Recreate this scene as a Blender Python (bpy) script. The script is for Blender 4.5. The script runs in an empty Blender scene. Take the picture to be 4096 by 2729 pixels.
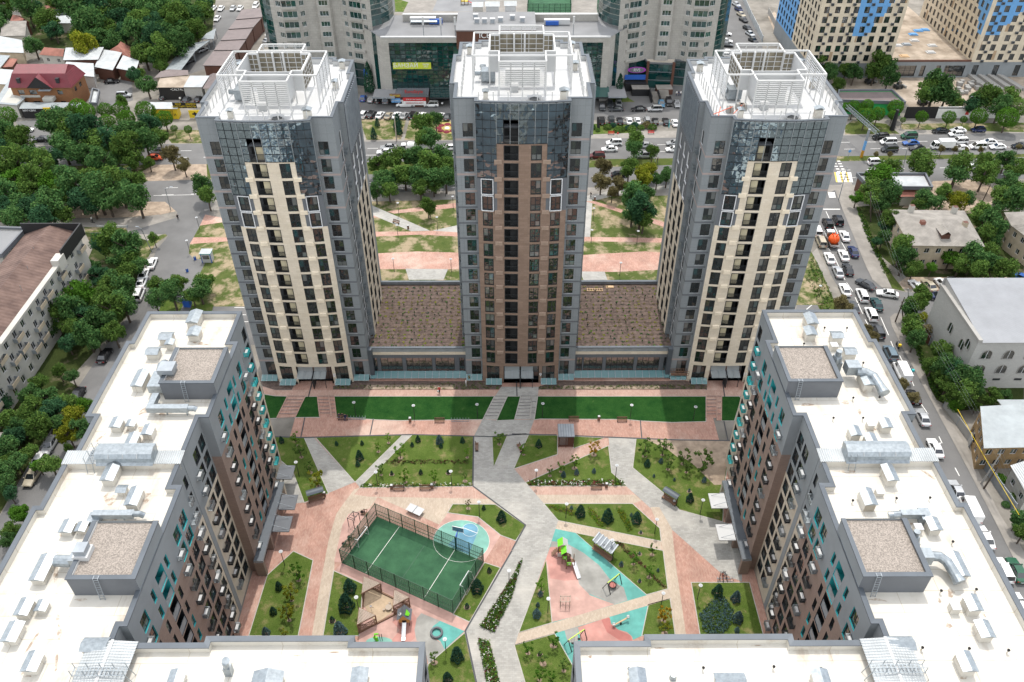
import bpy,bmesh,math,random
from mathutils import Vector,Matrix
from math import radians as RD,sin,cos,pi,atan2,hypot
C=bpy.context.scene.collection
rnd=random.Random(7)
# ---------------------------------------------------------------- camera model (pixel -> place)
F,TH,HC,YAW=3298.0,RD(39.9),108.0,RD(-0.24)
ROW=[0,680,1360,2029]
def NP(t,x,y):
 r,c=int(t[0]),int(t[1]);s=1024/2294
 return 1024*c+x*s,ROW[r]+y*s
def un(u,v,z=0.0):
 a,b=u-2048,-(v-1364.5)
 Y=F*cos(TH)+b*sin(TH);Z=-F*sin(TH)+b*cos(TH)
 k=(z-HC)/Z;X,Y=a*k,Y*k
 c,s=cos(YAW),sin(YAW)
 return Vector((X*c-Y*s,X*s+Y*c,z))
def T(t,x,y,z=0.0):return un(*NP(t,x,y),z)
def R1(x,y,z):return un(300+.3189*x,1200+.3189*y,z)
def R2(x,y,z):return un(3000+.3189*x,1200+.3189*y,z)
def vzY(t,x,y,Y):
 u,v=NP(t,x,y);lo,hi=-20.0,107.9
 for _ in range(50):
  m=(lo+hi)/2
  if un(u,v,m).y>Y:lo=m
  else:hi=m
 return m
def proj(p):
 c,s=cos(-YAW),sin(-YAW);x,y,z=p[0]*c-p[1]*s,p[0]*s+p[1]*c,p[2]-HC
 d=y*cos(TH)-z*sin(TH);b=y*sin(TH)+z*cos(TH)
 return 2048+F*x/d,1364.5-F*b/d,d
def mpp(p):return proj(p)[2]/F
# ---------------------------------------------------------------- materials
MATS={}
def nodes(name):
 m=bpy.data.materials.new(name);m.use_nodes=True
 nt=m.node_tree;b=nt.nodes['Principled BSDF'];MATS[name]=m
 return m,nt,b
def N(nt,kind,**kw):
 n=nt.nodes.new(kind)
 for k,v in kw.items():
  if k in n.inputs.keys():n.inputs[k].default_value=v
  else:setattr(n,k,v)
 return n
def rgb(c):return(c[0],c[1],c[2],1)
def coords(nt,space):
 if space=='world':return N(nt,'ShaderNodeNewGeometry').outputs['Position']
 if space=='wall':
  g=N(nt,'ShaderNodeNewGeometry');s=N(nt,'ShaderNodeSeparateXYZ');nt.links.new(g.outputs['Position'],s.inputs[0])
  a=N(nt,'ShaderNodeMath',operation='ADD');nt.links.new(s.outputs[0],a.inputs[0]);nt.links.new(s.outputs[1],a.inputs[1])
  c=N(nt,'ShaderNodeCombineXYZ');nt.links.new(a.outputs[0],c.inputs[0]);nt.links.new(s.outputs[2],c.inputs[1])
  return c.outputs[0]
 return N(nt,'ShaderNodeTexCoord').outputs['Object']
def mix(nt,f,a,b,mode='MIX'):
 m=N(nt,'ShaderNodeMix',data_type='RGBA',blend_type=mode)
 for i,v in((0,f),(6,a),(7,b)):
  if hasattr(v,'is_linked')or hasattr(v,'links'):nt.links.new(v,m.inputs[i])
  elif i==0:m.inputs[0].default_value=v
  else:m.inputs[i].default_value=rgb(v)
 return m.outputs[2]
def noise(nt,co,scale,detail=4,lo=.35,hi=.65,rough=.6):
 n=N(nt,'ShaderNodeTexNoise',Scale=scale,Detail=detail,Roughness=rough);nt.links.new(co,n.inputs['Vector'])
 r=N(nt,'ShaderNodeMapRange');r.inputs[1].default_value=lo;r.inputs[2].default_value=hi
 nt.links.new(n.outputs[0],r.inputs[0]);return r.outputs[0]
def bumpit(nt,b,h,strength,dist=.05):
 bm=N(nt,'ShaderNodeBump',Strength=strength,Distance=dist);nt.links.new(h,bm.inputs['Height']);nt.links.new(bm.outputs[0],b.inputs['Normal'])
def mul(c,k):return tuple(min(1,v*k)for v in c)
def M(name,c,rough=.8,var=.12,scale=.5,space='world',metal=0,c2=None,s2=0,bump=0,spec=.5,lo=.35,hi=.65,wave=None):
 m,nt,b=nodes(name);co=coords(nt,space)
 f=noise(nt,co,scale,5,lo,hi)
 col=mix(nt,f,mul(c,1-var),c2 if c2 else mul(c,1+var))
 if s2:col=mix(nt,mixf(nt,noise(nt,co,s2,2),.35),col,mul(c,.6))
 nt.links.new(col,b.inputs['Base Color'])
 b.inputs['Roughness'].default_value=rough;b.inputs['Metallic'].default_value=metal;b.inputs['Specular IOR Level'].default_value=spec
 if wave:
  w=N(nt,'ShaderNodeTexWave',wave_type='BANDS',bands_direction=wave[1],Scale=wave[0]);nt.links.new(co,w.inputs['Vector']);bumpit(nt,b,w.outputs['Fac'],wave[2],.1)
 elif bump:bumpit(nt,b,noise(nt,co,bump,3,0,1),.5,.06)
 return m
def mixf(nt,f,k):
 m=N(nt,'ShaderNodeMath',operation='MULTIPLY');nt.links.new(f,m.inputs[0]);m.inputs[1].default_value=k;return m.outputs[0]
def BR(name,c1,c2,cm,w,h,mortar=.02,space='world',rot=0,rough=.85,var=.15,off=.5,nscale=.25,bias=0,stain=None,ns2=.9):
 m,nt,b=nodes(name);co=coords(nt,space)
 if rot:
  mp=N(nt,'ShaderNodeMapping');mp.inputs['Rotation'].default_value=(0,0,RD(rot));nt.links.new(co,mp.inputs[0]);co=mp.outputs[0]
 t=N(nt,'ShaderNodeTexBrick',offset=off);t.inputs['Color1'].default_value=rgb(c1);t.inputs['Color2'].default_value=rgb(c2);t.inputs['Mortar'].default_value=rgb(cm)
 for k,v in(('Scale',1),('Mortar Size',mortar),('Mortar Smooth',.1),('Bias',bias),('Brick Width',w),('Row Height',h)):t.inputs[k].default_value=v
 nt.links.new(co,t.inputs[0])
 f=noise(nt,co,nscale,5,.3,.7);col=mix(nt,1.0,t.outputs[0],mix(nt,f,mul((1,1,1),1-var),(1,1,1)),'MULTIPLY')
 col=mix(nt,1.0,col,mix(nt,noise(nt,co,ns2*4,3,.2,.8),mul((1,1,1),.86),(1,1,1)),'MULTIPLY')
 if stain:col=mix(nt,mixf(nt,noise(nt,co,.11,6,.52,.72),.6),col,stain)
 nt.links.new(col,b.inputs['Base Color']);b.inputs['Roughness'].default_value=rough;return m
def GRASS(name,c1,c2,cd,thr,scale=.5,sd=.35,wid=.12):
 m,nt,b=nodes(name);co=coords(nt,'world')
 col=mix(nt,noise(nt,co,scale,6,.3,.7,.7),c1,c2)
 col=mix(nt,1.0,col,mix(nt,noise(nt,co,9,3,.25,.7),(.55,.55,.55),(1.1,1.1,1.1)),'MULTIPLY')
 if cd:col=mix(nt,noise(nt,co,sd,7,thr,thr+wid,.68),col,cd)
 nt.links.new(col,b.inputs['Base Color']);b.inputs['Roughness'].default_value=1;b.inputs['Specular IOR Level'].default_value=.1
 bumpit(nt,b,noise(nt,co,7,3,0,1),.7,.12);return m
def LEAF(name,c1,c2,trans=.25):
 m,nt,b=nodes(name);nt.nodes.remove(b);g=N(nt,'ShaderNodeNewGeometry');o=N(nt,'ShaderNodeObjectInfo')
 col=mix(nt,g.outputs['Random Per Island'],c1,c2)
 hs=N(nt,'ShaderNodeHueSaturation');r=N(nt,'ShaderNodeMapRange');r.inputs[3].default_value=.8;r.inputs[4].default_value=1.25
 nt.links.new(o.outputs['Random'],r.inputs[0]);nt.links.new(r.outputs[0],hs.inputs['Value']);nt.links.new(col,hs.inputs['Color'])
 d=N(nt,'ShaderNodeBsdfDiffuse');tr=N(nt,'ShaderNodeBsdfTranslucent');mx=N(nt,'ShaderNodeMixShader');mx.inputs[0].default_value=trans
 nt.links.new(hs.outputs[0],d.inputs[0]);nt.links.new(hs.outputs[0],tr.inputs[0]);nt.links.new(d.outputs[0],mx.inputs[1]);nt.links.new(tr.outputs[0],mx.inputs[2])
 nt.links.new(mx.outputs[0],nt.nodes['Material Output'].inputs[0]);return m
def GLASS(name,c,rough=.03,wob=0,wsc=.9,ior=1.6,spec=1.0,rand=None,metal=0):
 m,nt,b=nodes(name);b.inputs['Roughness'].default_value=rough
 b.inputs['IOR'].default_value=ior;b.inputs['Metallic'].default_value=metal;b.inputs['Specular IOR Level'].default_value=spec
 if rand:
  o=N(nt,'ShaderNodeObjectInfo');g=N(nt,'ShaderNodeNewGeometry');a=N(nt,'ShaderNodeMath',operation='ADD');fr=N(nt,'ShaderNodeMath',operation='FRACT')
  nt.links.new(o.outputs['Random'],a.inputs[0]);nt.links.new(g.outputs['Random Per Island'],a.inputs[1]);nt.links.new(a.outputs[0],fr.inputs[0])
  r=N(nt,'ShaderNodeValToRGB');r.color_ramp.interpolation='CONSTANT';e=r.color_ramp.elements;e[0].color=rgb(rand[0]);e[1].color=rgb(rand[1]);e[1].position=.45
  for i,cc in enumerate(rand[2:]):x=e.new(.45+.55*(i+1)/(len(rand)-1));x.color=rgb(cc)
  nt.links.new(fr.outputs[0],r.inputs[0]);nt.links.new(r.outputs[0],b.inputs['Base Color'])
 else:b.inputs['Base Color'].default_value=rgb(c)
 if wob:bumpit(nt,b,noise(nt,coords(nt,'world'),wsc,2,0,1),wob,.25)
 return m
# ---- material table
M('white_roof',(.56,.53,.47),.6,.035,.35,c2=(.60,.575,.52),s2=0)
def roof_stains():
 m=MATS['white_roof'];nt=m.node_tree;b=nt.nodes['Principled BSDF'];co=coords(nt,'world');old=b.inputs['Base Color'].links[0].from_socket
 mp=N(nt,'ShaderNodeMapping');mp.inputs['Scale'].default_value=(1,.35,1);nt.links.new(co,mp.inputs[0])
 col=mix(nt,mixf(nt,noise(nt,mp.outputs[0],.42,7,.54,.74,.7),.75),old,(.34,.27,.20))
 t=N(nt,'ShaderNodeTexBrick',offset=.5);t.inputs['Color1'].default_value=t.inputs['Color2'].default_value=(1,1,1,1);t.inputs['Mortar'].default_value=(.74,.69,.62,1)
 for k,v in(('Scale',1),('Mortar Size',.035),('Brick Width',9),('Row Height',2.6)):t.inputs[k].default_value=v
 nt.links.new(co,t.inputs[0]);nt.links.new(mix(nt,1.0,col,t.outputs[0],'MULTIPLY'),b.inputs['Base Color'])
roof_stains()
M('roof_stain',(.36,.28,.215),.8,.1,1.6,c2=(.55,.515,.45),lo=.42,hi=.6)
M('tower_roof',(.50,.505,.505),.5,.02,.3)
M('white_steel',(.56,.56,.55),.4,.03,1)
M('panel_white',(.50,.505,.505),.6,.04,.4)
M('brown_board',(.20,.175,.125),.8,.3,.7)
M('cap_metal',(.085,.10,.118),.5,.1,.4,metal=.2)
M('grey_plaster',(.225,.245,.257),.85,.07,.3)
BR('grey_panel',(.235,.258,.272),(.248,.27,.283),(.14,.155,.165),1.2,1.5,.012,'wall',off=0,var=.06,nscale=.15)
M('band_grey',(.115,.125,.14),.8,.08,.5)
M('band_pink',(.33,.27,.255),.8,.1,.5)
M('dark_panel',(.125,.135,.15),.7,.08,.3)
BR('cream_stone',(.72,.625,.49),(.78,.69,.56),(.60,.51,.395),1.3,.42,.008,'wall',var=.12,nscale=.5)
BR('brown_stone',(.25,.17,.125),(.30,.21,.16),(.19,.13,.095),1.3,.42,.008,'wall',var=.14,nscale=.5)
M('grille_cream_stone',(.80,.71,.57),.85,.06,.5);M('grille_brown_stone',(.36,.265,.205),.85,.06,.5)
BR('brown_brick',(.27,.195,.16),(.31,.225,.185),(.24,.18,.15),.6,.16,.012,'wall',var=.1,nscale=.3)
BR('cream_brick',(.58,.51,.41),(.63,.56,.455),(.52,.455,.36),.6,.16,.012,'wall',var=.1,nscale=.3)
BR('beige_clad',(.42,.405,.37),(.48,.46,.425),(.30,.285,.265),1.1,.75,.02,'wall',var=.16,nscale=.2)
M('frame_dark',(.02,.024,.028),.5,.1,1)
M('frame_white',(.74,.75,.76),.5,.04,1)
M('teal_trim',(.03,.42,.44),.6,.08,1)
M('cream_wall',(.60,.53,.36),.8,.08,.6)
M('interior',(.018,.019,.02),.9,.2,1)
GLASS('pane',None,.03,.25,.6,ior=1.62,rand=[(.010,.014,.015),(.02,.026,.026),(.03,.04,.032),(.015,.05,.055),(.13,.14,.135),(.012,.016,.017)])
GLASS('curtain_glass',(.27,.35,.41),.02,.9,.38,metal=1)
GLASS('green_glass',None,.04,.25,.3,rand=[(.003,.036,.035),(.004,.042,.040),(.006,.052,.05),(.02,.075,.068),(.002,.026,.026)])
GLASS('dark_glass',(.012,.018,.022),.05,.15,.6,ior=1.9)
GLASS('car_glass',(.014,.017,.02),.06)
def clear(name,tint,alpha):
 m,nt,b=nodes(name);b.inputs['Base Color'].default_value=rgb(tint);b.inputs['Roughness'].default_value=.1;b.inputs['Alpha'].default_value=alpha;return m
clear('canopy_glass',(.16,.33,.35),.62);clear('mesh_net',(.012,.10,.04),.34);clear('canopy_white',(.42,.46,.47),.6)
M('galvanised',(.30,.335,.36),.36,.16,2.5,metal=.6)
M('grey_metal',(.30,.33,.36),.5,.12,.8,metal=.3)
M('gravel',(.27,.235,.205),1,.35,7,c2=(.36,.315,.275),lo=.38,hi=.62,bump=6)
M('soil',(.105,.074,.062),1,.3,1.6,c2=(.155,.113,.095),bump=4)
M('soil_dry',(.33,.255,.19),1,.25,.6,c2=(.42,.33,.25),bump=3)
M('sand',(.44,.335,.23),1,.14,.8,bump=3)
M('dirt',(.33,.265,.20),1,.3,.18,c2=(.46,.385,.31),bump=1.5)
M('yard',(.19,.175,.15),1,.3,.12,c2=(.27,.25,.22),bump=1.5)
M('asphalt',(.15,.148,.146),.9,.14,.15,s2=.05,bump=6)
M('asphalt_dark',(.11,.11,.112),.9,.2,.3,bump=6)
M('pavement',(.27,.25,.225),.95,.16,.2,s2=.6)
M('kerb',(.42,.40,.37),.9,.1,1)
M('road_paint',(.74,.73,.70),.7,.1,1.5)
M('yellow_paint',(.62,.45,.10),.7,.15,1.5)
BR('pave_pink',(.46,.25,.19),(.56,.345,.275),(.41,.24,.185),.44,.2,.012,rot=90,var=.28,stain=(.62,.50,.42),nscale=.4)
BR('pave_rose',(.50,.31,.245),(.58,.40,.325),(.46,.30,.24),.44,.2,.012,rot=90,var=.22,nscale=.4)
BR('pave_cream',(.50,.405,.315),(.58,.485,.385),(.45,.37,.295),.44,.2,.012,rot=90,var=.2,nscale=.4)
BR('pave_grey',(.37,.36,.335),(.46,.45,.42),(.34,.33,.305),.6,.3,.016,rot=0,var=.24,nscale=.4,stain=(.52,.49,.44))
M('drain',(.06,.062,.068),.7,.1,1)
GRASS('lawn_deep',(.011,.058,.012),(.034,.105,.022),(.10,.14,.05),.64,.5,.5)
GRASS('lawn',(.066,.115,.019),(.13,.182,.042),(.27,.215,.11),.53,.35,.4,.22)
GRASS('lawn_park',(.065,.10,.024),(.12,.145,.045),(.33,.265,.175),.47,.5,.22,.12)
GRASS('grass_wild',(.06,.09,.022),(.11,.13,.035),(.30,.25,.17),.55,.3,.2)
M('turf',(.027,.10,.048),.95,.2,.35,c2=(.042,.132,.062),bump=8)
for n_,c_ in(('rubber_pink',(.56,.285,.245)),('rubber_rose',(.57,.36,.31)),('rubber_red',(.50,.19,.165)),('rubber_grey',(.36,.355,.33)),('rubber_teal',(.135,.43,.385)),('rubber_mint',(.23,.49,.41)),('rubber_blue',(.16,.35,.48))):
 M(n_,mul(c_,.88),.9,.2,.35,s2=.5)
for n_,c_,r_,mt in(('paint_white',(.78,.78,.77),.25,0),('paint_silver',(.45,.46,.47),.3,.5),('paint_black',(.012,.012,.014),.22,0),('paint_graphite',(.055,.06,.066),.28,.3),('paint_navy',(.015,.025,.085),.25,.1),('paint_blue',(.03,.10,.32),.25,0),('paint_teal',(.008,.05,.055),.25,.2),('paint_maroon',(.10,.02,.022),.25,.1),('paint_beige',(.42,.37,.28),.3,.3),('paint_slate',(.12,.17,.21),.3,.3),('paint_sky',(.11,.25,.38),.3,.2),('paint_orange',(.62,.09,.025),.4,0),('paint_green',(.02,.09,.05),.3,0),('yellow',(.70,.50,.02),.5,0),('red',(.50,.03,.03),.5,0),('blue',(.02,.10,.42),.5,0),('lime',(.18,.62,.03),.5,0),('orange_inflatable',(.80,.10,.01),.45,0),('banner_green',(.02,.38,.10),.6,0),('banner_black',(.012,.012,.014),.6,0),('sky_panel',(.13,.33,.62),.8,0),('tan_panel',(.38,.27,.17),.8,0),('timber',(.20,.115,.075),.8,0),('timber_pale',(.42,.35,.285),.8,0),('plank',(.55,.38,.22),.8,0),('rubber',(.018,.018,.018),.8,0),('rim',(.35,.36,.37),.35,.8),('lamp_lens',(.75,.75,.72),.2,0),('tail_lens',(.35,.01,.01),.25,0),('skin',(.45,.27,.19),.7,0),('hair',(.03,.02,.015),.8,0),('cloth_white',(.70,.70,.68),.9,0),('cloth_red',(.55,.03,.03),.9,0),('cloth_navy',(.02,.03,.08),.9,0),('cloth_black',(.02,.02,.022),.9,0),('cloth_olive',(.16,.13,.04),.9,0),('post_black',(.02,.023,.025),.5,.2),('fence_green',(.010,.065,.032),.5,.1),('steel',(.60,.61,.62),.25,.9),('concrete',(.33,.32,.30),.9,0),('flower_white',(.80,.80,.74),.9,0),('flower_red',(.17,.018,.03),.9,0),('flower_yellow',(.36,.29,.09),.9,0),('pallet_grey',(.30,.295,.28),.9,0)):
 M(n_,c_,r_,.06,.9,'object',mt)
M('slate_old',(.27,.25,.225),.95,.2,.5,s2=.3,wave=(.9,'DIAGONAL',.3))
M('rust_roof',(.11,.064,.052),.85,.25,.35,c2=(.165,.105,.085),wave=(.35,'Y',.9))
M('metal_roof',(.28,.31,.325),.5,.12,.4,metal=.2,wave=(1.6,'X',.4))
M('metal_pale',(.43,.455,.465),.5,.12,.3,metal=.1,wave=(1.1,'X',.4),s2=.5)
M('brown_metal',(.165,.13,.125),.6,.1,.4,wave=(1.6,'X',.4))
M('red_roof',(.145,.012,.022),.45,.1,.4,wave=(1.6,'X',.4))
M('tile_roof',(.27,.11,.08),.8,.2,.5,wave=(1.2,'Y',.5))
M('flat_roof',(.235,.238,.245),.9,.12,.2,s2=.4)
BR('orange_brick',(.27,.12,.05),(.32,.145,.06),(.25,.12,.06),.5,.14,.012,'wall')
BR('block_wall',(.44,.435,.42),(.48,.475,.455),(.39,.385,.37),.6,.3,.015,'wall',var=.1)
M('plaster_cream',(.50,.42,.31),.9,.12,.4,s2=.7)
M('plaster_pale',(.50,.485,.44),.9,.16,.3,s2=.6)
M('plank_wall',(.27,.18,.085),.85,.2,.5)
GRASS('grass_grove',(.03,.045,.013),(.055,.075,.022),(.16,.13,.09),.54,.3,.2)
M('mulch',(.25,.185,.135),1,.25,1.2)
M('brown_cladding',(.10,.04,.025),.7,.12,.5)
M('bark',(.085,.065,.05),.95,.25,3,'object')
LEAF('leaf_a',(.026,.08,.026),(.10,.185,.058));LEAF('leaf_b',(.042,.095,.022),(.125,.20,.045));LEAF('leaf_c',(.022,.068,.034),(.06,.135,.06))
LEAF('leaf_bright',(.045,.115,.014),(.085,.19,.026));LEAF('leaf_yellow',(.11,.15,.012),(.24,.24,.03));LEAF('leaf_orange',(.20,.14,.012),(.36,.22,.02));LEAF('leaf_sap',(.06,.14,.015),(.13,.25,.03))
LEAF('needle',(.014,.045,.028),(.042,.095,.058),.1);LEAF('needle_blue',(.05,.095,.10),(.10,.165,.16),.1);LEAF('leaf_dry',(.10,.09,.04),(.2,.17,.08));LEAF('ground_cover',(.03,.07,.02),(.08,.13,.03));LEAF('wine',(.08,.03,.03),(.15,.05,.045))
# ---------------------------------------------------------------- mesh builder
class MB:
 def __init__(s):s.v,s.f,s.m,s.names=[],[],[],[]
 def mi(s,mat):
  if mat not in s.names:s.names.append(mat)
  return s.names.index(mat)
 def face(s,pts,mat):
  i=len(s.v);s.v+=[tuple(p)for p in pts];s.f.append(tuple(range(i,i+len(pts))));s.m.append(s.mi(mat));return s
 def add(s,vs,fs,mat):
  i=len(s.v);s.v+=[tuple(p)for p in vs];k=s.mi(mat)
  for f in fs:s.f.append(tuple(i+a for a in f));s.m.append(k)
  return s
 def box(s,a,b,mat,top=None):
  (x0,y0,z0),(x1,y1,z1)=a,b
  vs=[(x0,y0,z0),(x1,y0,z0),(x1,y1,z0),(x0,y1,z0),(x0,y0,z1),(x1,y0,z1),(x1,y1,z1),(x0,y1,z1)]
  s.add(vs,[(3,2,1,0),(0,1,5,4),(1,2,6,5),(2,3,7,6),(3,0,4,7)],mat);s.add(vs[4:],[(0,1,2,3)],top or mat);return s
 def beam(s,p,q,w,h,mat,up=(0,0,1)):
  p,q=Vector(p),Vector(q);d=(q-p).normalized();u=Vector(up)
  if abs(d.dot(u))>.98:u=Vector((1,0,0))
  r=d.cross(u).normalized();u=r.cross(d)
  vs=[c+r*a*w/2+u*b*h/2 for c in(p,q)for a,b in((-1,-1),(1,-1),(1,1),(-1,1))]
  return s.add(vs,[(3,2,1,0),(4,5,6,7),(0,1,5,4),(1,2,6,5),(2,3,7,6),(3,0,4,7)],mat)
 def tube(s,pts,r,mat,n=8,cap=True):
  pts=[Vector(p)for p in pts];rs=r if isinstance(r,(list,tuple))else[r]*len(pts);vs=[]
  for i,p in enumerate(pts):
   d=(pts[min(i+1,len(pts)-1)]-pts[max(i-1,0)]).normalized();u=Vector((0,0,1))if abs(d.z)<.95 else Vector((1,0,0))
   a=d.cross(u).normalized();b=a.cross(d)
   vs+=[p+(a*cos(2*pi*k/n)+b*sin(2*pi*k/n))*rs[i]for k in range(n)]
  fs=[(i*n+k,i*n+(k+1)%n,(i+1)*n+(k+1)%n,(i+1)*n+k)for i in range(len(pts)-1)for k in range(n)]
  if cap:fs+=[tuple(range(n))[::-1],tuple((len(pts)-1)*n+k for k in range(n))]
  return s.add(vs,fs,mat)
 def prism(s,poly,z0,z1,side,top=None,bottom=False):
  n=len(poly);lo=[(p[0],p[1],z0)for p in poly];hi=[(p[0],p[1],z1)for p in poly]
  s.add(lo+hi,[(i,(i+1)%n,n+(i+1)%n,n+i)for i in range(n)],side)
  s.face(hi if area(poly)>0 else hi[::-1],top or side)
  if bottom:s.face(lo,side)
  return s
 def xf(s,mat4,i0=0):
  s.v=s.v[:i0]+[tuple(mat4@Vector(p))for p in s.v[i0:]];return s
 def mesh(s,name,off=(0,0,0),smooth=False):
  me=bpy.data.meshes.new(name);me.from_pydata([(p[0]-off[0],p[1]-off[1],p[2]-off[2])for p in s.v],[],s.f)
  for n in s.names:me.materials.append(MATS[n])
  me.polygons.foreach_set('material_index',s.m)
  if smooth:me.polygons.foreach_set('use_smooth',[True]*len(s.f))
  me.update();return me
 def build(s,name,parent=None,smooth=False,**tags):
  if parent is not None:off=WL[parent.name]
  else:
   xs,ys,zs=zip(*s.v);off=Vector(((min(xs)+max(xs))/2,(min(ys)+max(ys))/2,min(zs)))
  o=bpy.data.objects.new(name,s.mesh(name,off,smooth));C.objects.link(o)
  if parent is not None:o.parent=parent;WL[o.name]=off
  else:o.location=off;WL[o.name]=Vector(off)
  return tag(o,**tags)
WL={}
TOPS=[]
def tag(o,label=None,cat=None,group=None,kind=None):
 if label:o['label']=label
 if cat:o['category']=cat;TOPS.append(o)
 if group:o['group']=group
 if kind:o['kind']=kind
 return o
def thing(name,label,cat,loc,rz=0,group=None,sc=None):
 o=bpy.data.objects.new(name,None);C.objects.link(o);o.location=loc;o.rotation_euler=(0,0,rz);o.empty_display_size=.3
 if sc:o.scale=sc if isinstance(sc,(tuple,list))else(sc,sc,sc)
 WL[o.name]=Vector(loc);return tag(o,label,cat,group)
def part(name,me,parent,loc=(0,0,0),rz=0,sc=None,mats=None):
 o=bpy.data.objects.new(name,me);C.objects.link(o);o.parent=parent;o.location=loc;o.rotation_euler=(0,0,rz)
 if sc:o.scale=sc if isinstance(sc,(tuple,list))else(sc,sc,sc)
 if mats:
  for i,mt in mats.items():o.material_slots[i].link='OBJECT';o.material_slots[i].material=MATS[mt]
 WL[o.name]=WL.get(parent.name,Vector((0,0,0)))+Vector(loc);return o
def area(p):return sum(p[i][0]*p[(i+1)%len(p)][1]-p[(i+1)%len(p)][0]*p[i][1]for i in range(len(p)))/2
def ccw(p):p=[Vector((a[0],a[1]))for a in p];return p if area(p)>0 else p[::-1]
def inset(poly,d):
 n=len(poly);out=[]
 for i in range(n):
  p,q,r=poly[i-1],poly[i],poly[(i+1)%n];a=(q-p).normalized();b=(r-q).normalized()
  na,nb=Vector((-a.y,a.x)),Vector((-b.y,b.x));k=na+nb;out.append(q+k*(d/max(.3,k.dot(na))))
 return out
def sheet(name,pts,z,mat,kind='structure',**kw):
 p=ccw(pts);mb=MB();mb.face([(a[0],a[1],z)for a in p],mat);return mb.build(name,kind=kind,**kw)
def tri_sheet(name,polys,z,mat,**kw):
 mb=MB()
 for pts in polys:mb.face([(a[0],a[1],z)for a in ccw(pts)],mat)
 return mb.build(name,kind=kw.pop('kind','structure'),**kw)
def PT(*a):
 t,out=None,[]
 for q in a:
  if isinstance(q,str):t=q
  else:out.append(T(t,q[0],q[1],0).to_2d())
 return out
def parapet(mb,poly,zr,zt,w,cap,wall,inner='white_roof',roof='white_roof',over=.06,wz=.3):
 o=ccw(poly);i=inset(o,w);oo=inset(o,-over);ii=inset(o,w+over*.5);ow=inset(o,-.015);n=len(o)
 for k in range(n):
  j=(k+1)%n
  mb.add([(*oo[k],zt),(*oo[j],zt),(*ii[j],zt-.04),(*ii[k],zt-.04),(*oo[k],zt-.14),(*oo[j],zt-.14),(*ii[j],zt-.14),(*ii[k],zt-.14)],[(0,1,2,3),(4,5,1,0),(6,7,3,2)],cap)
  mb.add([(*i[k],zt-.1),(*i[j],zt-.1),(*i[j],zr),(*i[k],zr)],[(0,1,2,3)],inner)
  mb.add([(*ow[k],zt-.14),(*ow[j],zt-.14),(*ow[j],zr-wz),(*ow[k],zr-wz)],[(0,1,2,3)],wall)
 mb.face([(*a,zr)for a in i],roof)
# ---------------------------------------------------------------- camera, light, sky
sc=bpy.context.scene
cam=bpy.data.cameras.new('camera');co_=bpy.data.objects.new('camera',cam);C.objects.link(co_)
cam.sensor_width=36;cam.lens=36*F/4096;cam.clip_end=4000;co_.location=(0,0,HC);co_.rotation_euler=(pi/2-TH,0,YAW);sc.camera=co_
EL,AZ=RD(66.5),RD(3.5)
w_=bpy.data.worlds.new('World');sc.world=w_;w_.use_nodes=True
sky=w_.node_tree.nodes.new('ShaderNodeTexSky');sky.sky_type='NISHITA';sky.sun_disc=False;sky.sun_elevation=EL;sky.sun_rotation=AZ;sky.dust_density=2.5;sky.air_density=1.0;sky.ozone_density=1.5
bg=w_.node_tree.nodes['Background'];bg.inputs[1].default_value=.14;
wt=w_.node_tree;gen=N(wt,'ShaderNodeTexCoord').outputs['Generated']
wt.links.new(mix(wt,mixf(wt,noise(wt,gen,2.2,6,.38,.62),.8),sky.outputs[0],(15,14.9,14.3)),bg.inputs[0])
sun=bpy.data.lights.new('sun','SUN');sun.energy=2.0;sun.angle=RD(.6);sun.color=(1,.955,.88)
so=bpy.data.objects.new('sun',sun);C.objects.link(so);so.location=(0,150,200)
dirv=Vector((-sin(AZ)*cos(EL),-cos(AZ)*cos(EL),-sin(EL)));so.rotation_euler=dirv.to_track_quat('-Z','Y').to_euler()
sc.view_settings.view_transform='Standard';sc.view_settings.look='None';sc.view_settings.exposure=.48;sc.view_settings.gamma=1
sc.cycles.max_bounces=6;sc.cycles.diffuse_bounces=3;sc.cycles.glossy_bounces=3;sc.cycles.transparent_max_bounces=12
# ---------------------------------------------------------------- ground, roads, pavements
sheet('ground',[(-1500,-300),(1500,-300),(1500,2500),(-1500,2500)],-.03,'yard')
V2=lambda*p:[Vector(q)for q in p]
av_n=V2((-300,200.5),(300,213.8),(300,227),(-300,212.4));sheet('avenue_road',av_n,-.014,'asphalt')
st_top=V2((-300,184),(-95,195.9),(44,204.2),(143,208.4),(300,212));st_bot=V2((300,199),(140,196.5),(110,193.5),(21,192),(-35,189.5),(-92,185),(-300,172))
sheet('avenue_road',st_top+st_bot,-.014,'asphalt')
sheet('median_ground',V2((-300,184),(-95,195.9),(44,204.2),(143,208.4),(300,212),(300,213.8),(-300,200.5)),-.018,'grass_wild')
sheet('pavement',V2((-300,172),(-92,185),(-35,189.5),(21,192),(110,193.5),(110,189),(21,187.5),(-35,185),(-70,181)),-.016,'pavement')
sheet('pavement',V2((-300,212.4),(300,227),(300,231.5),(-300,217)),-.016,'pavement')
sheet('parking_ground',V2((-46,232.6),(62,232.6),(62,258),(-46,258)),-.012,'asphalt')
def line(mb,p,q,w,z,mat):
 p,q=Vector(p).to_2d(),Vector(q).to_2d();d=(q-p).normalized();n=Vector((-d.y,d.x))*w/2
 mb.face([(*(p-n),z),(*(q-n),z),(*(q+n),z),(*(p+n),z)],mat)
def dashes(mb,p,q,w,on,off,z=-.008,mat='road_paint'):
 p,q=Vector(p).to_2d(),Vector(q).to_2d();d=(q-p).normalized();L=(q-p).length;s=0
 while s<L:line(mb,p+d*s,p+d*min(L,s+on),w,z,mat);s+=on+off
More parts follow.
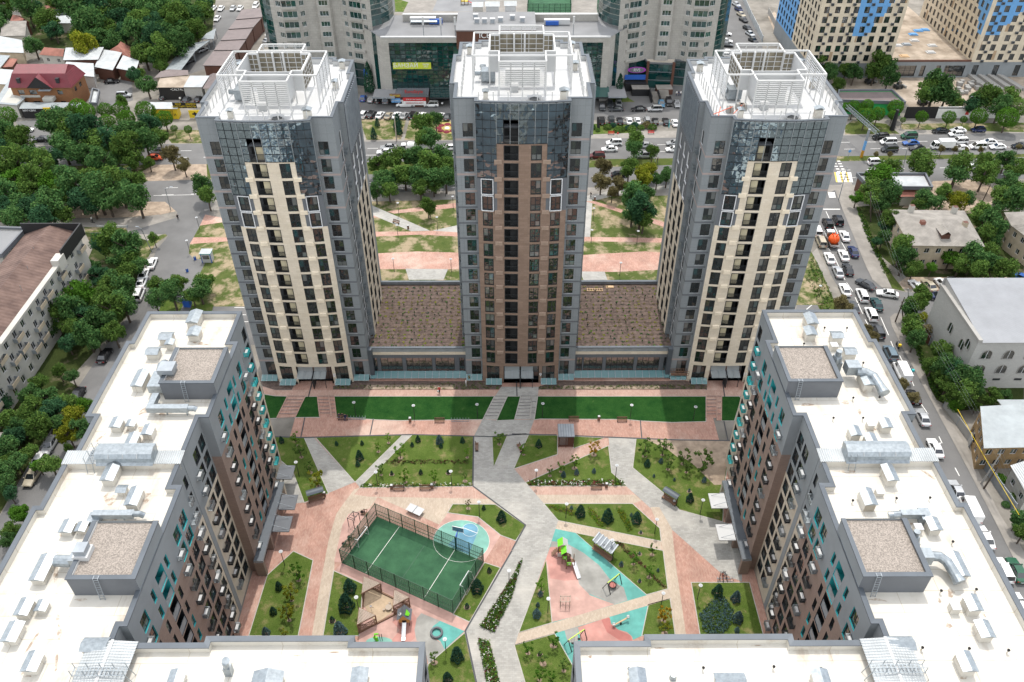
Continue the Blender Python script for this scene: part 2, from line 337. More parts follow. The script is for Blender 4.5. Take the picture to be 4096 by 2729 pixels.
sheet('median_ground',PT('10',(1330,100),(1860,97),'00',(1850,1470),(1400,1470),(1230,1560)),-.0165,'soil_dry')
mk=MB()
for f in(.33,.66):
 dashes(mk,(-250,201.6+12*f),(250,212.7+13*f),.16,3,4.5);dashes(mk,(-90,185+11*f),(110,193.5+13*f),.16,3,4.5);dashes(mk,(110,193.5+13*f),(290,199+13*f),.16,3,4.5)
for x0 in(84.5,85.9):
 for k in range(9):line(mk,(x0+k*.1+4,194.3+k*1.5),(x0+4+k*.1+.9,194.3+k*1.5),.5,-.008,'road_paint')
for k in range(9):line(mk,T('13',600+k*17,20,0),T('13',618+k*17,110,0),.45,-.008,'yellow_paint' if k%3==0 else 'road_paint')
for k in range(4):line(mk,T('13',545+k*15,200,0),T('13',555+k*15,248,0),.4,-.008,'road_paint')
line(mk,T('13',495,352),T('13',645,352),.4,-.008,'road_paint')
line(mk,T('03',1660,0),T('03',1661,0),.1,-.008,'road_paint')
for a,b in(((520,372),(560,460)),((595,505),(640,600)),((590,770),(690,985)),((705,1010),(760,1090)),((780,1140),(850,1290)),((660,650),(700,720)),((540,700),(560,730)),((870,1340),(895,1385)),((1010,1320),(1080,1480))):line(mk,T('13',*a),T('13',*b),.15,-.006,'road_paint')
for a,b in(((1290,370),(1308,412)),((1370,570),(1435,665)),((1532,865),(1560,925)),((1676,1145),(1715,1218)),((1100,10),(1125,70)),((1180,140),(1210,200))):line(mk,T('23',*a),T('23',*b),.15,-.006,'road_paint')
line(mk,T('10',1375,230),T('10',1740,222),.14,-.006,'road_paint')
for a,b in(((2125,1172),(2172,1172)),((2100,1233),(2190,1233)),((2165,1298),(2205,1298)),((2187,1360),(2225,1360))):line(mk,T('10',*a),T('10',*b),.14,-.006,'road_paint')
for a,b in(((275,1195),(360,1105)),((345,1250),(405,1200))):line(mk,T('13',*a),T('13',*b),.16,-.004,'road_paint')
sheet('grove_ground',PT('00',(150,60),(900,-200),(1950,-150),(1900,300),(1500,560),(1150,560),(640,440),(330,420)),-.026,'grass_grove');sheet('grove_ground',PT('10',(-300,480),(-300,-250),(700,-180),(1330,90),(1340,290),(640,440)),-.0255,'grass_grove')
sheet('grove_ground',PT('10',(760,560),(1130,575),(1350,640),(1190,1250),(900,1568),'20',(560,420),(200,1100),(-300,1700),(-300,500),(60,650),(230,330),'10',(700,1000),(830,700)),-.0252,'grass_grove');sheet('grove_ground',PT('13',(780,330),(1200,300),(2294,380),(2294,960),(1240,960),(1000,760)),-.0253,'grass_grove')
sheet('grove_ground',PT('23',(1300,-40),(1700,-40),(1900,430),(2294,430),(2294,560),(1700,640),(1480,520)),-.0251,'grass_grove')
rs=PT('13',(470,240),(600,180),(640,290),(760,580),(880,870),(935,985),(1020,1055),(1230,1095),(1900,1105),(2290,1150),(2290,1330),(1480,1310),(1135,1285),(1092,1320),(1110,1400),(1190,1568),'23',(1460,540),(1725,1035),(1870,1310),'33',(2060,180),(2170,400),(2420,900),(2700,1568),(2200,1568),(1600,600),(1380,0),'23',(1100,700),(700,100),'13',(770,1200),(700,1165),(560,935),(480,715),(430,540))
sheet('side_street_road',rs,-.012,'asphalt')
sheet('pavement',PT('13',(600,180),(680,110),(750,110),(790,330),(960,720),(1050,930),(1110,1060),(1020,1055),(935,985),(880,870),(760,580),(640,290)),.06,'pavement')
sheet('pavement',PT('13',(395,745),(440,700),(550,940),(495,940)),-.002,'pavement')
sheet('verge_ground',PT('13',(395,745),(490,935),(560,1100),(640,1260),(700,1400),(480,1280),(330,990)),-.006,'grass_wild')
sheet('parking_ground',PT('13',(330,985),(470,1270),(520,1400),(100,1400),(240,1270)),-.007,'asphalt')
sheet('pavement',PT('13',(1092,1320),(1135,1285),(1240,1290),(1300,1568),'23',(1300,160),(1520,560),(1760,930),(2080,1568),'33',(2294,400),(2500,900),(2420,900),(2170,400),(2060,180),'23',(1870,1310),(1725,1035),(1460,540),'13',(1190,1568),(1110,1400)),.05,'pavement')
sheet('yard_ground',PT('13',(1240,960),(2294,960),(2294,1100),(1110,1060)),-.009,'soil_dry')
sheet('verge_ground',PT('13',(770,320),(860,400),(1000,760),(1120,950),(1230,1090),(1110,1060),(1050,930),(960,720),(790,330)),-.004,'grass_wild')
lsr=PT('10',(1340,285),(1480,285),(1590,380),(1570,430),(1540,440),(1150,555),(900,560),(900,575),(1130,575),(1480,575),(1505,590),(1480,625),(1400,720),(1330,900),(1200,1240),(1000,1500),'20',(700,420),(560,640),(250,1130),(60,1480),(-300,2050),(500,2050),(1500,800),'10',(1600,1568),(2294,1568),(2294,820),(2060,805),(1740,803),(1692,755),(1690,690),(1790,510),(1880,380),(1890,190),(1900,100),(1340,100))
sheet('side_street_road',lsr,-.010,'asphalt')
sheet('pavement',PT('10',(650,480),(1120,440),(1420,400),(1540,440),(1150,555),(760,510)),-.004,'pavement')
sheet('verge_ground',PT('10',(640,430),(640,250),(1340,285),(1480,285),(1575,370),(1420,405),(1000,430)),-.005,'soil_dry')
sheet('verge_lawn',PT('10',(755,512),(1125,518),(1150,560),(765,560)),.01,'lawn_park')
sheet('verge_lawn',PT('10',(1270,700),(1340,620),(1480,572),(1500,590),(1395,660),(1330,780),(1200,900),(1150,850)),.02,'lawn_park')
sheet('verge_lawn',PT('10',(1465,1140),(1645,1200),(1610,1275),(1420,1275)),.02,'lawn');sheet('verge_lawn',PT('10',(1730,1207),(1915,1207),(1895,1275),(1690,1275)),.02,'lawn')
sheet('dirt_ground',PT('20',(-200,700),(120,560),(500,300),(700,420),(560,640),(250,1130),(-200,1900)),-.013,'grass_grove')
sheet('service_road',PT('00',(1940,90),(2294,90),(1950,580),(1650,680),(1480,640),(1900,330)),-.012,'asphalt')
sheet('yard_ground',PT('00',(850,750),(1180,700),(1190,900),(1000,960),(860,940)),-.012,'asphalt');sheet('yard_ground',PT('00',(1310,900),(1900,860),(1900,960),(1310,960)),-.012,'pavement')
sheet('avenue_road',PT('00',(140,1090),(400,1070),(500,1290),(480,1300),(260,1300)),-.011,'asphalt')
sheet('side_street_road',PT('02',(1950,-60),(2060,-60),(2240,400),(2260,560),(1870,560),(1880,380)),-.010,'asphalt')
sheet('verge_lawn',PT('00',(1430,1160),(1900,1170),(1900,1285),(1540,1285)),-.002,'lawn_park')
sheet('front_lawn',PT('01',(930,1070),(1345,1070),(1300,1250),(990,1255)),.02,'lawn_park');sheet('front_lawn',PT('01',(1375,1075),(1900,1080),(1900,1255),(1330,1255)),.02,'lawn_park')
sheet('front_lawn',PT('02',(690,1110),(1110,1120),(1110,1190),(690,1205)),.02,'lawn');sheet('front_lawn',PT('02',(880,870),(1005,855),(1100,915),(890,915)),.02,'lawn')
sheet('verge_lawn',PT('03',(690,1130),(760,1080),(1060,1110),(1180,1200),(690,1205)),-.004,'grass_wild');sheet('verge_lawn',PT('03',(1190,1110),(2294,1100),(2294,1185),(1420,1165),(1200,1160)),-.004,'lawn_park')
sheet('construction_ground',PT('03',(560,700),(1000,560),(2294,560),(2294,960),(1270,960),(1110,810),(600,820)),-.012,'dirt')
sheet('construction_ground',PT('03',(0,150),(60,100),(260,480),(150,500)),-.011,'dirt')
sheet('yard_ground',PT('13',(1480,100),(2000,80),(2100,220),(1900,400),(1200,340)),-.012,'soil_dry')
sheet('flower_bed',PT('01',(1640,1100),(1765,1095),(1765,1200),(1620,1195)),.03,'flower_yellow')
fb=MB()
for k in range(9):
 c=T('01',1712,1150);a=k*2*pi/8;r=1.0 if k<8 else .8;c2=c+Vector((cos(a),sin(a),0))*(2.5 if k<8 else 0)
 fb.tube([c2+Vector((0,0,.03)),c2+Vector((0,0,.14+.01*k))],[r,r*.85],'flower_red' if k<8 else 'flower_white',10)
tag(fb.build('flower_rosette'),'red rosette of bedding flowers planted in the yellow bed by the avenue','flowers')
sheet('yard_ground',PT('01',(1280,110),(1330,-60),(2294,-60),'02',(800,-60),(790,130)),-.024,'pavement');sheet('play_surface',PT('01',(1580,100),(1640,-40),(2100,-40),(1960,105)),-.02,'flat_roof')
FP=PT('02',(138,118),(155,-60),(520,-60),(528,118));sheet('football_turf',FP,-.019,'turf')
sheet('front_lawn',PT('01',(1230,105),(1235,-20),(1365,20),(1320,108)),-.018,'lawn')
# ---------------------------------------------------------------- park behind the towers
sheet('park_lawn',V2((-70,141),(70,141),(72,188),(21,187.5),(-35,185),(-70,181)),.0,'lawn_park')
def path(name,pts,mat,z=.012):return sheet(name,pts,z,mat)
path('park_plaza',PT('11',(1080,748),(1440,731),(1820,742),(1820,892),(1090,890)),'pave_pink');path('park_plaza',PT('12',(600,765),(1190,730),(1330,740),(1320,895),(900,915),(600,912)),'pave_pink')
path('park_path',PT('11',(1340,885),(1720,890),(1680,985),(1370,985)),'pave_grey',.016);path('park_path',PT('12',(610,910),(830,912),(855,985),(640,988)),'pave_grey',.016)
path('park_path',PT('11',(1060,555),(1420,552),(1600,545),(1810,555),(1810,598),(1470,580),(1060,598)),'pave_pink');path('park_path',PT('12',(620,600),(1350,612),(1350,652),(620,638)),'pave_pink')
path('park_path',PT('11',(1020,310),(1560,545),(1390,550),(1020,395)),'pave_grey',.016);path('park_path',PT('11',(1030,390),(1120,425),(1030,430)),'pave_pink',.013)
path('park_path',PT('11',(1170,372),(1800,295),(1800,338),(1240,392)),'pave_pink',.013);path('park_path',PT('11',(1580,545),(1810,495),(1810,560)),'pave_grey',.015)
path('park_path',PT('12',(640,240),(720,220),(720,300),(700,600),(620,600)),'pave_grey',.016);path('park_path',PT('12',(650,280),(740,280),(1390,478),(1370,515),(720,300)),'pave_pink',.018)
path('park_path',PT('12',(690,235),(900,180),(1250,160),(1420,130),(1420,165),(1050,200),(740,275)),'pave_grey',.014)
path('park_path',PT('10',(1840,400),(1990,430),(1990,470),(1790,500)),'pave_pink');path('park_path',PT('10',(1735,605),(2040,605),(2040,640),(1700,665)),'pave_pink')
sheet('park_lawn',PT('10',(1795,495),(1990,468),(2040,606),(1735,604)),.01,'lawn_park');sheet('park_lawn',PT('10',(1700,664),(2050,638),(2080,798),(1745,800),(1692,750)),.01,'lawn_park')
# ---------------------------------------------------------------- courtyard
sheet('courtyard_paving',V2((-39.4,42),(37.4,42),(37.4,119),(-39.4,119)),.0,'pave_pink')
path('promenade_paving',PT('21',(55,415),(170,450),(690,450),(2175,450),'22',(235,448),(2080,448),(2070,505),'21',(2250,505),(170,505),(75,490)),'pave_rose',.004)
LAWNS=[('lawn_deep',PT('21',(75,490),(170,505),(275,508),(185,700),(100,705))),('lawn_deep',PT('21',(445,510),(548,510),(568,692),(352,694))),('lawn_deep',PT('21',(702,508),(2135,508),(2030,712),(1280,721),(1060,713),(830,697),(725,692))),('lawn_deep',PT('21',(2255,508),'22',(75,508),(18,716),'21',(2160,722))),('lawn_deep',PT('22',(232,508),(1735,508),(1735,730),(1430,738),(1150,724),(1020,711),(250,707),(200,714))),('lawn_deep',PT('22',(1880,508),(2035,508),(2052,525),(1990,724),(1880,724)))]
path('cross_path',PT('21',(430,880),(520,876),(885,1275),(645,1375)),'pave_grey');path('cross_path',PT('21',(1310,852),(1400,850),(932,1322),(888,1272)),'pave_grey',.014)
path('cross_path',PT('21',(150,1020),(225,1080),(330,1170),(435,1455),(245,1480),(150,1490)),'pave_grey')
path('main_path',PT('21',(2030,712),(2160,722),'22',(20,716),(200,714),(150,850),(20,1155),(125,1280),(290,1470),'32',(415,120),(390,195),(305,455),(60,1125),(25,1240),(130,1600),'31',(1980,1600),(1875,1110),(2294,390),'32',(0,385),(125,160),(0,70),'21',(1945,1310),(1950,868)),'pave_grey',.016)
path('main_path',PT('21',(2200,420),'22',(240,420),(232,505),'21',(2140,505)),'pave_grey',.01)
path('cross_path',PT('22',(865,878),(1115,885),(1085,1145),(1365,1375),(1500,1520),'32',(1500,25),(1885,130),(2060,180),(2060,668),(1870,590),(1420,190),(1230,0),'22',(1115,1395),(890,1190)),'pave_grey',.014)
path('cross_path',PT('22',(20,1155),(860,880),(865,945),(125,1280)),'pave_rose',.010);path('cross_path',PT('22',(410,966),(550,968),(548,1010),(405,1025)),'pave_rose',.011)
path('cross_path',PT('22',(150,1308),(1025,1308),(1110,1395),'32',(1235,0),(1440,190),(1480,740),(1560,1145),(1460,1145),(1415,825),(1395,735),(1350,390),(1335,300),(1320,190),'22',(1078,1470),(290,1470)),'pave_rose',.012)
path('cross_path',PT('22',(200,1388),(1100,1388),(1160,1440),(1075,1470),(290,1470)),'pave_cream',.015)
path('cross_path',PT('32',(1240,0),(1320,0),(1430,190),(1480,600),(1560,1145),(1462,1145),(1415,825),(1395,735),(1350,390),(1335,300),(1320,190)),'pave_cream',.015)
path('cross_path',PT('32',(415,118),(1335,305),(1345,388),(575,232),(390,195)),'pave_cream',.018)
path('cross_path',PT('21',(880,1340),(940,1320),(1945,1312),(2140,1450),(2143,1474),(1765,1472),(1720,1550),'31',(1650,160),(1090,-90),(770,350),(705,480),(700,575),(605,1150),(500,1150),(575,700),(650,300),(720,60),'21',(790,1460)),'pave_cream',.010)
path('cross_path',PT('21',(935,1322),(1945,1312),(2010,1350),(2120,1425),(1000,1405),(880,1385)),'pave_rose',.013)
LAWNS+=[('lawn',PT('21',(150,868),(430,880),(645,1375),(435,1455),(330,1170),(225,1080),(150,1010))),('lawn',PT('21',(540,878),(1310,853),(888,1272))),('lawn',PT('21',(1402,852),(1945,868),(1940,1310),(935,1322))),('lawn',PT('21',(2118,870),(2255,845),(2130,1135))),('lawn',PT('22',(150,853),(405,858),(405,1025),(20,1152))),('lawn',PT('22',(553,866),(822,880),(553,970))),('lawn',PT('22',(862,952),(890,1190),(1025,1308),(150,1308),(125,1280))),('lawn',PT('22',(1115,885),(1960,905),(1900,1310),'32',(1885,128),(1500,22),'22',(1365,1375),(1085,1145))),('lawn',PT('22',(290,1470),(1078,1470),'32',(1320,190),(1333,303),(415,118))),('lawn',PT('31',(335,398),(507,478),(375,1150),(-60,1150),(105,610))),('lawn',PT('31',(700,575),(955,690),(920,1150),(605,1150))),('lawn',PT('21',(1765,1474),(2145,1477),'32',(118,165),(32,298),'31',(2195,250),(1990,85),(1722,48))),('lawn',PT('31',(2050,500),(2185,545),(1912,1025),(1772,960))),('lawn',PT('31',(1870,1130),(1972,1600),(1520,1600),(1545,1410))),('lawn',PT('32',(575,234),(1350,392),(1393,730),(1207,782))),('lawn',PT('32',(305,480),(355,1033),(65,1120))),('lawn',PT('32',(380,1137),(545,1430),(520,1600),(130,1600),(25,1240))),('lawn',PT('32',(1225,877),(1414,826),(1459,1150),(1168,1150))),('lawn',PT('32',(1610,678),(2125,678),(2250,1150),(1690,1150)))]
kb=MB()
for i,(mt,pts)in enumerate(LAWNS):
 p=ccw(pts);sheet('courtyard_lawn',p,.03,mt);o=inset(p,-.12)
 for k in range(len(p)):
  j=(k+1)%len(p);kb.face([(*o[k],.034),(*o[j],.034),(*p[j],.034),(*p[k],.034)],'kerb')
  kb.face([(*o[k],.0),(*o[j],.0),(*o[j],.034),(*o[k],.034)],'kerb')
kb.build('lawn_kerb',kind='structure')
sheet('soil_patch',PT('22',(1200,892),(1952,906),(1897,1298),(1812,1300),(1740,1230),(1700,1190),(1640,1130),(1560,1070),(1480,1050),(1400,985),(1290,935)),.036,'soil_dry')
for pts in(PT('21',(40,368),(355,372),(320,446),(170,446),(60,412)),PT('21',(690,415),(860,370),(2190,370),(2205,415),(2175,446),(690,446)),PT('22',(240,420),(415,370),(1570,370),(1745,412),(1745,444),(235,446))):sheet('flower_bed_soil',pts,.03,'soil')
sheet('mulch_strip',PT('21',(1000,404),(1770,404),(1770,443),(960,443)),.036,'soil_dry');sheet('mulch_strip',PT('22',(470,408),(1320,408),(1320,440),(440,440)),.036,'soil_dry')
path('entrance_paving',PT('21',(360,368),(685,368),(690,448),(322,448)),'pave_pink',.008);path('entrance_paving',PT('22',(1750,365),(2085,365),(2085,448),(1748,448)),'pave_pink',.008)
dr=MB()
for a,b,w in((('21',170,868),('21',420,876),.28),(('21',420,876),('21',1400,849),.28),(('21',1400,849),('21',2110,868),.25),(('21',2110,868),('22',130,842),.25),(('22',0,844),('22',400,852),.25),(('22',555,860),('22',1500,898),.28),(('22',1500,898),('22',1960,903),.28),(('21',1950,868),('21',1943,1310),.25),(('21',1943,1310),('32',122,162),.25),(('32',122,162),('32',0,385),.25),(('31',2294,390),('31',1875,1110),.25),(('31',1875,1110),('31',1978,1590),.25),(('21',505,375),('21',470,510),.2),(('21',437,696),('21',403,870),.2),(('21',1052,705),('21',1022,852),.2),(('22',1150,720),('22',1162,878),.2),(('22',1888,375),('22',1905,508),.2),(('22',1898,728),('22',1935,898),.2),(('22',40,370),('22',45,505),.2)):
 line(dr,T(*a),T(*b),w,.042,'drain')
dr.build('drain_channel',kind='structure')
def stair(name,t,q,n,mat,label):
 mb=MB();a,b,c,d=[T(t,*p)for p in q]
 for k in range(n):
  f0,f1=k/n,(k+1)/n;p=[a.lerp(d,f0),b.lerp(c,f0),b.lerp(c,f1),a.lerp(d,f1)];z=.03
  mb.face([(v.x,v.y,z)for v in p],mat)
  mb.beam(p[0]+Vector((0,0,.07)),p[1]+Vector((0,0,.07)),.16,.1,'drain' if mat=='pave_grey' else 'drain')
  mb.beam(p[0]+Vector((0,-.14,.09)),p[1]+Vector((0,-.14,.09)),.12,.12,'kerb' if mat=='pave_grey' else 'pave_rose')
 for u,v in((a,d),(b,c)):mb.beam(u+Vector((0,0,.06)),v+Vector((0,0,.06)),.14,.16,'kerb' if mat=='pave_grey' else 'pave_rose')
 mb.build(name,label=label,cat='stairs')
stair('garden_stairs','21',((282,508),(441,508),(353,692),(187,700)),6,'pave_pink','slanting red garden stairs crossing the lawn by the left block')
stair('garden_stairs','21',((550,508),(650,508),(672,690),(570,690)),6,'pave_pink','straight red garden stairs below the left tower beside a ramp')
stair('garden_ramp','21',((655,508),(700,508),(722,690),(680,690)),5,'pave_pink','narrow red ribbed ramp beside the red stairs under the left tower')
stair('garden_stairs','21',((2137,508),(2253,508),(2155,716),(2035,712)),7,'pave_grey','grey garden stairs leaning left below the brown middle tower')
stair('garden_stairs','22',((77,508),(177,508),(160,712),(25,712)),7,'pave_grey','grey garden stairs right of the grass wedge below the brown tower')
stair('garden_ramp','22',((180,508),(230,508),(200,712),(165,712)),4,'pave_grey','grey ramp strip beside the grey stairs below the brown tower')
stair('garden_stairs','22',((1742,508),(1833,508),(1832,700),(1740,700)),6,'pave_pink','red garden stairs below the right cream tower')
stair('garden_ramp','22',((1838,508),(1878,508),(1876,722),(1836,722)),4,'pave_pink','red ramp strip beside the stairs below the right tower')
def blob(t,cx,cy,rx,ry,n=28,rot=0):
 out=[]
 for k in range(n):
  a=2*pi*k/n;x,y=rx*cos(a),ry*sin(a);out.append(T(t,cx+x*cos(rot)-y*sin(rot),cy+x*sin(rot)+y*cos(rot)).to_2d())
 return out
path('play_surface',PT('31',(690,585),(775,495),(1780,960),(1912,1028),(1870,1110),(1545,1405),(1500,1212),(920,1212),(930,1130),(955,690)),'rubber_rose',.020)
path('play_surface',PT('31',(700,490),(775,160),(830,60),(1080,0),(1085,85),(770,500)),'rubber_rose',.020)
path('play_surface',PT('31',(1550,290),(1640,160),(1720,55),(1988,88),(2195,250),(2045,490)),'rubber_rose',.020)
cb=blob('31',1840,305,252,188);path('ball_court',[p for p in cb if(p-T('31',1840,305).to_2d()).length<99],'rubber_mint',.024)
path('ball_court',PT('31',(1860,190),(1988,225),(1905,425),(1720,340)),'rubber_blue',.028);path('ball_court',blob('31',1918,205,72,58),'rubber_blue',.029)
cl=MB()
for c_ in(blob('31',1918,205,72,58),cb):
 for i in range(len(c_)):line(cl,c_[i],c_[(i+1)%len(c_)],.04,.033,'road_paint')
line(cl,T('31',1850,182),T('31',1985,235),.1,.033,'road_paint');cl.build('court_marking',kind='structure')
TURF=[T('31',*p)for p in((1085,88),(2038,492),(1766,952),(772,500))]
path('football_turf',[p.to_2d()for p in TURF],'turf',.026)
tl=MB()
def tq(u,v):return TURF[0].lerp(TURF[1],u).lerp(TURF[3].lerp(TURF[2],u),v)
for u in(.22,.74):line(tl,tq(u,0),tq(u,1),.07,.032,'road_paint')
line(tl,tq(.5,0),tq(.5,1),.06,.032,'fence_green');tl.build('turf_marking',kind='structure')
path('play_surface',PT('31',(1480,950),(1650,1020),(1600,1060),(1558,1120),(1590,1180),(1650,1210),(1690,1275),(1545,1405),(1500,1212),(1440,1200),(1420,1100),(1440,1000)),'rubber_grey',.024)
path('play_surface',PT('31',(1650,1020),(1868,1112),(1690,1275),(1650,1200),(1580,1165),(1558,1115),(1590,1065)),'rubber_teal',.028);path('play_surface',blob('31',1105,1210,120,48),'rubber_mint',.024)
path('play_surface',PT('31',(1220,1030),(1370,890),(1440,1000),(1420,1180),(1370,1215),(1200,1212),(1290,1100)),'rubber_pink',.022)
path('sandpit_sand',PT('31',(975,765),(1040,730),(1225,825),(1232,940),(1075,1045),(965,885)),'sand',.06)
path('play_surface',PT('32',(390,195),(572,232),(1207,784),(1227,878),(1170,1150),(540,1440),(378,1130),(356,1032),(305,455)),'rubber_teal',.020)
path('play_surface',PT('32',(355,305),(480,320),(640,410),(780,520),(880,650),(1000,720),(1035,835),(920,872),(600,740),(330,420)),'rubber_grey',.024)
path('play_surface',PT('32',(340,358),(450,355),(560,480),(600,690),(700,790),(920,872),(560,980),(356,1032),(305,455)),'rubber_rose',.028)
path('play_surface',PT('32',(340,360),(440,358),(520,440),(590,650),(470,660),(345,640),(308,460)),'rubber_pink',.030)
path('play_surface',PT('32',(590,1075),(870,985),(885,1040),(920,1090),(1030,1120),(1075,1160),(1090,1210),(620,1210)),'rubber_pink',.024)
path('play_surface',PT('32',(800,1010),(875,990),(890,1050),(960,1105),(1060,1150),(1080,1205),(980,1205),(850,1120)),'rubber_red',.028);path('play_surface',PT('32',(470,1105),(590,1070),(590,1215),(500,1215)),'rubber_grey',.026)
path('cross_path',PT('32',(62,1125),(1398,735),(1414,824),(25,1238)),'pave_cream',.034)
for pts in(PT('31',(2012,1067),(2130,1123),'32',(95,462)),PT('31',(1988,1172),(2095,1212),(2190,1600),(2075,1600))):sheet('planting_bed',pts,.03,'soil')
mk.build('road_marking',kind='structure')
# ---------------------------------------------------------------- walls with real openings
def facade(mb,P,u0,u1,z0,z1,ops,matf,rev=None,zc=(),uc=(),depth=.22):
 us=sorted({round(a,3)for a in[u0,u1,*uc]+[q for o in ops for q in o[:2]]if u0-1e-4<=a<=u1+1e-4})
 zs=sorted({round(a,3)for a in[z0,z1,*zc]+[q for o in ops for q in o[2:4]]if z0-1e-4<=a<=z1+1e-4})
 for i in range(len(us)-1):
  for j in range(len(zs)-1):
   a,b,c,d=us[i],us[i+1],zs[j],zs[j+1];um,zm=(a+b)/2,(c+d)/2
   if any(o[0]<um<o[1]and o[2]<zm<o[3]for o in ops):continue
   mb.face([P(a,0,c),P(b,0,c),P(b,0,d),P(a,0,d)],matf(um,zm))
 for o in ops:
  a,b,c,d=o[:4];e=o[4]if len(o)>4 and o[4]else depth;r=(o[5]if len(o)>5 else None)or rev or matf((a+b)/2,d)
  for p,q in(((a,c),(b,c)),((b,c),(b,d)),((b,d),(a,d)),((a,d),(a,c))):
   mb.face([P(p[0],0,p[1]),P(q[0],0,q[1]),P(q[0],e,q[1]),P(p[0],e,p[1])],r)
WM={}
def win_mesh(w,h,mull=1,tr=.36,fr='frame_dark',fw=.09,glass='pane'):
 k=(round(w,2),round(h,2),mull,tr,fr,fw,glass)
 if k not in WM:
  f,g=MB(),MB();x0,x1=-w/2,w/2;D=.07
  f.box((x0,-D,0),(x1,0,fw),fr);f.box((x0,-D,h-fw),(x1,0,h),fr);f.box((x0,-D,fw),(x0+fw,0,h-fw),fr);f.box((x1-fw,-D,fw),(x1,0,h-fw),fr)
  for i in range(mull):x=x0+w*(i+1)/(mull+1);f.box((x-fw*.45,-D*.9,fw),(x+fw*.45,-.002,h-fw),fr)
  if tr:f.box((x0+fw,-D*.85,h*tr-fw*.4),(x1-fw,-.004,h*tr+fw*.4),fr)
  xs=[x0+fw+(w-2*fw)*i/(mull+1)for i in range(mull+2)];zs=[fw,h*tr,h-fw]if tr else[fw,h-fw]
  for i in range(mull+1):
   for j in range(len(zs)-1):
    t1,t2=rnd.uniform(-.02,.02),rnd.uniform(-.02,.02)
    g.face([(xs[i],-.03+t1,zs[j]),(xs[i+1],-.03-t1,zs[j]),(xs[i+1],-.03-t1+t2,zs[j+1]),(xs[i],-.03+t1+t2,zs[j+1])],glass)
  WM[k]=(f,g,f.mesh('window'),g.mesh('pane'))
 return WM[k]
class Fit:
 """windows of one building: up to cap as parts of their own, the rest as one part"""
 def __init__(s,root,name='window',cap=98,child='pane'):s.r,s.n,s.cap,s.ch,s.c,s.q=root,name,cap,child,0,[]
 def put(s,key,loc,rz):s.q.append((key,Vector(loc),rz))
 def done(s):
  far=[(proj(l)[2],i)for i,(k,l,r)in enumerate(s.q)];far.sort();near={i for d,i in far[:s.cap]};rest=MB();o=WL[s.r.name]
  for i,(k,l,r)in enumerate(s.q):
   f,g,fm,gm=k
   if i in near:
    a=part(s.n,fm,s.r,l-o,r)
    if gm:part(s.ch,gm,a)
   else:
    mt=Matrix.Translation(l)@Matrix.Rotation(r,4,'Z');i0=len(rest.v)
    for b in(f,g):
     if b:
      i1=len(rest.v)
      for vs,m_ in zip(b.f,b.m):rest.face([mt@Vector(b.v[q])for q in vs],b.names[m_])
  if rest.v:rest.build(s.n,s.r,kind='stuff')
def flat(x0,y0,dx,dy):
 n=Vector((-dy,dx));
 return lambda u,d,z:(x0+dx*u+n.x*d,y0+dy*u+n.y*d,z)
def louvre(mb,p,q,z0,z1,n,mat='white_steel',w=.12):
 for k in range(n):
  z=z0+(z1-z0)*k/(n-1);mb.beam((p[0],p[1],z),(q[0],q[1],z),w,.1,mat)
BALM={}
def balcony_mesh(w,h,flip,d=1.3,back='cream_wall'):
 k=(round(w,2),round(h,2),flip,back)
 if k not in BALM:
  b,r=MB(),MB();x0,x1=-w/2,w/2;xm=x0+w*(.58 if flip else .42)
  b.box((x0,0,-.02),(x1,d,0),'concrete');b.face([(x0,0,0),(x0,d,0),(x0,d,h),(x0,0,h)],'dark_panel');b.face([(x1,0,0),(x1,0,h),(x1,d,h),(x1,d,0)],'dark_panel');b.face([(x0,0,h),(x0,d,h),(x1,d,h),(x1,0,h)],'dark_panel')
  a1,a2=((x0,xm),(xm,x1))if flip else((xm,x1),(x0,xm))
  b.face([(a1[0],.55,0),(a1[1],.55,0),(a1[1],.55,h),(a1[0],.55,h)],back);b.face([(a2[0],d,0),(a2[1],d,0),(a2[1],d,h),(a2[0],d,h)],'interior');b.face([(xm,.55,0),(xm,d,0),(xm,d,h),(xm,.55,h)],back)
  for q in(x0,x1):b.box((q-.05,-.05,0),(q+.05,.08,h),'frame_dark')
  b.box((x0,-.05,h-.1),(x1,.08,h),'frame_dark')
  r.box((x0+.05,-.04,1.08),(x1-.05,.02,1.14),'frame_dark');r.box((x0+.05,-.04,.02),(x1-.05,.02,.12),'frame_dark')
  n=18
  for i in range(n):x=x0+.1+(w-.2)*i/(n-1);r.box((x-.016,-.03,.12),(x+.016,.01,1.08),'frame_dark')
  BALM[k]=(b.mesh('balcony'),r.mesh('railing'))
 return BALM[k]
gm=MB();gm.box((-.6,-.26,0),(.6,.0,.66),'grille_cream_stone');
for i in range(8):gm.box((-.54,-.29,.05+i*.075),(.54,-.25,.085+i*.075),'grille_cream_stone')
GRILLE={'cream_stone':gm.mesh('air_grille')};gm.names=['grille_brown_stone'];GRILLE['brown_stone']=gm.mesh('air_grille')
def basket(mat,unit):
 b=MB();w,d,h=1.15,.62,.8
 for x in(-w/2,w/2):
  for y in(-d,0):b.box((x-.035,y-.035,0),(x+.035,y+.035,h),mat)
 for z in(0,h*.33,h*.66,h-.05):
  b.box((-w/2,-d,z),(w/2,-d+.04,z+.06),mat)
  for x in(-w/2,w/2):b.box((x-.03,-d,z),(x+.03,0,z+.06),mat)
 for i in range(6):b.box((-w/2+.1+i*.19,-d,0),(-w/2+.16+i*.19,-d+.03,h),mat)
 b.box((-w/2,-d,0),(w/2,0,.05),mat)
 u=MB();u.box((-.42,-.5,.06),(.42,-.14,.66),'panel_white');u.box((-.3,-.52,.14),(.12,-.5,.58),'grey_metal')
 return(b,u if unit else None,b.mesh('air_conditioner_basket'),u.mesh('air_conditioner')if unit else None)
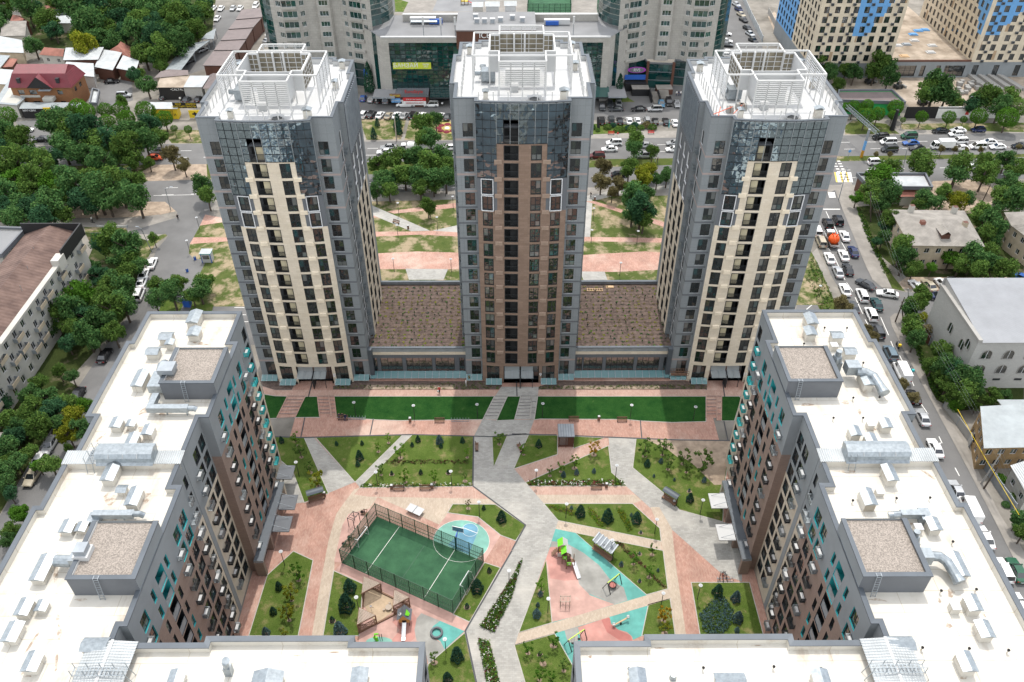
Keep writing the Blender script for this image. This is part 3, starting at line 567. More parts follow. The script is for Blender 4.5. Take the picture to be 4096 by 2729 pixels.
BK={(m_,u_):basket(m_,u_)for m_ in('galvanised','frame_dark','teal_trim','panel_white')for u_ in(True,False)}
VM={}
def vent_mesh(w,l,h,kind):
 k=(w,l,h,kind)
 if k not in VM:
  a,c=MB(),MB();a.box((-w/2,-l/2,0),(w/2,l/2,h),'white_roof')
  if kind=='gable':
   a.box((-w/2+.1,-l/2+.1,h),(w/2-.1,l/2-.1,h+.22),'brown_board');o=.18;z0,z1=h+.22,h+.22+w*.24
   v=[(-w/2-o,-l/2-o,z0),(w/2+o,-l/2-o,z0),(w/2+o,l/2+o,z0),(-w/2-o,l/2+o,z0),(0,-l/2-o,z1),(0,l/2+o,z1)]
   c.add(v,[(0,4,5,3),(1,2,5,4),(0,1,4),(2,3,5),(3,2,1,0)],'galvanised')
  else:c.box((-w/2-.05,-l/2-.05,h),(w/2+.05,l/2+.05,h+.06),'panel_white')
  VM[k]=(a.mesh('roof_vent'),c.mesh('vent_cap'))
 return VM[k]
def vent(root,p,w,l,h,kind='gable',rz=0):
 a,c=vent_mesh(w,l,h,kind);o=part('roof_vent',a,root,Vector(p)-WL[root.name],rz);part('vent_cap',c,o)
pm=MB();pm.tube([(0,0,0),(0,0,.45)],.055,'white_roof',8);pm.tube([(0,0,.45),(0,0,.6),(0,0,.72)],[.12,.15,.05],'rubber',10);PIPE=pm.mesh('vent_pipe')
pm=MB();pm.box((-.07,-.07,0),(.07,.07,1.9),'white_steel');POST=pm.mesh('roof_post')
def text(body,size,loc,rot,mat,parent,name='lettering',ext=.03,align='CENTER'):
 cu=bpy.data.curves.new(name,'FONT');cu.body=body;cu.size=size;cu.extrude=ext;cu.align_x=align;cu.align_y='CENTER'
 o=bpy.data.objects.new(name,cu);C.objects.link(o);bpy.context.view_layer.update()
 me=bpy.data.meshes.new_from_object(o.evaluated_get(bpy.context.evaluated_depsgraph_get()));bpy.data.objects.remove(o)
 me.materials.clear();me.materials.append(MATS[mat]);n=bpy.data.objects.new(name,me);C.objects.link(n);n.rotation_euler=rot
 n.parent=parent;n.location=Vector(loc)-WL[parent.name]if parent else loc;return n
# ---------------------------------------------------------------- the three towers
FL=3.01
def tower(cx,K,stone,num,label,flip):
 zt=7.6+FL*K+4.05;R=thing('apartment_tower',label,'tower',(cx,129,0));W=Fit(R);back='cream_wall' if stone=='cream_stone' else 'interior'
 tops=[7.6+FL*k for k in range(K+1)];zA,zB,zC=zt-6.75,zt-12.75,zt-18.75
 fy=lambda u:116.5+.55*(u/7.2)**2
 Pf=lambda u,d,z:(cx+u,fy(u)+d,z)
 cols=[(-6.4,-4.75,'w'),(-2.85,-.64,'b'),(1.33,3.03,'w'),(4.65,6.25,'w')]
 ops,put=[],[]
 for k,t in enumerate(tops):
  for j,(a,b,kd)in enumerate(cols):
   side=j in(0,3)
   if k==K or(side and k>K-3):continue
   e=1.4 if kd=='b' else .2
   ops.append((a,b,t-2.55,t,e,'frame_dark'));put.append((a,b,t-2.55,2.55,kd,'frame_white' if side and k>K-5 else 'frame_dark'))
 ops+=[(-6.4,-4.0,.35,4.2,.3,'frame_dark'),(4.1,6.5,.35,4.2,.3,'frame_dark'),(-3.2,3.5,0,4.3,1.2,'frame_dark')]
 wall=MB();uc=[-7.2+14.4*i/16 for i in range(17)]
 side=lambda u:u<-4.0 or u>3.85
 facade(wall,Pf,-7.2,7.2,0,zB,ops,lambda u,z:'dark_panel' if side(u)and z>zC else stone,zc=(zC,zB,zA),uc=uc+[-4.0,3.85])
 facade(wall,Pf,-4.0,3.85,zB,zA,ops,lambda u,z:stone,uc=uc)
 bal=[q for q in put if q[4]=='b']
 o_=WL[R.name]
 for a,b,z,h,kd,fr in put:
  um=(a+b)/2;p=Vector(Pf(um,.16,z));rz=atan2(fy(b)-fy(a),b-a)
  if kd=='w':W.put(win_mesh(b-a,h,1,.4,fr='frame_dark',fw=.14),p,rz)
  else:
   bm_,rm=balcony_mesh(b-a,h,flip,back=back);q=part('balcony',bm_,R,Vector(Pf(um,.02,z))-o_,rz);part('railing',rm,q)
  if fr=='frame_white':
   f=MB();w2=(b-a)/2+.12
   for s_ in(-1,1):f.box((s_*w2-.055,-.12,-.12),(s_*w2+.055,.03,h+.12),'frame_white')
   f.box((-w2,-.12,-.15),(w2,.03,-.05),'frame_white');f.box((-w2,-.12,h+.05),(w2,.03,h+.15),'frame_white');part('window_surround',f.mesh('window_surround'),R,Vector(Pf(um,-.02,z))-o_,rz)
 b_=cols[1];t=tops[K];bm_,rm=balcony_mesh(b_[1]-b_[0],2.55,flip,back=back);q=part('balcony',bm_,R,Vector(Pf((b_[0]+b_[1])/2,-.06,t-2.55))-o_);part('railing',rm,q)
 for(a,b)in((-6.4,-4.0),(4.1,6.5)):W.put(win_mesh(b-a,3.85,2,.42,fw=.09),Pf((a+b)/2,.26,.35),0)
 W.put(win_mesh(6.7,4.25,6,.5,fw=.09,glass='dark_glass'),Pf(.15,1.15,.02),0)
 for k in range(K-1):
  for u in(-3.8,3.84):
   if u<0 and k<0:continue
   g=part('air_grille',GRILLE[stone],R,Vector(Pf(u,-.0,tops[k]-.12))-o_,.0)
 gl,mu=MB(),MB();us=[-7.2,-6.1,-4.85,-4.0,-2.95,-1.9,-.6,.65,1.9,2.9,3.85,5.0,6.1,7.2];o2=-.06
 for i in range(len(us)-1):
  a,b=us[i],us[i+1];um=(a+b)/2;lo=zB if side(um)else zA;n=max(2,round((zt-.2-lo)/1.35));zs=[lo+(zt-.2-lo)*j/n for j in range(n+1)]
  for j in range(n):
   if b_[0]-.2<um<b_[1]+.2 and not(zs[j]>t or zs[j+1]<t-2.55):continue
   r1,r2=rnd.uniform(-.01,.01),rnd.uniform(-.012,.012)
   gl.face([Pf(a,o2+r1,zs[j]),Pf(b,o2-r1,zs[j]),Pf(b,o2-r1+r2,zs[j+1]),Pf(a,o2+r1+r2,zs[j+1])],'curtain_glass')
  for z in zs:mu.beam(Pf(a,o2-.05,z),Pf(b,o2-.05,z),.05,.06,'frame_dark')
 for i,u in enumerate(us):
  lo=zB if side(u)else zA;big=i in(0,3,5,6,8,10,13)
  mu.beam(Pf(u,o2-.06,lo),Pf(u,o2-.06,zt-.15),.10 if big else .05,.12 if big else .06,'galvanised' if big else 'frame_dark',up=(0,1,0))
 cw=gl.build('curtain_wall',R);mu.build('mullion',cw)
 zcut=[z for t in tops for z in(t+.14,t+.48)]+[4.5,4.9,zt-9,zt-18.7]
 def wing(u,z):
  if z>tops[K-1]+.6:return 'grey_panel'
  for t in tops[:-1]+[4.38]:
   if t+.14<z<t+.48:return 'band_pink' if t>tops[K-5]or t<5 else 'band_grey'
  return 'grey_panel'
 for s in(-1,1):
  X=lambda v:cx+s*v
  Pw=flat(X(10.4)if s<0 else X(7.2),118,1,0);wo=[(1.2 if s<0 else .35,2.8 if s<0 else 1.95,t-2.3,t,.18,'frame_white')for t in tops];wo.append((1.1 if s<0 else .3,2.9 if s<0 else 2.05,.45,4.38,.2,'frame_dark'))
  facade(wall,Pw,0,3.2,0,zt,wo,wing,zc=zcut)
  for a,b,z0,z1,*_ in wo:W.put(win_mesh(b-a,z1-z0,1,.4),Pw((a+b)/2,.14,z0),0)
  wall.face([(X(7.2),fy(7.2),0),(X(7.2),118,0),(X(7.2),118,zt),(X(7.2),fy(7.2),zt)],'grey_panel' if True else stone)
  def sidewall(x,y0,y1,ops,mf,zc,fr=True):
   P=(lambda u,d,z:(X(x)-s*d,y0+u,z));facade(wall,P,0,y1-y0,0,zt,ops,mf,zc=zc)
   for o in ops:W.put(win_mesh(o[1]-o[0],o[3]-o[2],1,.4),P((o[0]+o[1])/2,(o[4]or .2)-.05,o[2]),s*pi/2)
  sidewall(10.4,118,123.4,[(3.0,4.2,t-2.3,t,.2,'frame_white')for t in tops],wing,zcut)
  so_=[(1.3+j*3.7,3.0+j*3.7,t-2.45,t,.75 if t<zC else .35,'frame_dark' if t<zC else 'frame_white')for t in tops if t<zt-8.5 for j in range(3)]
  sidewall(11.2,123.4,135.4,so_,lambda u,z:stone if z<zt-18.7 else('dark_panel' if z<zt-.5 else 'grey_panel'),zcut)
  wall.face([(X(10.4),123.4,0),(X(11.2),123.4,0),(X(11.2),123.4,zt),(X(10.4),123.4,zt)],'grey_panel');wall.face([(X(10.4),135.4,0),(X(11.2),135.4,0),(X(11.2),135.4,zt),(X(10.4),135.4,zt)],'grey_panel')
  sidewall(10.4,135.4,141,[],lambda u,z:'grey_panel',zcut)
  wall.face([(X(10.4),141,0),(X(7.2),141,0),(X(7.2),141,zt),(X(10.4),141,zt)],'grey_panel');wall.face([(X(7.2),141,0),(X(7.2),142,0),(X(7.2),142,zt),(X(7.2),141,zt)],'grey_panel')
  gs,sl=MB(),MB();gs.box((X(11.2)if s>0 else X(11.24),123.8,zt-8.8),(X(11.24)if s>0 else X(11.2),135.0,zt-.6),'curtain_glass');cg=gs.build('side_glazing',R)
  for i in range(15):y=123.8+11.2*i/14;sl.box((X(11.3)-.05,y-.07,zt-8.9),(X(11.3)+.22 if s>0 else X(11.3)+.05,y+.07,zt-.5)if s>0 else(X(11.3)+.05,y+.07,zt-.5),'grey_metal')
  sl.build('fin',cg)
  for t in tops[:-1]:
   q=part('air_conditioner_basket',BK['galvanised',False][2],R,Vector((X(10.42),122.95,t-1.5))-o_,s*pi/2)
 wall.face([(cx-7.2,142,0),(cx+7.2,142,0),(cx+7.2,142,zt),(cx-7.2,142,zt)],'grey_panel')
 fr_=[(cx+u,fy(u)-.12)for u in uc];poly=fr_+[(cx+7.2,118),(cx+10.4,118),(cx+10.4,123.4),(cx+11.2,123.4),(cx+11.2,135.4),(cx+10.4,135.4),(cx+10.4,141),(cx+7.2,141),(cx+7.2,142),(cx-7.2,142),(cx-7.2,141),(cx-10.4,141),(cx-10.4,135.4),(cx-11.2,135.4),(cx-11.2,123.4),(cx-10.4,123.4),(cx-10.4,118),(cx-7.2,118)]
 wall.build('wall',R);W.done();zr=zt-.95
 rf=MB();parapet(rf,poly,zr,zt,.45,'cap_metal','grey_panel','tower_roof','tower_roof',wz=-.62);roof=rf.build('roof',R)
 zf=zt+4.3;Y=lambda q:q+.25
 def ring(pts,z0,name,mat='white_steel'):
  m_=MB()
  for i in range(len(pts)):m_.beam((*pts[i],zf),(*pts[(i+1)%len(pts)],zf),.22,.22,mat)
  for p in pts:m_.beam((*p,zr),(*p,zf),.2,.2,mat,up=(0,1,0))
  return m_
 of=[(cx-7.6,123.4),(cx+7.6,123.4),(cx+7.6,133.3),(cx-7.6,133.3)];m1=ring(of,zr,'o')
 for x in(-7.6,7.6):
  louvre(m1,(cx+x,123.4),(cx+x,133.3),zt+.9,zf-.3,9,w=.16)
  for k in range(1,4):m1.beam((cx+x,123.4+9.9*k/4,zr),(cx+x,123.4+9.9*k/4,zf),.16,.16,'white_steel',up=(0,1,0))
 m1.build('outer_crown_frame',R)
 inn=[(-3.55,121),(3.55,121),(3.55,125.2),(5.05,125.2),(5.05,132.4),(3.55,132.4),(3.55,136.4),(-3.55,136.4),(-3.55,132.4),(-5.05,132.4),(-5.05,125.2),(-3.55,125.2)]
 m2=ring([(cx+a,b)for a,b in inn],zr,'i');louvre(m2,(cx-3.55,121),(cx+3.55,121),zt+.55,zf-.3,12,w=.16);louvre(m2,(cx-3.55,136.4),(cx+3.55,136.4),zt+.9,zf-.3,6)
 for k in range(1,4):m2.beam((cx-3.55+7.1*k/4,121,zr),(cx-3.55+7.1*k/4,121,zf),.16,.16,'white_steel',up=(0,1,0));m2.beam((cx-3.55+7.1*k/4,136.4,zr),(cx-3.55+7.1*k/4,136.4,zf),.16,.16,'white_steel',up=(0,1,0))
 m2.build('inner_crown_frame',R)
 bd=MB()
 def board(p,q,z0,z1,mat,grid=0):
  d=(Vector(q)-Vector(p)).normalized();n=Vector((-d.y,d.x))*.05;a,b=Vector(p),Vector(q)
  bd.face([(*(a-n),z0),(*(b-n),z0),(*(b-n),z1),(*(a-n),z1)],'panel_white');bd.face([(*(a+n),z0),(*(b+n),z0),(*(b+n),z1),(*(a+n),z1)],mat)
  bd.face([(*(a-n),z1),(*(b-n),z1),(*(b+n),z1),(*(a+n),z1)],'panel_white')
  if grid:
   for k in range(5):z=z0+(z1-z0)*k/4;bd.beam((*(a+n*2.6),z),(*(b+n*2.6),z),.06,.09,'white_steel')
   L=(b-a).length
   for k in range(max(2,round(L/1.5))+1):c=a+d*L*k/max(2,round(L/1.5));bd.beam((*(c+n*2.6),z0),(*(c+n*2.6),z1),.1 if k%2 else .2,.06,'white_steel',up=(n.x,n.y,0))
 z0,z1=zt+1.1,zf-.12;z2=zt+1.0
 P=lambda x,y:(cx+x,y)
 board(P(3.55,125.2),P(-3.55,125.2),z0+.6,z1,'panel_white');board(P(-3.55,125.2),P(-5.05,125.2),z0,z1,'panel_white');board(P(5.05,125.2),P(3.55,125.2),z0,z1,'panel_white')
 board(P(-3.55,125.2),P(-3.55,121.1),z0,z1,'panel_white');board(P(3.55,121.1),P(3.55,125.2),z0,z1,'panel_white')
 L_='panel_white' if not flip else 'brown_board'
 board(P(5.05,132.4),P(5.05,125.2),z0,z1,'brown_board',1);board(P(-5.05,125.2),P(-5.05,132.4),z0,z1,'brown_board',1)
 board(P(3.55,132.4),P(5.05,132.4),z0,z1,'panel_white');board(P(-5.05,132.4),P(-3.55,132.4),z0,z1,'panel_white')
 for a,b in((-5.05,-3.55),(3.55,5.05),(-3.55,3.55)):
  y=132.4 if a!=-3.55 else 133.2
  bd.box((cx+a,y-.1,z2),(cx+b,y-.06,z1),'brown_board');n=max(2,round((b-a)/1.15))
  for k in range(n+1):x=cx+a+(b-a)*k/n;bd.box((x-.05,y-.24,z2),(x+.05,y-.12,z1),'white_steel')
  for k in range(5):z=z2+(z1-z2)*k/4;bd.box((cx+a,y-.2,z-.05),(cx+b,y-.13,z+.05),'white_steel')
 for x in(-1.2,.5):bd.box((cx+x-.15,132.6,zr),(cx+x+.15,132.95,zf),'white_steel')
 bd.build('crown_board',R)
 for k in range(9):
  for s in(-1,1):part('roof_post',POST,R,Vector((cx+s*9.3,120.2+k*1.75,zr))-o_)
 for k in range(7):part('roof_post',POST,R,Vector((cx-6.6+k*2.2,117.9,zr))-o_)
 for x,y,w,l,h in((-6.2,128.6,.7,.8,1.4),(8.7,131,.7,.9,1.1),(8.6,139.3,.8,.8,1.2),(-5.6,119.8,.7,.8,1.1),(6.3,119.6,1.2,.8,1.3),(-8.6,138,.9,.9,1.2),(1.8,127.5,.8,.8,1.0)):vent(R,(cx+x,y,zr),w,l,h)
 eq=MB();eq.box((cx-6.4,125.6,zr+.3),(cx-4.2,127.6,zr+1.9),'galvanised');eq.tube([(cx-7.4,126.6,zr+1.3),(cx-6.5,126.6,zr+1.3)],.42,'galvanised',12);eq.box((cx-1.9,122.3,zr),(cx-.6,123.3,zr+1.1),'panel_white');eq.box((cx-2.6,125.6,zr),(cx+2.8,128.4,zr+2.3),'panel_white');eq.build('roof_unit',R)
 sk=MB();x,y=cx+2.2*(1 if flip else .8),118.6;sk.tube([(x,y,zr),(x,y,zr+.7)],[.85,1.3],'panel_white',6,False);sk.tube([(x,y,zr+.3),(x,y,zr+.5)],.8,'frame_dark',6);sk.build('roof_hatch',R)
 ap=MB()
 for a,b,y in((-6.6,-3.5,fy(5)-.2),(3.9,6.9,fy(5)-.2),(-10.4,-7.3,117.8),(7.3,10.3,117.8)):
  n=3;ap.box((cx+a,y-.2,0),(cx+b,y+.35,.5),'frame_dark')
  for i in range(n):
   x0,x1=cx+a+(b-a)*i/n+.03,cx+a+(b-a)*(i+1)/n-.03;ap.face([(x0,y-1.3,.75),(x1,y-1.3,.75),(x1,y-.1,1.35),(x0,y-.1,1.35)],'canopy_glass');ap.beam((x0,y-1.3,.74),(x0,y-.1,1.34),.06,.06,'galvanised')
 ap.build('glass_apron',R)
 for a,b in((-3.0,-.2),(.1,2.4)):
  ca=MB();y=fy(0);ca.face([(cx+a,y-1.5,2.6),(cx+b,y-1.5,2.6),(cx+b,y+.3,3.0),(cx+a,y+.3,3.0)],'canopy_white');ca.face([(cx+a,y+.3,3.0),(cx+b,y+.3,3.0),(cx+b,y+.5,4.0),(cx+a,y+.5,4.0)],'canopy_white')
  for x in(a,(a+b)/2,b):ca.beam((cx+x,y-1.5,2.62),(cx+x,y+.4,3.05),.06,.08,'galvanised')
  ca.build('entrance_canopy',R)
 ec=MB();ec.box((cx-.14,fy(0)-1.5,0),(cx+.02,fy(0)+.4,2.9),'frame_dark');ec.box((cx+2.2,fy(0)-1.3,0),(cx+2.3,fy(0)-1.2,2.6),'frame_dark');ec.build('entrance_screen',R)
 text(num,1.15,Pf(3.8,-.08,2.1),(pi/2,0,.08),'frame_white',R,'house_number')
 return R
tower(-37.2,14,'cream_stone','8','cream stone tower on the left numbered 8, its upper storeys in dark reflecting glass',False)
tower(2.1,15,'brown_stone','9','brown stone tower numbered 9, the tall one standing between two cream towers',False)
tower(41.3,14,'cream_stone','10','cream stone tower on the right numbered 10, sandbags and poles on its roof',True)
# ---------------------------------------------------------------- planted-roof podiums between the towers
def podium(x0,x1,label,fin):
 R=thing('podium_building',label,'podium',((x0+x1)/2,129,0));m=MB();z=7.15;ys,yn=118.7,140.4
 w=x1-x0;ops=[(.35,1.5,.5,4.6,.3)];xs=[2.1,6.3,7.0,12.0,12.6,16.3]if fin>0 else[1.7,5.4,6.0,11.4,12.0,w-2.1]
 for i in range(0,6,2):ops.append((xs[i],min(xs[i+1],w-1.6),.5,4.6,.3))
 ops.append((w-1.3,w-.3,.5,4.6,.3));P=flat(x0,ys,1,0)
 facade(m,P,0,w,0,z-.3,ops,lambda u,q:'cream_stone' if q>5.4 else 'band_grey',zc=(5.4,),rev='grey_plaster',depth=.3)
 m.build('wall',R);q=MB();q.face([(x0,yn,0),(x1,yn,0),(x1,yn,z),(x0,yn,z)],'grey_panel');q.build('rear_wall',R);W=Fit(R)
 for o in ops:W.put(win_mesh(o[1]-o[0],4.1,max(1,round((o[1]-o[0])/1.2)-1),.45,glass='dark_glass'),P((o[0]+o[1])/2,.24,.5),0)
 W.done();s=MB();s.face([(x0,ys+.35,z-.7),(x1,ys+.35,z-.7),(x1,yn-.5,z-.7),(x0,yn-.5,z-.7)],'soil');s.build('roof_soil',R,kind='stuff')
 c=MB()
 for y0,y1 in((ys-.12,ys+.4),(yn-.6,yn)):c.box((x0,y0,z-.12),(x1,y1,z+.02),'cap_metal');c.box((x0,y0+.1,z-1.0),(x1,y1-.08,z-.12),'grey_metal')
 c.build('roof_edge',R);a=MB();n=14
 for i in range(n):
  a0,a1=x0+w*i/n+.03,x0+w*(i+1)/n-.03;a.face([(a0,ys-1.5,.7),(a1,ys-1.5,.7),(a1,ys-.06,1.35),(a0,ys-.06,1.35)],'canopy_glass');a.beam((a0,ys-1.5,.68),(a0,ys-.06,1.33),.06,.06,'galvanised')
 a.build('glass_apron',R);a=MB();a.box((x0,ys-.5,0),(x1,ys-.02,.45),'frame_dark');a.build('apron_base',R);f=MB();xf=x0+.05 if fin>0 else x1-.85
 f.box((xf,ys-.9,0),(xf+.8,ys-.06,7.3),'cap_metal');f.build('end_fin',R)
 pl,dry=MB(),MB();r_=random.Random(int(x0*7))
 for j in range(17):
  y=ys+1.2+j*1.17
  dry.beam((x0+.3,y+r_.uniform(-.1,.1),z-.69),(x1-.3,y+r_.uniform(-.1,.1),z-.69),.03,.02,'interior')
  for i in range(15):
   x=x0+.7+i*(w-1.4)/14+r_.uniform(-.35,.35);yy=y+r_.uniform(-.3,.3);h=r_.choice((.08,.1,.14,.16,.2,.45));mt=r_.choice(('leaf_yellow','leaf_dry'))if h<.15 else r_.choice(('leaf_sap','needle','leaf_a'))
   for q in range(5):a_=r_.uniform(0,6.3);d=Vector((cos(a_),sin(a_),0))*(.24 if h<.2 else .16);pl.face([(x,yy,z-.7),(x+d.x-d.y*.5,yy+d.y+d.x*.5,z-.7+h),(x+d.x*1.4,yy+d.y*1.4,z-.7+h*.6),(x+d.x+d.y*.5,yy+d.y-d.x*.5,z-.7+h)],mt)
 pl.build('roof_seedlings',R,kind='stuff');dry.build('drip_line',R);return R
PODL=podium(-26.8,-8.3,'low shop podium with a bare planted soil roof between left and middle towers',1);PODR=podium(12.5,30.9,'low shop podium with a soil roof and wooden ladder between middle and right towers',-1)
p_=T('12',742,1078,6.45);lm=MB()
for d in(-.35,.35):lm.beam(p_+Vector((-1.7,d,.08)),p_+Vector((1.7,d,.08)),.12,.1,'plank')
for k in range(7):lm.beam(p_+Vector((-1.5+k*.5,-.5,.16)),p_+Vector((-1.5+k*.5,.5,.16)),.1,.05,'plank')
tag(lm.build('wooden_ladder'),'pale wooden ladder lying on the soil roof beside the brown tower','ladder')
p_=T('12',876,1050,6.45);lm=MB();lm.box(tuple(p_+Vector((-.8,-.4,0))),tuple(p_+Vector((.8,.4,.1))),'plank');lm.box(tuple(p_+Vector((-.7,-.35,.1))),tuple(p_+Vector((.75,.35,.16))),'plank');tag(lm.build('plank_stack'),'small stack of pale boards on the soil roof right of the ladder','boards')
# ---------------------------------------------------------------- ten-storey blocks round the yard
ZP,ZR=33.35,32.4
def corrug(mb,x0,x1,y0,y1,z,rise,axis,n,mat='metal_pale'):
 """ribbed sheet; ribs run along the other axis, ridge in the middle of the run"""
 def pt(a,b,h):return(a,b,z+h)
 for k in range(n):
  for j in range(4):
   t0,t1=(k+j/4)/n,(k+(j+1)/4)/n;h0,h1=(.0,.07,.07,.0,.0)[j],(.07,.07,.0,.0)[j]
   if axis=='x':a0,a1=x0+(x1-x0)*t0,x0+(x1-x0)*t1;mb.face([pt(a0,y0,h0),pt(a1,y0,h1),pt(a1,y1,h1+rise),pt(a0,y1,h0+rise)],mat)
   else:
    a0,a1=y0+(y1-y0)*t0,y0+(y1-y0)*t1;xm=(x0+x1)/2
    mb.face([pt(x0,a0,h0),pt(xm,a0,h0+rise),pt(xm,a1,h1+rise),pt(x0,a1,h1)],mat);mb.face([pt(xm,a0,h0+rise),pt(x1,a0,h0),pt(x1,a1,h1),pt(xm,a1,h1+rise)],mat)
def ladder_mesh(mb,p,q,out,w=.5,mat='grey_metal'):
 p,q,o=Vector(p),Vector(q),Vector(out);d=(q-p).cross(o).normalized()*w/2;n=max(3,int((q-p).length/.33))
 for s in(-1,1):mb.beam(p+d*s,q+d*s,.07,.05,mat)
 for k in range(n):c=p.lerp(q,(k+.5)/n);mb.beam(c-d,c+d,.04,.04,mat)
def block(sx,label):
 X=(lambda x:x)if sx>0 else(lambda x:-2.1-x);R=thing('apartment_block',label,'apartment block',(X(-46.5),60,0));W=Fit(R);o_=WL[R.name]
 wall=MB();tops=[31-3.0*k for k in range(10)];rz=sx*pi/2
 def put(mesh,name,x,y,z,child=None,cn=None):
  q=part(name,mesh,R,Vector((X(x),y,z))-o_,rz)
  if child:part(cn,child,q)
 def zone(xw,ya,yb,split,low,cols,bay,gbase=0):
  P=lambda u,d,z:(X(xw)-sx*d,ya+u,z);ops,wq=[],[]
  for y,w,kd in cols:
   for k,t in enumerate(tops):
    teal=bay and(t>split or(kd=='s' and(k//2)%2==0))
    rv='teal_trim' if teal else 'frame_dark';u=y-ya
    if kd in 'wsl':
     h,dp=(2.25,.28)if kd=='w' else((1.9,.3)if kd=='s' else(2.75,1.3))
     tt=t+.35 if kd=='l' else t
     ops.append((u-w/2,u+w/2,tt-h,tt,dp,rv));wq.append((u,w,tt-h,h,kd,dp,k))
    elif kd in 'at' and k>0:
     mt='teal_trim' if kd=='t' else('galvanised' if t>split-1 or k%4==1 else 'frame_dark');bk=BK[mt,(k*7+int(y))%3>0]
     put(bk[2],'air_conditioner_basket',xw,y,t-.6,bk[3],'air_conditioner')
  facade(wall,P,0,yb-ya,gbase,ZP-.14,ops,lambda u,z:'grey_plaster' if z>split else low,zc=(split,))
  for u,w,z,h,kd,dp,k in wq:
   if kd=='l':
    f=MB();f.box((-w/2,.1,.02),(w/2,.14,1.1),'grey_metal');f.box((-w/2,.08,1.1),(w/2,.16,1.17),'galvanised')
    if 'lg' not in WM:WM['lg']=f.mesh('railing')
    bi=WM.setdefault('lb',None)
    if bi is None:b=MB();b.face([(-w/2,1.28,0),(w/2,1.28,0),(w/2,1.28,h),(-w/2,1.28,h)],'dark_glass');b.box((-.05,1.2,0),(.05,1.27,h),'frame_dark');bi=WM['lb']=b.mesh('loggia')
    q=part('loggia',bi,R,Vector(P(u,0,z))-o_,rz);part('railing',WM['lg'],q)
   else:W.put(win_mesh(w,h,1 if kd=='w' else 0,.4 if kd=='w' else 0),P(u,dp-.05,z),rz)
 dy=0
 zone(-39.5,89.3,96.3,21.5,'cream_brick',[(95,1.5,'w'),(93.4,1,'t'),(91.4,1.5,'w'),(90.0,1,'a')],False)
 zone(-38.3,74.4,89.3,25.9,'brown_brick',[(88.1,1,'a'),(87.2,1.6,'w'),(84.6,.75,'s'),(82.6,2.0,'l'),(80.2,.75,'s'),(77.6,1.6,'w'),(76.2,1,'a')],True,3.7)
 zone(-39.6,63.2,74.4,22.7,'cream_brick',[(73.1,1.7,'w'),(70.9,1.7,'w'),(69.5,1,'a'),(66.4,.9,'s'),(65.3,1,'a')],False)
 zone(-38.3,45.1,63.2,25.9,'brown_brick',[(62.6,1,'a'),(60.9,1.7,'w'),(58.7,1.6,'w'),(57.5,1,'a'),(55.0,.75,'s'),(53.0,2.0,'l'),(50.6,.75,'s'),(47.7,1.6,'w'),(46.4,1,'a')],True)
 W.done()
 strip=MB();strip.box((X(-39.58)-.03,67.35,0),(X(-39.58)+.03,68.3,ZP-.2),'grey_plaster');strip.build('wall_strip',R)
 for y in(89.3,74.4,63.2,45.1):
  wall.face([(X(-39.6),y,0),(X(-38.3),y,0),(X(-38.3),y,25.9),(X(-39.6),y,25.9)],'brown_brick');wall.face([(X(-39.6),y,25.9),(X(-38.3),y,25.9),(X(-38.3),y,ZP-.14),(X(-39.6),y,ZP-.14)],'grey_plaster')
 A=[(-53.3,96.3),(-39.5,96.3),(-39.5,89.3),(-38.3,89.3),(-38.3,74.4),(-39.6,74.4),(-39.6,67.7),(-52.8,67.7),(-52.8,74.6),(-54,74.6),(-54,89.5),(-53.3,89.5)]
 B=[(-53.5,67.3),(-39.6,67.3),(-39.6,63.2),(-38.3,63.2),(-38.3,45.1),(-39.1,45.1),(-39.1,15),(-54.3,15),(-54.3,60.2),(-53.5,60.2)]
 rf=MB()
 for poly in(A,B):
  pl=ccw([(X(x),y)for x,y in poly]);n=len(pl);parapet(rf,pl,ZR,ZP,.5,'cap_metal','grey_plaster')
  for i in range(n):
   a,b=pl[i],pl[(i+1)%n];mid=(a+b)/2
   if(a-b).length<1.6 and mid.y>44:continue
   if min(abs(mid.x-X(-38.3)),abs(mid.x-X(-39.55)))<.2 and abs(a.x-b.x)<.3 and mid.y>45:continue
   wall.face([(*a,0),(*b,0),(*b,ZR-.3),(*a,ZR-.3)],'grey_plaster')
 wall.build('wall',R);rf.build('roof',R)
 lb=MB();x0,x1=sorted((X(-38.35),X(-36.95)));lb.box((x0,73.6,3.3),(x1,88.9,3.75),'grey_metal','cap_metal')
 for y in(73.8,78.6,83.6,88.6):lb.box((x0,y-.3,0),(x1,y+.3,3.3),'cream_brick' if y>88 else 'brown_brick')
 lb.box((X(-38.0)-.04,74.1,0),(X(-38.0)+.04,88.3,3.3),'dark_glass');lb.build('lobby',R)
 for y,x in(((91.5,-38.6),(85.2,-36.9),(80.9,-36.9))if sx>0 else((85.2,-36.9),(79.0,-36.9))):
  c=MB();a,b=sorted((X(x),X(x+2.6)));mt='dark_panel' if sx>0 else 'panel_white';c.box((a,y-1.5,3.0),(b,y+1.5,3.16),mt);c.box((X(x+.15)-.12,y+.9,0),(X(x+.15)+.12,y+1.3,3.0),'frame_dark')
  for q in(-1,1):c.beam((X(x+2.2),y+q,3.16),(X(x),y+q,4.2),.05,.05,'grey_metal')
  c.build('entrance_canopy',R)
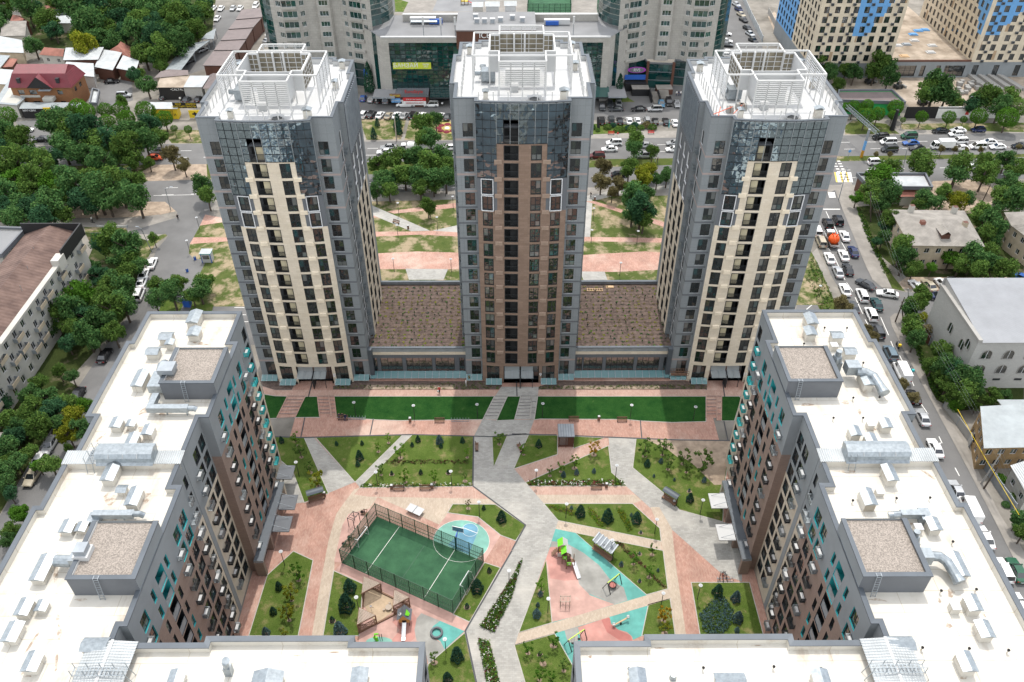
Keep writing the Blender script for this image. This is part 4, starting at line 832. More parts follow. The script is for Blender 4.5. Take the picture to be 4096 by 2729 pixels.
 for ya,yb in((78.6,85.7),(49.2,56.5)):
  x0,x1=sorted((X(-45.4),X(-38.34)));zt=35.35;m=MB();pl=[Vector(q)for q in((x0,ya),(x1,ya),(x1,yb),(x0,yb))]
  for i in range(4):a,b=pl[i],pl[(i+1)%4];m.face([(*a,31.5),(*b,31.5),(*b,zt),(*a,zt)],'dark_panel' if i==0 else 'grey_plaster')
  ph=m.build('roof_penthouse',R);g=MB();g.face([(x0+.3,ya+.3,zt-.3),(x1-.3,ya+.3,zt-.3),(x1-.3,yb,zt-.3),(x0+.3,yb,zt-.3)],'gravel');g.build('gravel_roof',ph,kind='stuff')
  c=MB();c.box((x0-.08,ya-.08,zt-.1),(x1+.08,ya+.45,zt+.05),'cap_metal');c.box((x0-.08,ya+.45,zt-.1),(x0+.42,yb+.02,zt+.05),'cap_metal');c.box((x1-.5,ya+.45,zt-.1),(x1+.08,yb+.02,zt+.05),'cap_metal')
  c.box((x0+.42,ya+.46,zt-.3),(x0+.47,yb,zt-.04),'panel_white');c.build('roof_edge',ph);l=MB();xl=X(-42.3)if sx>0 else X(-39.9);ladder_mesh(l,(xl,ya-.12,zt+.1),(xl,ya-.55,ZR),(0,-1,0));ladder_mesh(l,(xl,ya-.12,zt+.1),(xl,ya+.3,zt+.12),(0,0,1));l.build('ladder',ph)
 j=MB();corrug(j,X(-53.7),X(-39.45),66.45,68.5,ZP+.06,.14,'x',52);j.face([(X(-53.7),66.46,ZR),(X(-39.5),66.46,ZR),(X(-39.5),66.46,ZP+.05),(X(-53.7),66.46,ZP+.05)],'white_roof');j.build('joint_cover',R)
 j=MB();corrug(j,X(-41.4),X(-36.5),15,43.35,ZP+.05,.25,'y',96);j.box((min(X(-39.1),X(-38.8)),15,ZP+.22),(max(X(-39.1),X(-38.8)),43.4,ZP+.38),'panel_white');j.build('joint_cover',R)
 h=MB();a,b=sorted((X(-49.4),X(-42.6))if sx>0 else(X(-50),X(-42.4)));n=8;pr=[(-1.5+.2*0,ZP+.1),(-1.2,ZP+.35),(-.9,ZP+1.0),(-1.25,ZP+1.05),(-.9,ZP+1.5),(0.1,ZP+1.75),(.9,ZP+1.5),(.6,ZP+.1)]
 for i in range(len(pr)-1):
  p,q=pr[i],pr[i+1];h.face([(a,67.6+p[0],p[1]),(b,67.6+p[0],p[1]),(b,67.6+q[0],q[1]),(a,67.6+q[0],q[1])],'galvanised')
 for x in(a,b):h.face([(x,67.6+p[0],p[1])for p in pr],'galvanised')
 for k in range(1,4):x=a+(b-a)*k/4;h.beam((x,66.32,ZP+1.12),(x,66.7,ZP+1.52),.05,.04,'panel_white')
 h.build('joint_hood',R)
 br=MB()
 for x in((-50.6,-49.8)if sx>0 else(-43.6,-42.8)):
  br.beam((X(x),65.9,ZR),(X(x),66.3,ZP+.3),.06,.06,'galvanised');br.beam((X(x),66.3,ZP+.3),(X(x),68.8,ZP+.35),.06,.06,'galvanised');br.beam((X(x),68.8,ZP+.35),(X(x),69.2,ZR),.06,.06,'galvanised')
  for y in(66.3,67.5,68.8):br.beam((X(x),y,ZP+.3),(X(x),y,ZP+1.3),.05,.05,'galvanised',up=(0,1,0))
  br.beam((X(x),66.3,ZP+1.3),(X(x),68.8,ZP+1.3),.05,.05,'galvanised')
 for k in range(8):y=66.3+k*.36;x0,x1=((-50.6,-49.8)if sx>0 else(-43.6,-42.8));br.beam((X(x0),y,ZP+.33),(X(x1),y,ZP+.33),.12,.03,'galvanised')
 br.build('step_over',R)
 br=MB();ys=34.5
 for y in(39.6,40.4):
  br.beam((X(-42.2),y,ZR),(X(-41.4),y,ZP+.5),.06,.06,'galvanised');br.beam((X(-41.4),y,ZP+.5),(X(-36.4),y,ZP+.5),.06,.06,'galvanised');br.beam((X(-36.4),y,ZP+.5),(X(-36),y,ZR),.06,.06,'galvanised')
  for k in range(5):br.beam((X(-41.4+k*1.25),y,ZP+.5),(X(-41.4+k*1.25),y,ZP+1.4),.05,.05,'galvanised',up=(0,1,0))
  br.beam((X(-41.4),y,ZP+1.4),(X(-36.4),y,ZP+1.4),.05,.05,'galvanised')
 for k in range(14):x=-41.4+k*.38;br.beam((X(x),39.6,ZP+.52),(X(x),40.4,ZP+.52),.1,.03,'galvanised')
 br.build('step_over',R)
 return R
def roofbits(R,sx,items,pipes,ducts):
 for p,w,l,h,kd in items:vent(R,p,w,l,h,kd[0]if isinstance(kd,tuple)else kd,kd[1]if isinstance(kd,tuple)else 0)
 for p in pipes:part('vent_pipe',PIPE,R,Vector(p)-WL[R.name])
 for d in ducts:
  m=MB()
  for kind,*a in d:
   if kind=='b':m.box(*a[:2],a[2]if len(a)>2 else 'galvanised')
   else:m.tube(a[0],a[1],'galvanised',14)
  m.build('air_duct',R,smooth=False)
LB=block(1,'ten-storey block at the left of the yard, white roof, grey and brown walls')
RB=block(-1,'ten-storey block at the right of the yard, white roof, grey and brown walls')
g='gable';V=lambda t,x,y:T(t,x,y,ZR)
roofbits(LB,1,[(R1(1520,300,ZR),1.5,2.6,1.1,g),(R1(1520,478,ZR),1.4,1.7,1.0,g),(R1(1170,525,ZR),1.5,1.6,.9,(g,pi/2)),(R1(1215,610,ZR),.9,.9,1.0,g),(R1(1005,715,ZR),1.4,1.5,.9,(g,pi/2)),(R1(845,1065,ZR),1.3,3.0,1.0,g),(V('20',1068,795),1.15,1.5,.9,g),(V('20',1190,785),.85,.9,.6,g),(V('20',1350,860),1.1,1.5,.9,g),(V('20',1200,960),1.1,2.4,.9,g),(V('20',1015,1245),1.3,2.4,1.0,g),(V('20',1110,1375),.9,.9,.6,(g,pi/2)),(V('20',1225,1455),1.25,2.4,.9,g),(V('30',630,215),1.15,1.5,.7,g),(V('30',750,215),.9,1.0,.6,g),(V('30',410,590),1.3,3.0,.8,g),(V('30',250,940),1.15,1.7,.8,g),(V('30',400,920),.9,1.0,.6,g),(V('30',145,1165),1.25,1.9,.8,g),(V('30',325,1430),1.25,1.8,.8,g),(V('30',880,1285),1.2,2.2,.9,(g,pi/2))],[],[[('b',(-46.5,75.4,ZR+.7),(-41.2,76.2,ZR+1.5)),('b',(-46.52,76.2,ZR+.7),(-45.7,78.3,ZR+1.48)),('t',[(-41.2,75.8,ZR+1.1),(-40.5,75.8,ZR+1.1),(-40.2,75.8,ZR+.9)],.38),('b',(-44.2,75.7,ZR),(-44.1,75.9,ZR+.7)),('b',(-41.6,75.6,ZR),(-41.5,76,ZR+.7))],[('b',(-47.6,79.3,ZR+.5),(-45.7,82.4,ZR+1.7)),('t',[(-46.9,82.4,ZR+1.2),(-46.9,83.4,ZR+1.6),(-46.9,84.4,ZR+1.2)],.62),('b',(-45.9,80.2,ZR+1.9),(-44.0,81.6,35.6)),('b',(-45.9,79.9,35.6),(-43.9,81.8,36.3),'grey_metal')],[('b',(-47.0,58.6,ZR+.6),(-42.4,59.4,ZR+1.3)),('b',(-47.6,58.1,ZR),(-46.2,59.6,ZR+.7)),('t',[(-42.4,59,ZR+1),(-41.7,59,ZR+1),(-41.3,59,ZR+.7)],.36),('b',(-43.8,58.9,ZR),(-43.7,59.1,ZR+.6))],[('t',[(-48.4,52.6,ZR+1.3),(-46.6,52.5,ZR+1.3)],.65),('b',(-46.6,51.9,ZR+.9),(-45.5,53.1,ZR+2.2)),('b',(-45.6,51.5,35.1),(-44.0,53.2,35.7),'panel_white'),('b',(-45.4,51.7,35.7),(-44.2,53.0,36.4),'grey_metal')]])
P13=lambda*q:[V('13',*a)for a in q]
roofbits(RB,-1,[(R2(740,330,ZR),1.4,2.2,1.2,g),(R2(730,478,ZR),1.3,1.6,1.1,g),(R2(1062,525,ZR),1.3,1.4,1.1,(g,pi/2)),(R2(1038,622,ZR),.9,.9,.9,'box'),(R2(1225,728,ZR),1.3,1.4,1.1,(g,pi/2)),(R2(1425,1075,ZR),1.2,2.6,1.2,g),(V('23',755,875),1.1,1.4,1.0,g),(V('23',1030,805),1.1,1.4,1.0,g),(V('23',905,790),.8,.8,.8,'box'),(V('23',910,960),1.1,2.2,.9,g),(V('23',1065,1255),1.1,2.2,1.1,g),(V('23',870,1470),1.2,2.2,1.1,g),(V('23',990,1385),.8,.8,.6,'box'),(V('33',1455,210),1.1,1.5,1.0,g),(V('33',1330,215),.8,.8,.8,'box'),(V('33',1665,570),1.2,2.8,1.0,g),(V('33',1655,930),.85,.85,.9,'box'),(V('33',1800,915),1.15,1.6,1.0,g),(V('33',1905,1150),1.15,1.6,1.0,g),(V('33',1740,1440),1.2,1.8,1.0,g),(V('33',1170,1270),1.2,2.2,.8,(g,pi/2))],[V('13',x,y)for x,y in((500,1440),(700,1442))]+[V('23',x,y)for x,y in((315,60),(845,232),(990,540),(755,545),(578,725),(843,725),(750,1465),(1140,1445),(1440,1440))]+[V('33',x,y)for x,y in((1643,335),(1538,775),(1852,762),(1370,1284),(1787,1292),(2138,1308),(43,1455),(465,1472))],[[('b',(45.1,81.6,ZR+1.2),(46.9,83.2,ZR+2.6)),('t',[(46.4,81.8,ZR+1.7),(47.6,81.7,ZR+1.7),(48.5,81.0,ZR+1.6),(48.9,79.2,ZR+1.3),(49.1,78.2,ZR+1.1)],[.6,.6,.6,.6,.75])],[('b',(43.9,83.6,ZR),(45.2,84.8,ZR+1.6)),('t',[(44.5,84.2,ZR+1.6),(44.5,84.2,ZR+2.2),(44.5,84.2,ZR+2.5)],[.75,.65,.5]),('t',[(44.5,84.2,ZR+2.5),(44.5,84.2,ZR+3.3)],.4)],[('b',(42.1,86.5,ZR+.4),(44.6,87.0,ZR+.9)),('t',[(41.2,86.6,ZR+.7),(42.1,86.7,ZR+.7)],.28)],[('b',(44.0,58.2,ZR+.6),(46.6,59.0,ZR+1.4)),('b',(46.2,57.7,ZR),(47.4,59.4,ZR+1.2)),('t',[(44,58.6,ZR+1),(43.1,58.5,ZR+1),(42.7,58.5,ZR+.9)],.4)],[('b',(43.4,51.8,ZR+1.1),(44.8,53.1,ZR+2.4)),('t',[(44.6,52.6,ZR+1.6),(45.8,52.5,ZR+1.6),(46.4,51.9,ZR+1.5),(46.8,50.4,ZR+1.2),(47,49.7,ZR+1)],[.55,.55,.55,.55,.7])],[('b',(43.4,54.2,ZR),(44.5,55.3,ZR+1.4)),('t',[(43.9,54.8,ZR+1.4),(43.9,54.8,ZR+1.9),(43.9,54.8,ZR+2.2)],[.7,.6,.45]),('t',[(43.9,54.8,ZR+2.2),(43.9,54.8,ZR+2.9)],.35)]])
def front(sx,label):
 X=(lambda x:x)if sx>0 else(lambda x:-2.1-x);R=thing('apartment_block',label,'apartment block',(X(-23),30,0));wl,rf=MB(),MB()
 pl=ccw([(X(x),y)for x,y in[(-38.7,15),(-8.4,15),(-8.4,43.2),(-15.4,43.2),(-15.4,43.9),(-30,43.9),(-30,43.2),(-38.7,43.2)]]);parapet(rf,pl,ZR,ZP,.5,'cap_metal','grey_plaster');n=len(pl)
 for i in range(n):
  a,b=pl[i],pl[(i+1)%n]
  if abs(a.x-b.x)<.01 and abs(a.x-X(-8.4))<.1:
   ops=[(26.0,27.4,31-3*k-2.2,31-3*k,.25,'frame_dark')for k in range(10)];facade(wl,(lambda u,d,z:(X(-8.4)-sx*d,15+u,z)),0,28.2,0,ZR-.3,ops,lambda u,z:'grey_plaster' if z>25.9 else 'cream_brick',zc=(25.9,));W=Fit(R)
   for o in ops:W.put(win_mesh(1.4,2.2,1,.4),(X(-8.4)-sx*.2,15+26.7,o[2]),sx*pi/2)
   W.done()
  else:wl.face([(*a,0),(*b,0),(*b,ZR-.3),(*a,ZR-.3)],'grey_plaster')
 wl.build('wall',R);rf.build('roof',R);return R
FLB=front(1,'white-roofed block at the bottom edge of the photo, left of the path');FRB=front(-1,'white-roofed block at the bottom edge of the photo, right of the path')
roofbits(FLB,1,[(V('30',1600,1590),1.2,1.6,.8,g),(V('31',935,1580),1.3,1.8,.8,g),(V('31',120,1580),2.6,1.2,.7,(g,0))],[],[[('b',(-27.4,40.2,ZR),(-26.7,40.9,ZR+1.3)),('t',[(-27.05,40.5,ZR+1.3),(-27.05,40.5,ZR+2.1),(-26.85,40.5,ZR+2.5)],[.3,.3,.38])]])
roofbits(FRB,-1,[(V('32',1120,1590),1.3,1.8,.9,g),(V('32',1940,1610),1.3,2.6,.9,(g,pi/2)),(V('33',455,1590),1.3,1.6,.9,g)],[V('32',1043,1475),V('32',1708,1465)],[[('t',[(15.6,39.9,ZR),(15.6,39.9,ZR+.7)],[.35,.3])]])
def stains(R,t,data):
 m=MB()
 for q in data.split():
  x,y,rx,ry,a=map(float,q.split(','));r=random.Random(int(x));m.face([T(t,x+rx*k_*cos(b)*cos(a)-ry*k_*sin(b)*sin(a),y+rx*k_*cos(b)*sin(a)+ry*k_*sin(b)*cos(a),ZR+.012)for b,k_ in((2*pi*k/14,r.uniform(.6,1.15))for k in range(14))],'roof_stain')
 m.build('roof_stain',R,kind='stuff')
stains(LB,'20','1310,620,95,28,-.6 1480,655,70,22,-.2 985,1430,75,60,0 1270,815,35,40,0 1140,810,60,14,-.8 1310,1420,30,70,.4 1700,600,60,12,0 900,880,70,10,-.7 1780,30,90,16,.2');stains(LB,'30','500,580,22,100,.1 290,1210,160,14,-1.0 530,1120,22,70,0 515,985,22,34,0 240,1490,60,36,0 560,240,36,24,0 505,1400,14,110,.1 1040,95,50,22,-.4 720,830,60,14,0')
stains(RB,'23','695,560,36,22,0 350,580,60,14,0 930,800,40,16,0 520,440,80,14,.1 700,1180,120,14,.05 820,640,20,30,0 1440,1210,80,12,.6 560,50,40,14,0');stains(RB,'33','1620,1060,36,24,.3 1640,770,34,40,0 980,830,90,12,.1 1250,95,40,12,0 1750,1520,50,26,0 1930,960,40,10,.8 1280,150,20,14,0 1540,840,16,30,-.3');stains(FLB,'31','430,1232,50,8,0 380,1330,44,8,0 700,1300,60,8,0');stains(FRB,'32','1330,1262,70,8,0 700,1340,20,14,0 2180,1240,60,8,0')
M('grey_tin',(.23,.24,.258),.5,.08,.3,wave=(1.3,'X',.4))
# ---------------------------------------------------------------- buildings beyond
def wallrun(m,pts,z0,z1,mats,opsf,W,dep=.25,glass='dark_glass',fr='frame_white',mull=1,close=False):
 """walls along a polyline; opsf(i, L) -> openings for run i; the outside is on the right of travel"""
 for i in range(len(pts)-1+(1 if close else 0)):
  a,b=Vector(pts[i]).to_2d(),Vector(pts[(i+1)%len(pts)]).to_2d();L=(b-a).length;d=(b-a)/L;P=flat(a.x,a.y,d.x,d.y);ops=opsf(i,L)
  facade(m,P,0,L,z0,z1,ops,mats if callable(mats)else(lambda u,z:mats),rev=None,depth=dep,zc=getattr(mats,'zc',()))
  for o in ops:
   if W:W.put(win_mesh(o[1]-o[0],o[3]-o[2],o[6]if len(o)>6 else mull,o[7]if len(o)>7 else 0,fr=fr,fw=.06,glass=glass),P((o[0]+o[1])/2,dep-.06,o[2]),atan2(d.y,d.x))
def row(L,n,w,z0,z1,m=None):
 return[((i+.5)*L/n-w/2,(i+.5)*L/n+w/2,z0,z1)for i in range(n)]
MY=246.6;R=thing('glass_hall','dark green glass shopping hall between the two curved beige towers','hall',(-5,252,0));W=Fit(R);m=MB();o_=WL[R.name]
m.box((-38.1,MY-.5,0),(-35.9,MY+1,19.8),'beige_clad');m.box((28.3,MY-.5,0),(30.4,MY+1,19.8),'beige_clad');m.box((-35.9,MY-.5,18.4),(28.3,MY+1,19.8),'beige_clad')
m.box((-35.9,MY+.3,0),(28.3,MY+1,18.4),'interior')
for x0,y0,x1,y1 in((-38.1,MY,-46.5,258.5),(30.4,MY,38.5,258)):
 a,b=Vector((x0,y0)),Vector((x1,y1));
 for f0,f1,mt in((0,.22,'beige_clad'),(.22,.4,'green_glass'),(.4,1,'beige_clad')):p,q=a.lerp(b,f0),a.lerp(b,f1);m.face([(*p,0),(*q,0),(*q,19.8),(*p,19.8)],mt)
m.build('wall',R);c=MB();mu=MB();nx,nz=40,12
for i in range(nx):
 for j in range(nz):
  xa,xb=-35.9+64.2*i/nx,-35.9+64.2*(i+1)/nx;za,zb=3.6+14.8*j/nz,3.6+14.8*(j+1)/nz;t1,t2=rnd.uniform(-.03,.03),rnd.uniform(-.03,.03)
  c.face([(xa,MY+t1,za),(xb,MY-t1,za),(xb,MY-t1+t2,zb),(xa,MY+t1+t2,zb)],'green_glass')
for i in range(nx+1):x=-35.9+64.2*i/nx;mu.box((x-.05,MY-.1,3.6),(x+.05,MY-.04,18.4),'frame_dark')
for j in range(nz+1):z=3.6+14.8*j/nz;mu.box((-35.9,MY-.12,z-.05),(28.3,MY-.08,z+.05),'frame_dark')
cw=c.build('curtain_wall',R);mu.build('mullion',cw);r=MB();pl=ccw([(-38,MY),(30.3,MY),(38.5,258),(34,268),(-40,268),(-46.5,258.5)]);r.face([(*p,19.2)for p in pl],'flat_roof')
r.box((-38.1,MY-.6,19.8),(30.4,MY+.2,20.2),'panel_white');r.box((-33,262,19.2),(28,263.5,21.4),'beige_clad','panel_white');r.build('roof',R)
u=MB();u.box((-30.5,259.5,19.6),(-22.5,261.2,21.2),'panel_white');u.box((-24.5,259.2,19.4),(-20.5,260.2,20.8),'blue');u.tube([(-30,258,20.5),(-22,258,20.5)],.35,'galvanised',8);u.build('air_handler',R);u=MB();u.box((11,258.5,19.4),(19,260,20.9),'panel_white');u.box((11.5,258,19.4),(15.5,258.6,20.6),'blue');u.build('air_handler',R)
u=MB();u.box((-15.5,245.9,16.5),(8,249,21.8),'brown_cladding');u.box((-15.7,245.7,21.8),(8.2,262,22.2),'brown_metal','flat_roof');u.build('sign_box',R);text('ICBA',2.3,(-6.3,245.8,20.6),(pi/2,0,0),'frame_white',R)
for x,y in((-9.5,252),(-7.2,252),(-4.8,252),(-2.4,253),(-10,256),(1.2,255),(4.2,253)):q=MB();q.box((x-.8,y-.6,22.2),(x+.8,y+.6,23.6),'panel_white');q.box((x-.6,y-.66,22.4),(x+.6,y-.6,23.4),'grey_metal');q.build('roof_unit',R)
for x,y,w,mt in((-5,265,4,'panel_white'),(.6,265.5,3.4,'panel_white'),(-9.6,264.5,3,'plaster_pale')):q=MB();q.box((x-w/2,y-1.5,19.2),(x+w/2,y+1.5,23.4),mt);q.add([(x-w/2-.3,y-1.8,23.4),(x+w/2+.3,y-1.8,23.4),(x+w/2+.3,y+1.8,23.4),(x-w/2-.3,y+1.8,23.4),(x-w/2-.3,y,24.4),(x+w/2+.3,y,24.4)],[(0,1,5,4),(2,3,4,5),(1,2,5),(3,0,4)],'metal_pale');q.build('roof_hut',R)
for x,y in((-25.5,249.5),(-20.2,249),(-16,249.5),(19.5,250)):q=MB();q.tube([(x,y,19.2),(x,y,24.5)],.12,'galvanised',6);q.box((x-.3,y-.2,22.5),(x+.3,y+.2,24.8),'panel_white');q.build('antenna',R)
text('БАНЗАЙ',1.85,(-31.3,MY-.35,11.4),(pi/2,0,0),'frame_white',R);text('ЗАЛЫ\nЗАЛ',.7,(-25.2,MY-.35,11.4),(pi/2,0,0),'frame_white',R);q=MB();q.box((-35.2,MY-.3,10.3),(-23.6,MY-.2,12.3),'lime');q.names=['yellow_green'];M('yellow_green',(.52,.58,.05),.6,.05);q.build('banner',R)
q=MB();q.box((-34.6,MY-5,3.4),(-24.6,MY,4.2),'dark_panel');q.box((-34.6,MY-4.6,0),(-24.6,MY-.2,3.4),'brown_cladding');q.build('entrance_porch',R)
q=MB();q.box((-32.6,MY-5.15,4.3),(-25.2,MY-5.0,6.0),'dark_panel');q.build('sign_board',R);text('EuroStyle',1.45,(-28.9,MY-5.25,5.2),(pi/2,0,0),'red',R);q=MB();q.box((-32.4,MY-5.2,2.2),(-25.4,MY-5.05,3.3),'red');q.box((-32.4,MY-5.2,.9),(-25.4,MY-5.05,2.2),'cloth_white');q.build('sign_board',R)
text('ЕСІКТЕР МЕН ЛАМИНАТ',.42,(-28.9,MY-5.3,2.75),(pi/2,0,0),'frame_white',R);text('МЕЖКОМНАТНЫЕ ДВЕРИ',.42,(-28.9,MY-5.3,1.6),(pi/2,0,0),'red',R)
q=MB();q.box((-36.4,MY-5.1,3.3),(-33.0,MY-5.0,4.5),'timber');q.box((-36.0,MY-5.1,1.7),(-33.2,MY-5.0,3.0),'sky_panel');q.build('sign_board',R);text('Банзай',.85,(-34.7,MY-5.2,3.9),(pi/2,0,0),'yellow',R);text('НОТАРИУС',.5,(-34.6,MY-5.2,2.35),(pi/2,0,0),'frame_white',R)
q=MB()
for x0,x1 in((-24.2,-14.5),(22,31)):q.box((x0,MY-5,2.8),(x1,MY-4.8,3.3),'frame_dark');q.add([(x0,MY-5,3.3),(x1,MY-5,3.3),(x1,MY-.1,4.6),(x0,MY-.1,4.6)],[(0,1,2,3)],'green_glass')
q.build('glass_canopy',R);q=MB();q.box((-41.5,240.5,3.4),(-34.8,MY,3.9),'grey_metal','flat_roof');q.box((30.5,240.6,3.4),(36,MY+2,3.9),'grey_metal','flat_roof');q.build('porch_roof',R);W.done()
def curved(sx,label):
 c0=0 if sx>0 else-7.7;X=(lambda x:x)if sx>0 else(lambda x:-7.9-x);R=thing('curved_tower',label,'tower',(X(50),268,0));W=Fit(R);m,g_=MB(),MB();zt=46;ks=[9.6+3.15*k for k in range(7)]
 pts=[(33.5,254),(36.6,255.4),(40.6,257.2),(43.6,259.4),(46.0,259.6),(46.6,258.4),(50.4,258.2),(51.0,259.4),(53.6,259.2),(56.4,257.4),(61,257.0),(64.8,259)]
 def ops(i,L):
  out=[]
  for k,z in enumerate(ks):
   if i==0:out+=[(L*.52,L*.93,z,z+1.55)]
   elif i==1:out+=[(.15,L-.1,z-.1,z+1.75)]if k>=2 else[(L*.3,L-.2,z,z+1.7)]
   elif i in(2,8):out+=[(L*.3,L*.72,z,z+1.5)]
   elif i==5:out+=[(.55,L-.55,z,z+1.5)]
   elif i==9:out+=[(.1,L-.1,z-.1,z+1.75)]if k>=2 else[(L*.05,L*.66,z,z+1.7)]
   elif i==10:out+=[(.2,L*.5,z,z+1.55)]
  return out
 if sx>0:P_=pts;op=ops
 else:P_=[(X(a),b)for a,b in pts[::-1]];n=len(pts)-1;op=lambda i,L:[(L-o[1],L-o[0],*o[2:])for o in ops(n-1-i,L)]
 wallrun(m,P_,8.2,zt,'beige_clad',op,W,glass='green_glass',mull=2)
 for pt,n in((pts,1),):
  for i in(1,9):
   for k,z in enumerate(ks):
    a,b=Vector(pts[i]),Vector(pts[i+1]);m.beam((X(a.x),a.y-.25,z-.4),(X(b.x),b.y-.25,z-.4),.5,.7,'beige_clad')
 m.face([(X(a),b,zt)for a,b in pts]+[(X(70),285,zt),(X(28),285,zt)],'flat_roof');m.build('wall',R);W.done()
 g1=[(28.2,270),(28.1,264),(28.9,259.5),(30.8,256.2),(33.5,254)];g2=[(64.8,259),(67.6,261.4),(69.6,265),(70.6,270),(70.6,276)]
 for gp,zb in((g1,20.5),(g2,3)):
  gl=MB()
  for i in range(len(gp)-1):
   a,b=Vector((X(gp[i][0]),gp[i][1])),Vector((X(gp[i+1][0]),gp[i+1][1]));n=3
   for q in range(n):
    p0,p1=a.lerp(b,q/n),a.lerp(b,(q+1)/n);z=zb;k=0
    while z<zt:h=1.75 if k%2==0 else 1.4;gl.face([(*p0,z),(*p1,z),(*p1,min(zt,z+h-.06)),(*p0,min(zt,z+h-.06))],'green_glass' if k%2==0 else 'teal_spandrel');z+=h;k+=1
  gl.build('corner_glazing',R)
 b=MB();bp=[(X(a),q-.2)for a,q in((33.8,257),(37.4,257.6),(43.5,259.8))]+[(X(44.2),256.4),(X(52.2),255.6),(X(53.2),258.8),(X(61),257.4),(X(66),259.5)]
 for i in range(len(bp)-1):
  a,c=Vector(bp[i]),Vector(bp[i+1]);n=max(1,round((c-a).length/1.5))
  for q in range(n):
   p0,p1=a.lerp(c,q/n),a.lerp(c,(q+1)/n)
   for z in(0,2.7,5.4):b.face([(*p0,z+.05),(*p1,z+.05),(*p1,z+2.6),(*p0,z+2.6)],'green_glass')
 gb=b.build('base_glazing',R);f=MB()
 for z in(2.7,5.4,8.15):
  for i in range(len(bp)-1):f.beam((*bp[i],z),(*bp[i+1],z),.3,.2 if z<8 else .5,'dark_panel')
 for i in(3,4):f.box((bp[i][0]-.4,bp[i][1]-.4,0),(bp[i][0]+.4,bp[i][1]+.4,8.6),'brown_cladding')
 f.build('base_frame',R)
 if sx>0:
  s=MB();s.box((37.2,253.5,0),(44,256.5,2.6),'banner_black');s.box((47,251,0),(52,254.8,1.7),'brown_cladding','pavement')
  for k in range(8):s.box((47.2,250.9-k*.38,0),(50.6,251.3-k*.38,1.6-k*.2),'pavement')
  for k in range(9):s.box((44.4+k*.1,248.4-k*.5,0),(46.6+k*.1,248.9-k*.5,1.9-k*.2),'pavement')
  s.box((39,250,0),(44.4,253.4,2.2),'banner_black','pavement');s.box((44.3,244.6,0),(44.6,250,2.4),'banner_black');s.box((46.9,244.6,0),(47.3,250,2.0),'banner_black');s.build('entrance_stairs',R)
  e=MB();n=24;cx,cz=40.6,6.4
  for r_,mt,y in((1.0,'wine_sign',255.1),(.8,'dark_panel',255.02)):e.face([(cx+2.9*r_*cos(2*pi*k/n),y,cz+1.0*r_*sin(2*pi*k/n))for k in range(n)],mt)
  e.box((37.0,255.2,3.2),(43.6,255.5,4.7),'blue');e.build('sign_board',R);text('RVS',1.3,(cx,254.9,cz),(pi/2,0,0),'frame_white',R)
 else:s=MB();s.box((X(38.2),256.2,4.0),(X(33.4),256.5,6.3),'blue');s.build('sign_board',R);text('JET',1.5,(X(35.6),256.1,5.3),(pi/2,0,0),'frame_white',R)
GLASS('teal_spandrel',(.004,.045,.046),.12,.1,.4);M('wine_sign',(.35,.04,.4),.5,.05)
curved(1,'curved beige tower with green glass corners rising behind the right cream tower');curved(-1,'curved beige tower with green glass corners rising behind the left cream tower')
def siteblock(x0,x1,y0,depth,ztop,blue,label,cols,side):
 R=thing('unfinished_block',label,'apartment block',((x0+x1)/2,y0+depth/2,0));W=Fit(R);m=MB();zs=[7.6+3.05*k for k in range(8)]
 def mt(L,off):
  def f(u,z):return 'grey_plaster' if z<5 else('sky_panel' if blue(u+off,z)else('tan_panel' if(int(u*1.7+off)*7+int(z/3.05)*5)%29==0 else 'cream_site'))
  return f
 f1=mt(0,0);r1=[(c-.8,c+.8,z-1.9,z+.1)for z in zs for c in cols]+[(c-.9,c+.9,.4,4.0)for c in cols[::2]]
 P=flat(x0,y0,1,0);facade(m,P,0,x1-x0,0,ztop,r1,f1,zc=[5]+[z+.6 for z in zs],uc=[q*1.2 for q in range(int((x1-x0)/1.2)+1)],rev='frame_dark')
 for o in r1:W.put(win_mesh(o[1]-o[0],o[3]-o[2],1,0,glass='dark_glass'),P((o[0]+o[1])/2,.18,o[2]),0)
 P2=lambda u,d,z:(x0+d,y0+u,z);r2=[(2+3.2*k-.7,2+3.2*k+.7,z-1.9,z+.1)for z in zs for k in range(int(depth/3.2))];facade(m,P2,0,depth,0,ztop,r2,mt(0,40 if side else 3),zc=[5]+[z+.6 for z in zs],uc=[q*1.2 for q in range(int(depth/1.2)+1)],rev='frame_dark')
 for o in r2:W.put(win_mesh(o[1]-o[0],o[3]-o[2],1,0,glass='dark_glass'),P2((o[0]+o[1])/2,.18,o[2]),-pi/2)
 P3=lambda u,d,z:(x1-d,y0+u,z);facade(m,P3,0,depth,0,ztop,[],lambda u,z:'grey_plaster' if z<5 else 'cream_site');m.face([(x0,y0+depth,0),(x1,y0+depth,0),(x1,y0+depth,ztop),(x0,y0+depth,ztop)],'cream_site');m.face([(x0,y0,ztop),(x1,y0,ztop),(x1,y0+depth,ztop),(x0,y0+depth,ztop)],'flat_roof')
 m.build('wall',R);W.done();o_=WL[R.name];q=0
 bx=MB();bx.box((-.45,-.45,0),(.45,0,.75),'dark_panel');bx.box((-.38,-.5,.1),(.38,-.45,.65),'frame_dark');BX=bx.mesh('air_conditioner_box')
 for z in zs:
  for i in range(0,len(cols)-1,2):part('air_conditioner_box',BX,R,Vector((x0+(cols[i]+cols[i+1])/2+(.4 if q%2 else-.4),y0-.02,z-2.6))-o_);q+=1
M('cream_site',(.60,.52,.40),.85,.1,.4)
siteblock(97.7,124.6,264,42,62,lambda u,z:(12.5<u<17+max(0,z-15)*.55 and z>14)or u>60,'cream apartment block with a blue stepped patch, nearer the towers',[2,5.4,8.4,11.2,14.6,18.4,21.6,25],True)
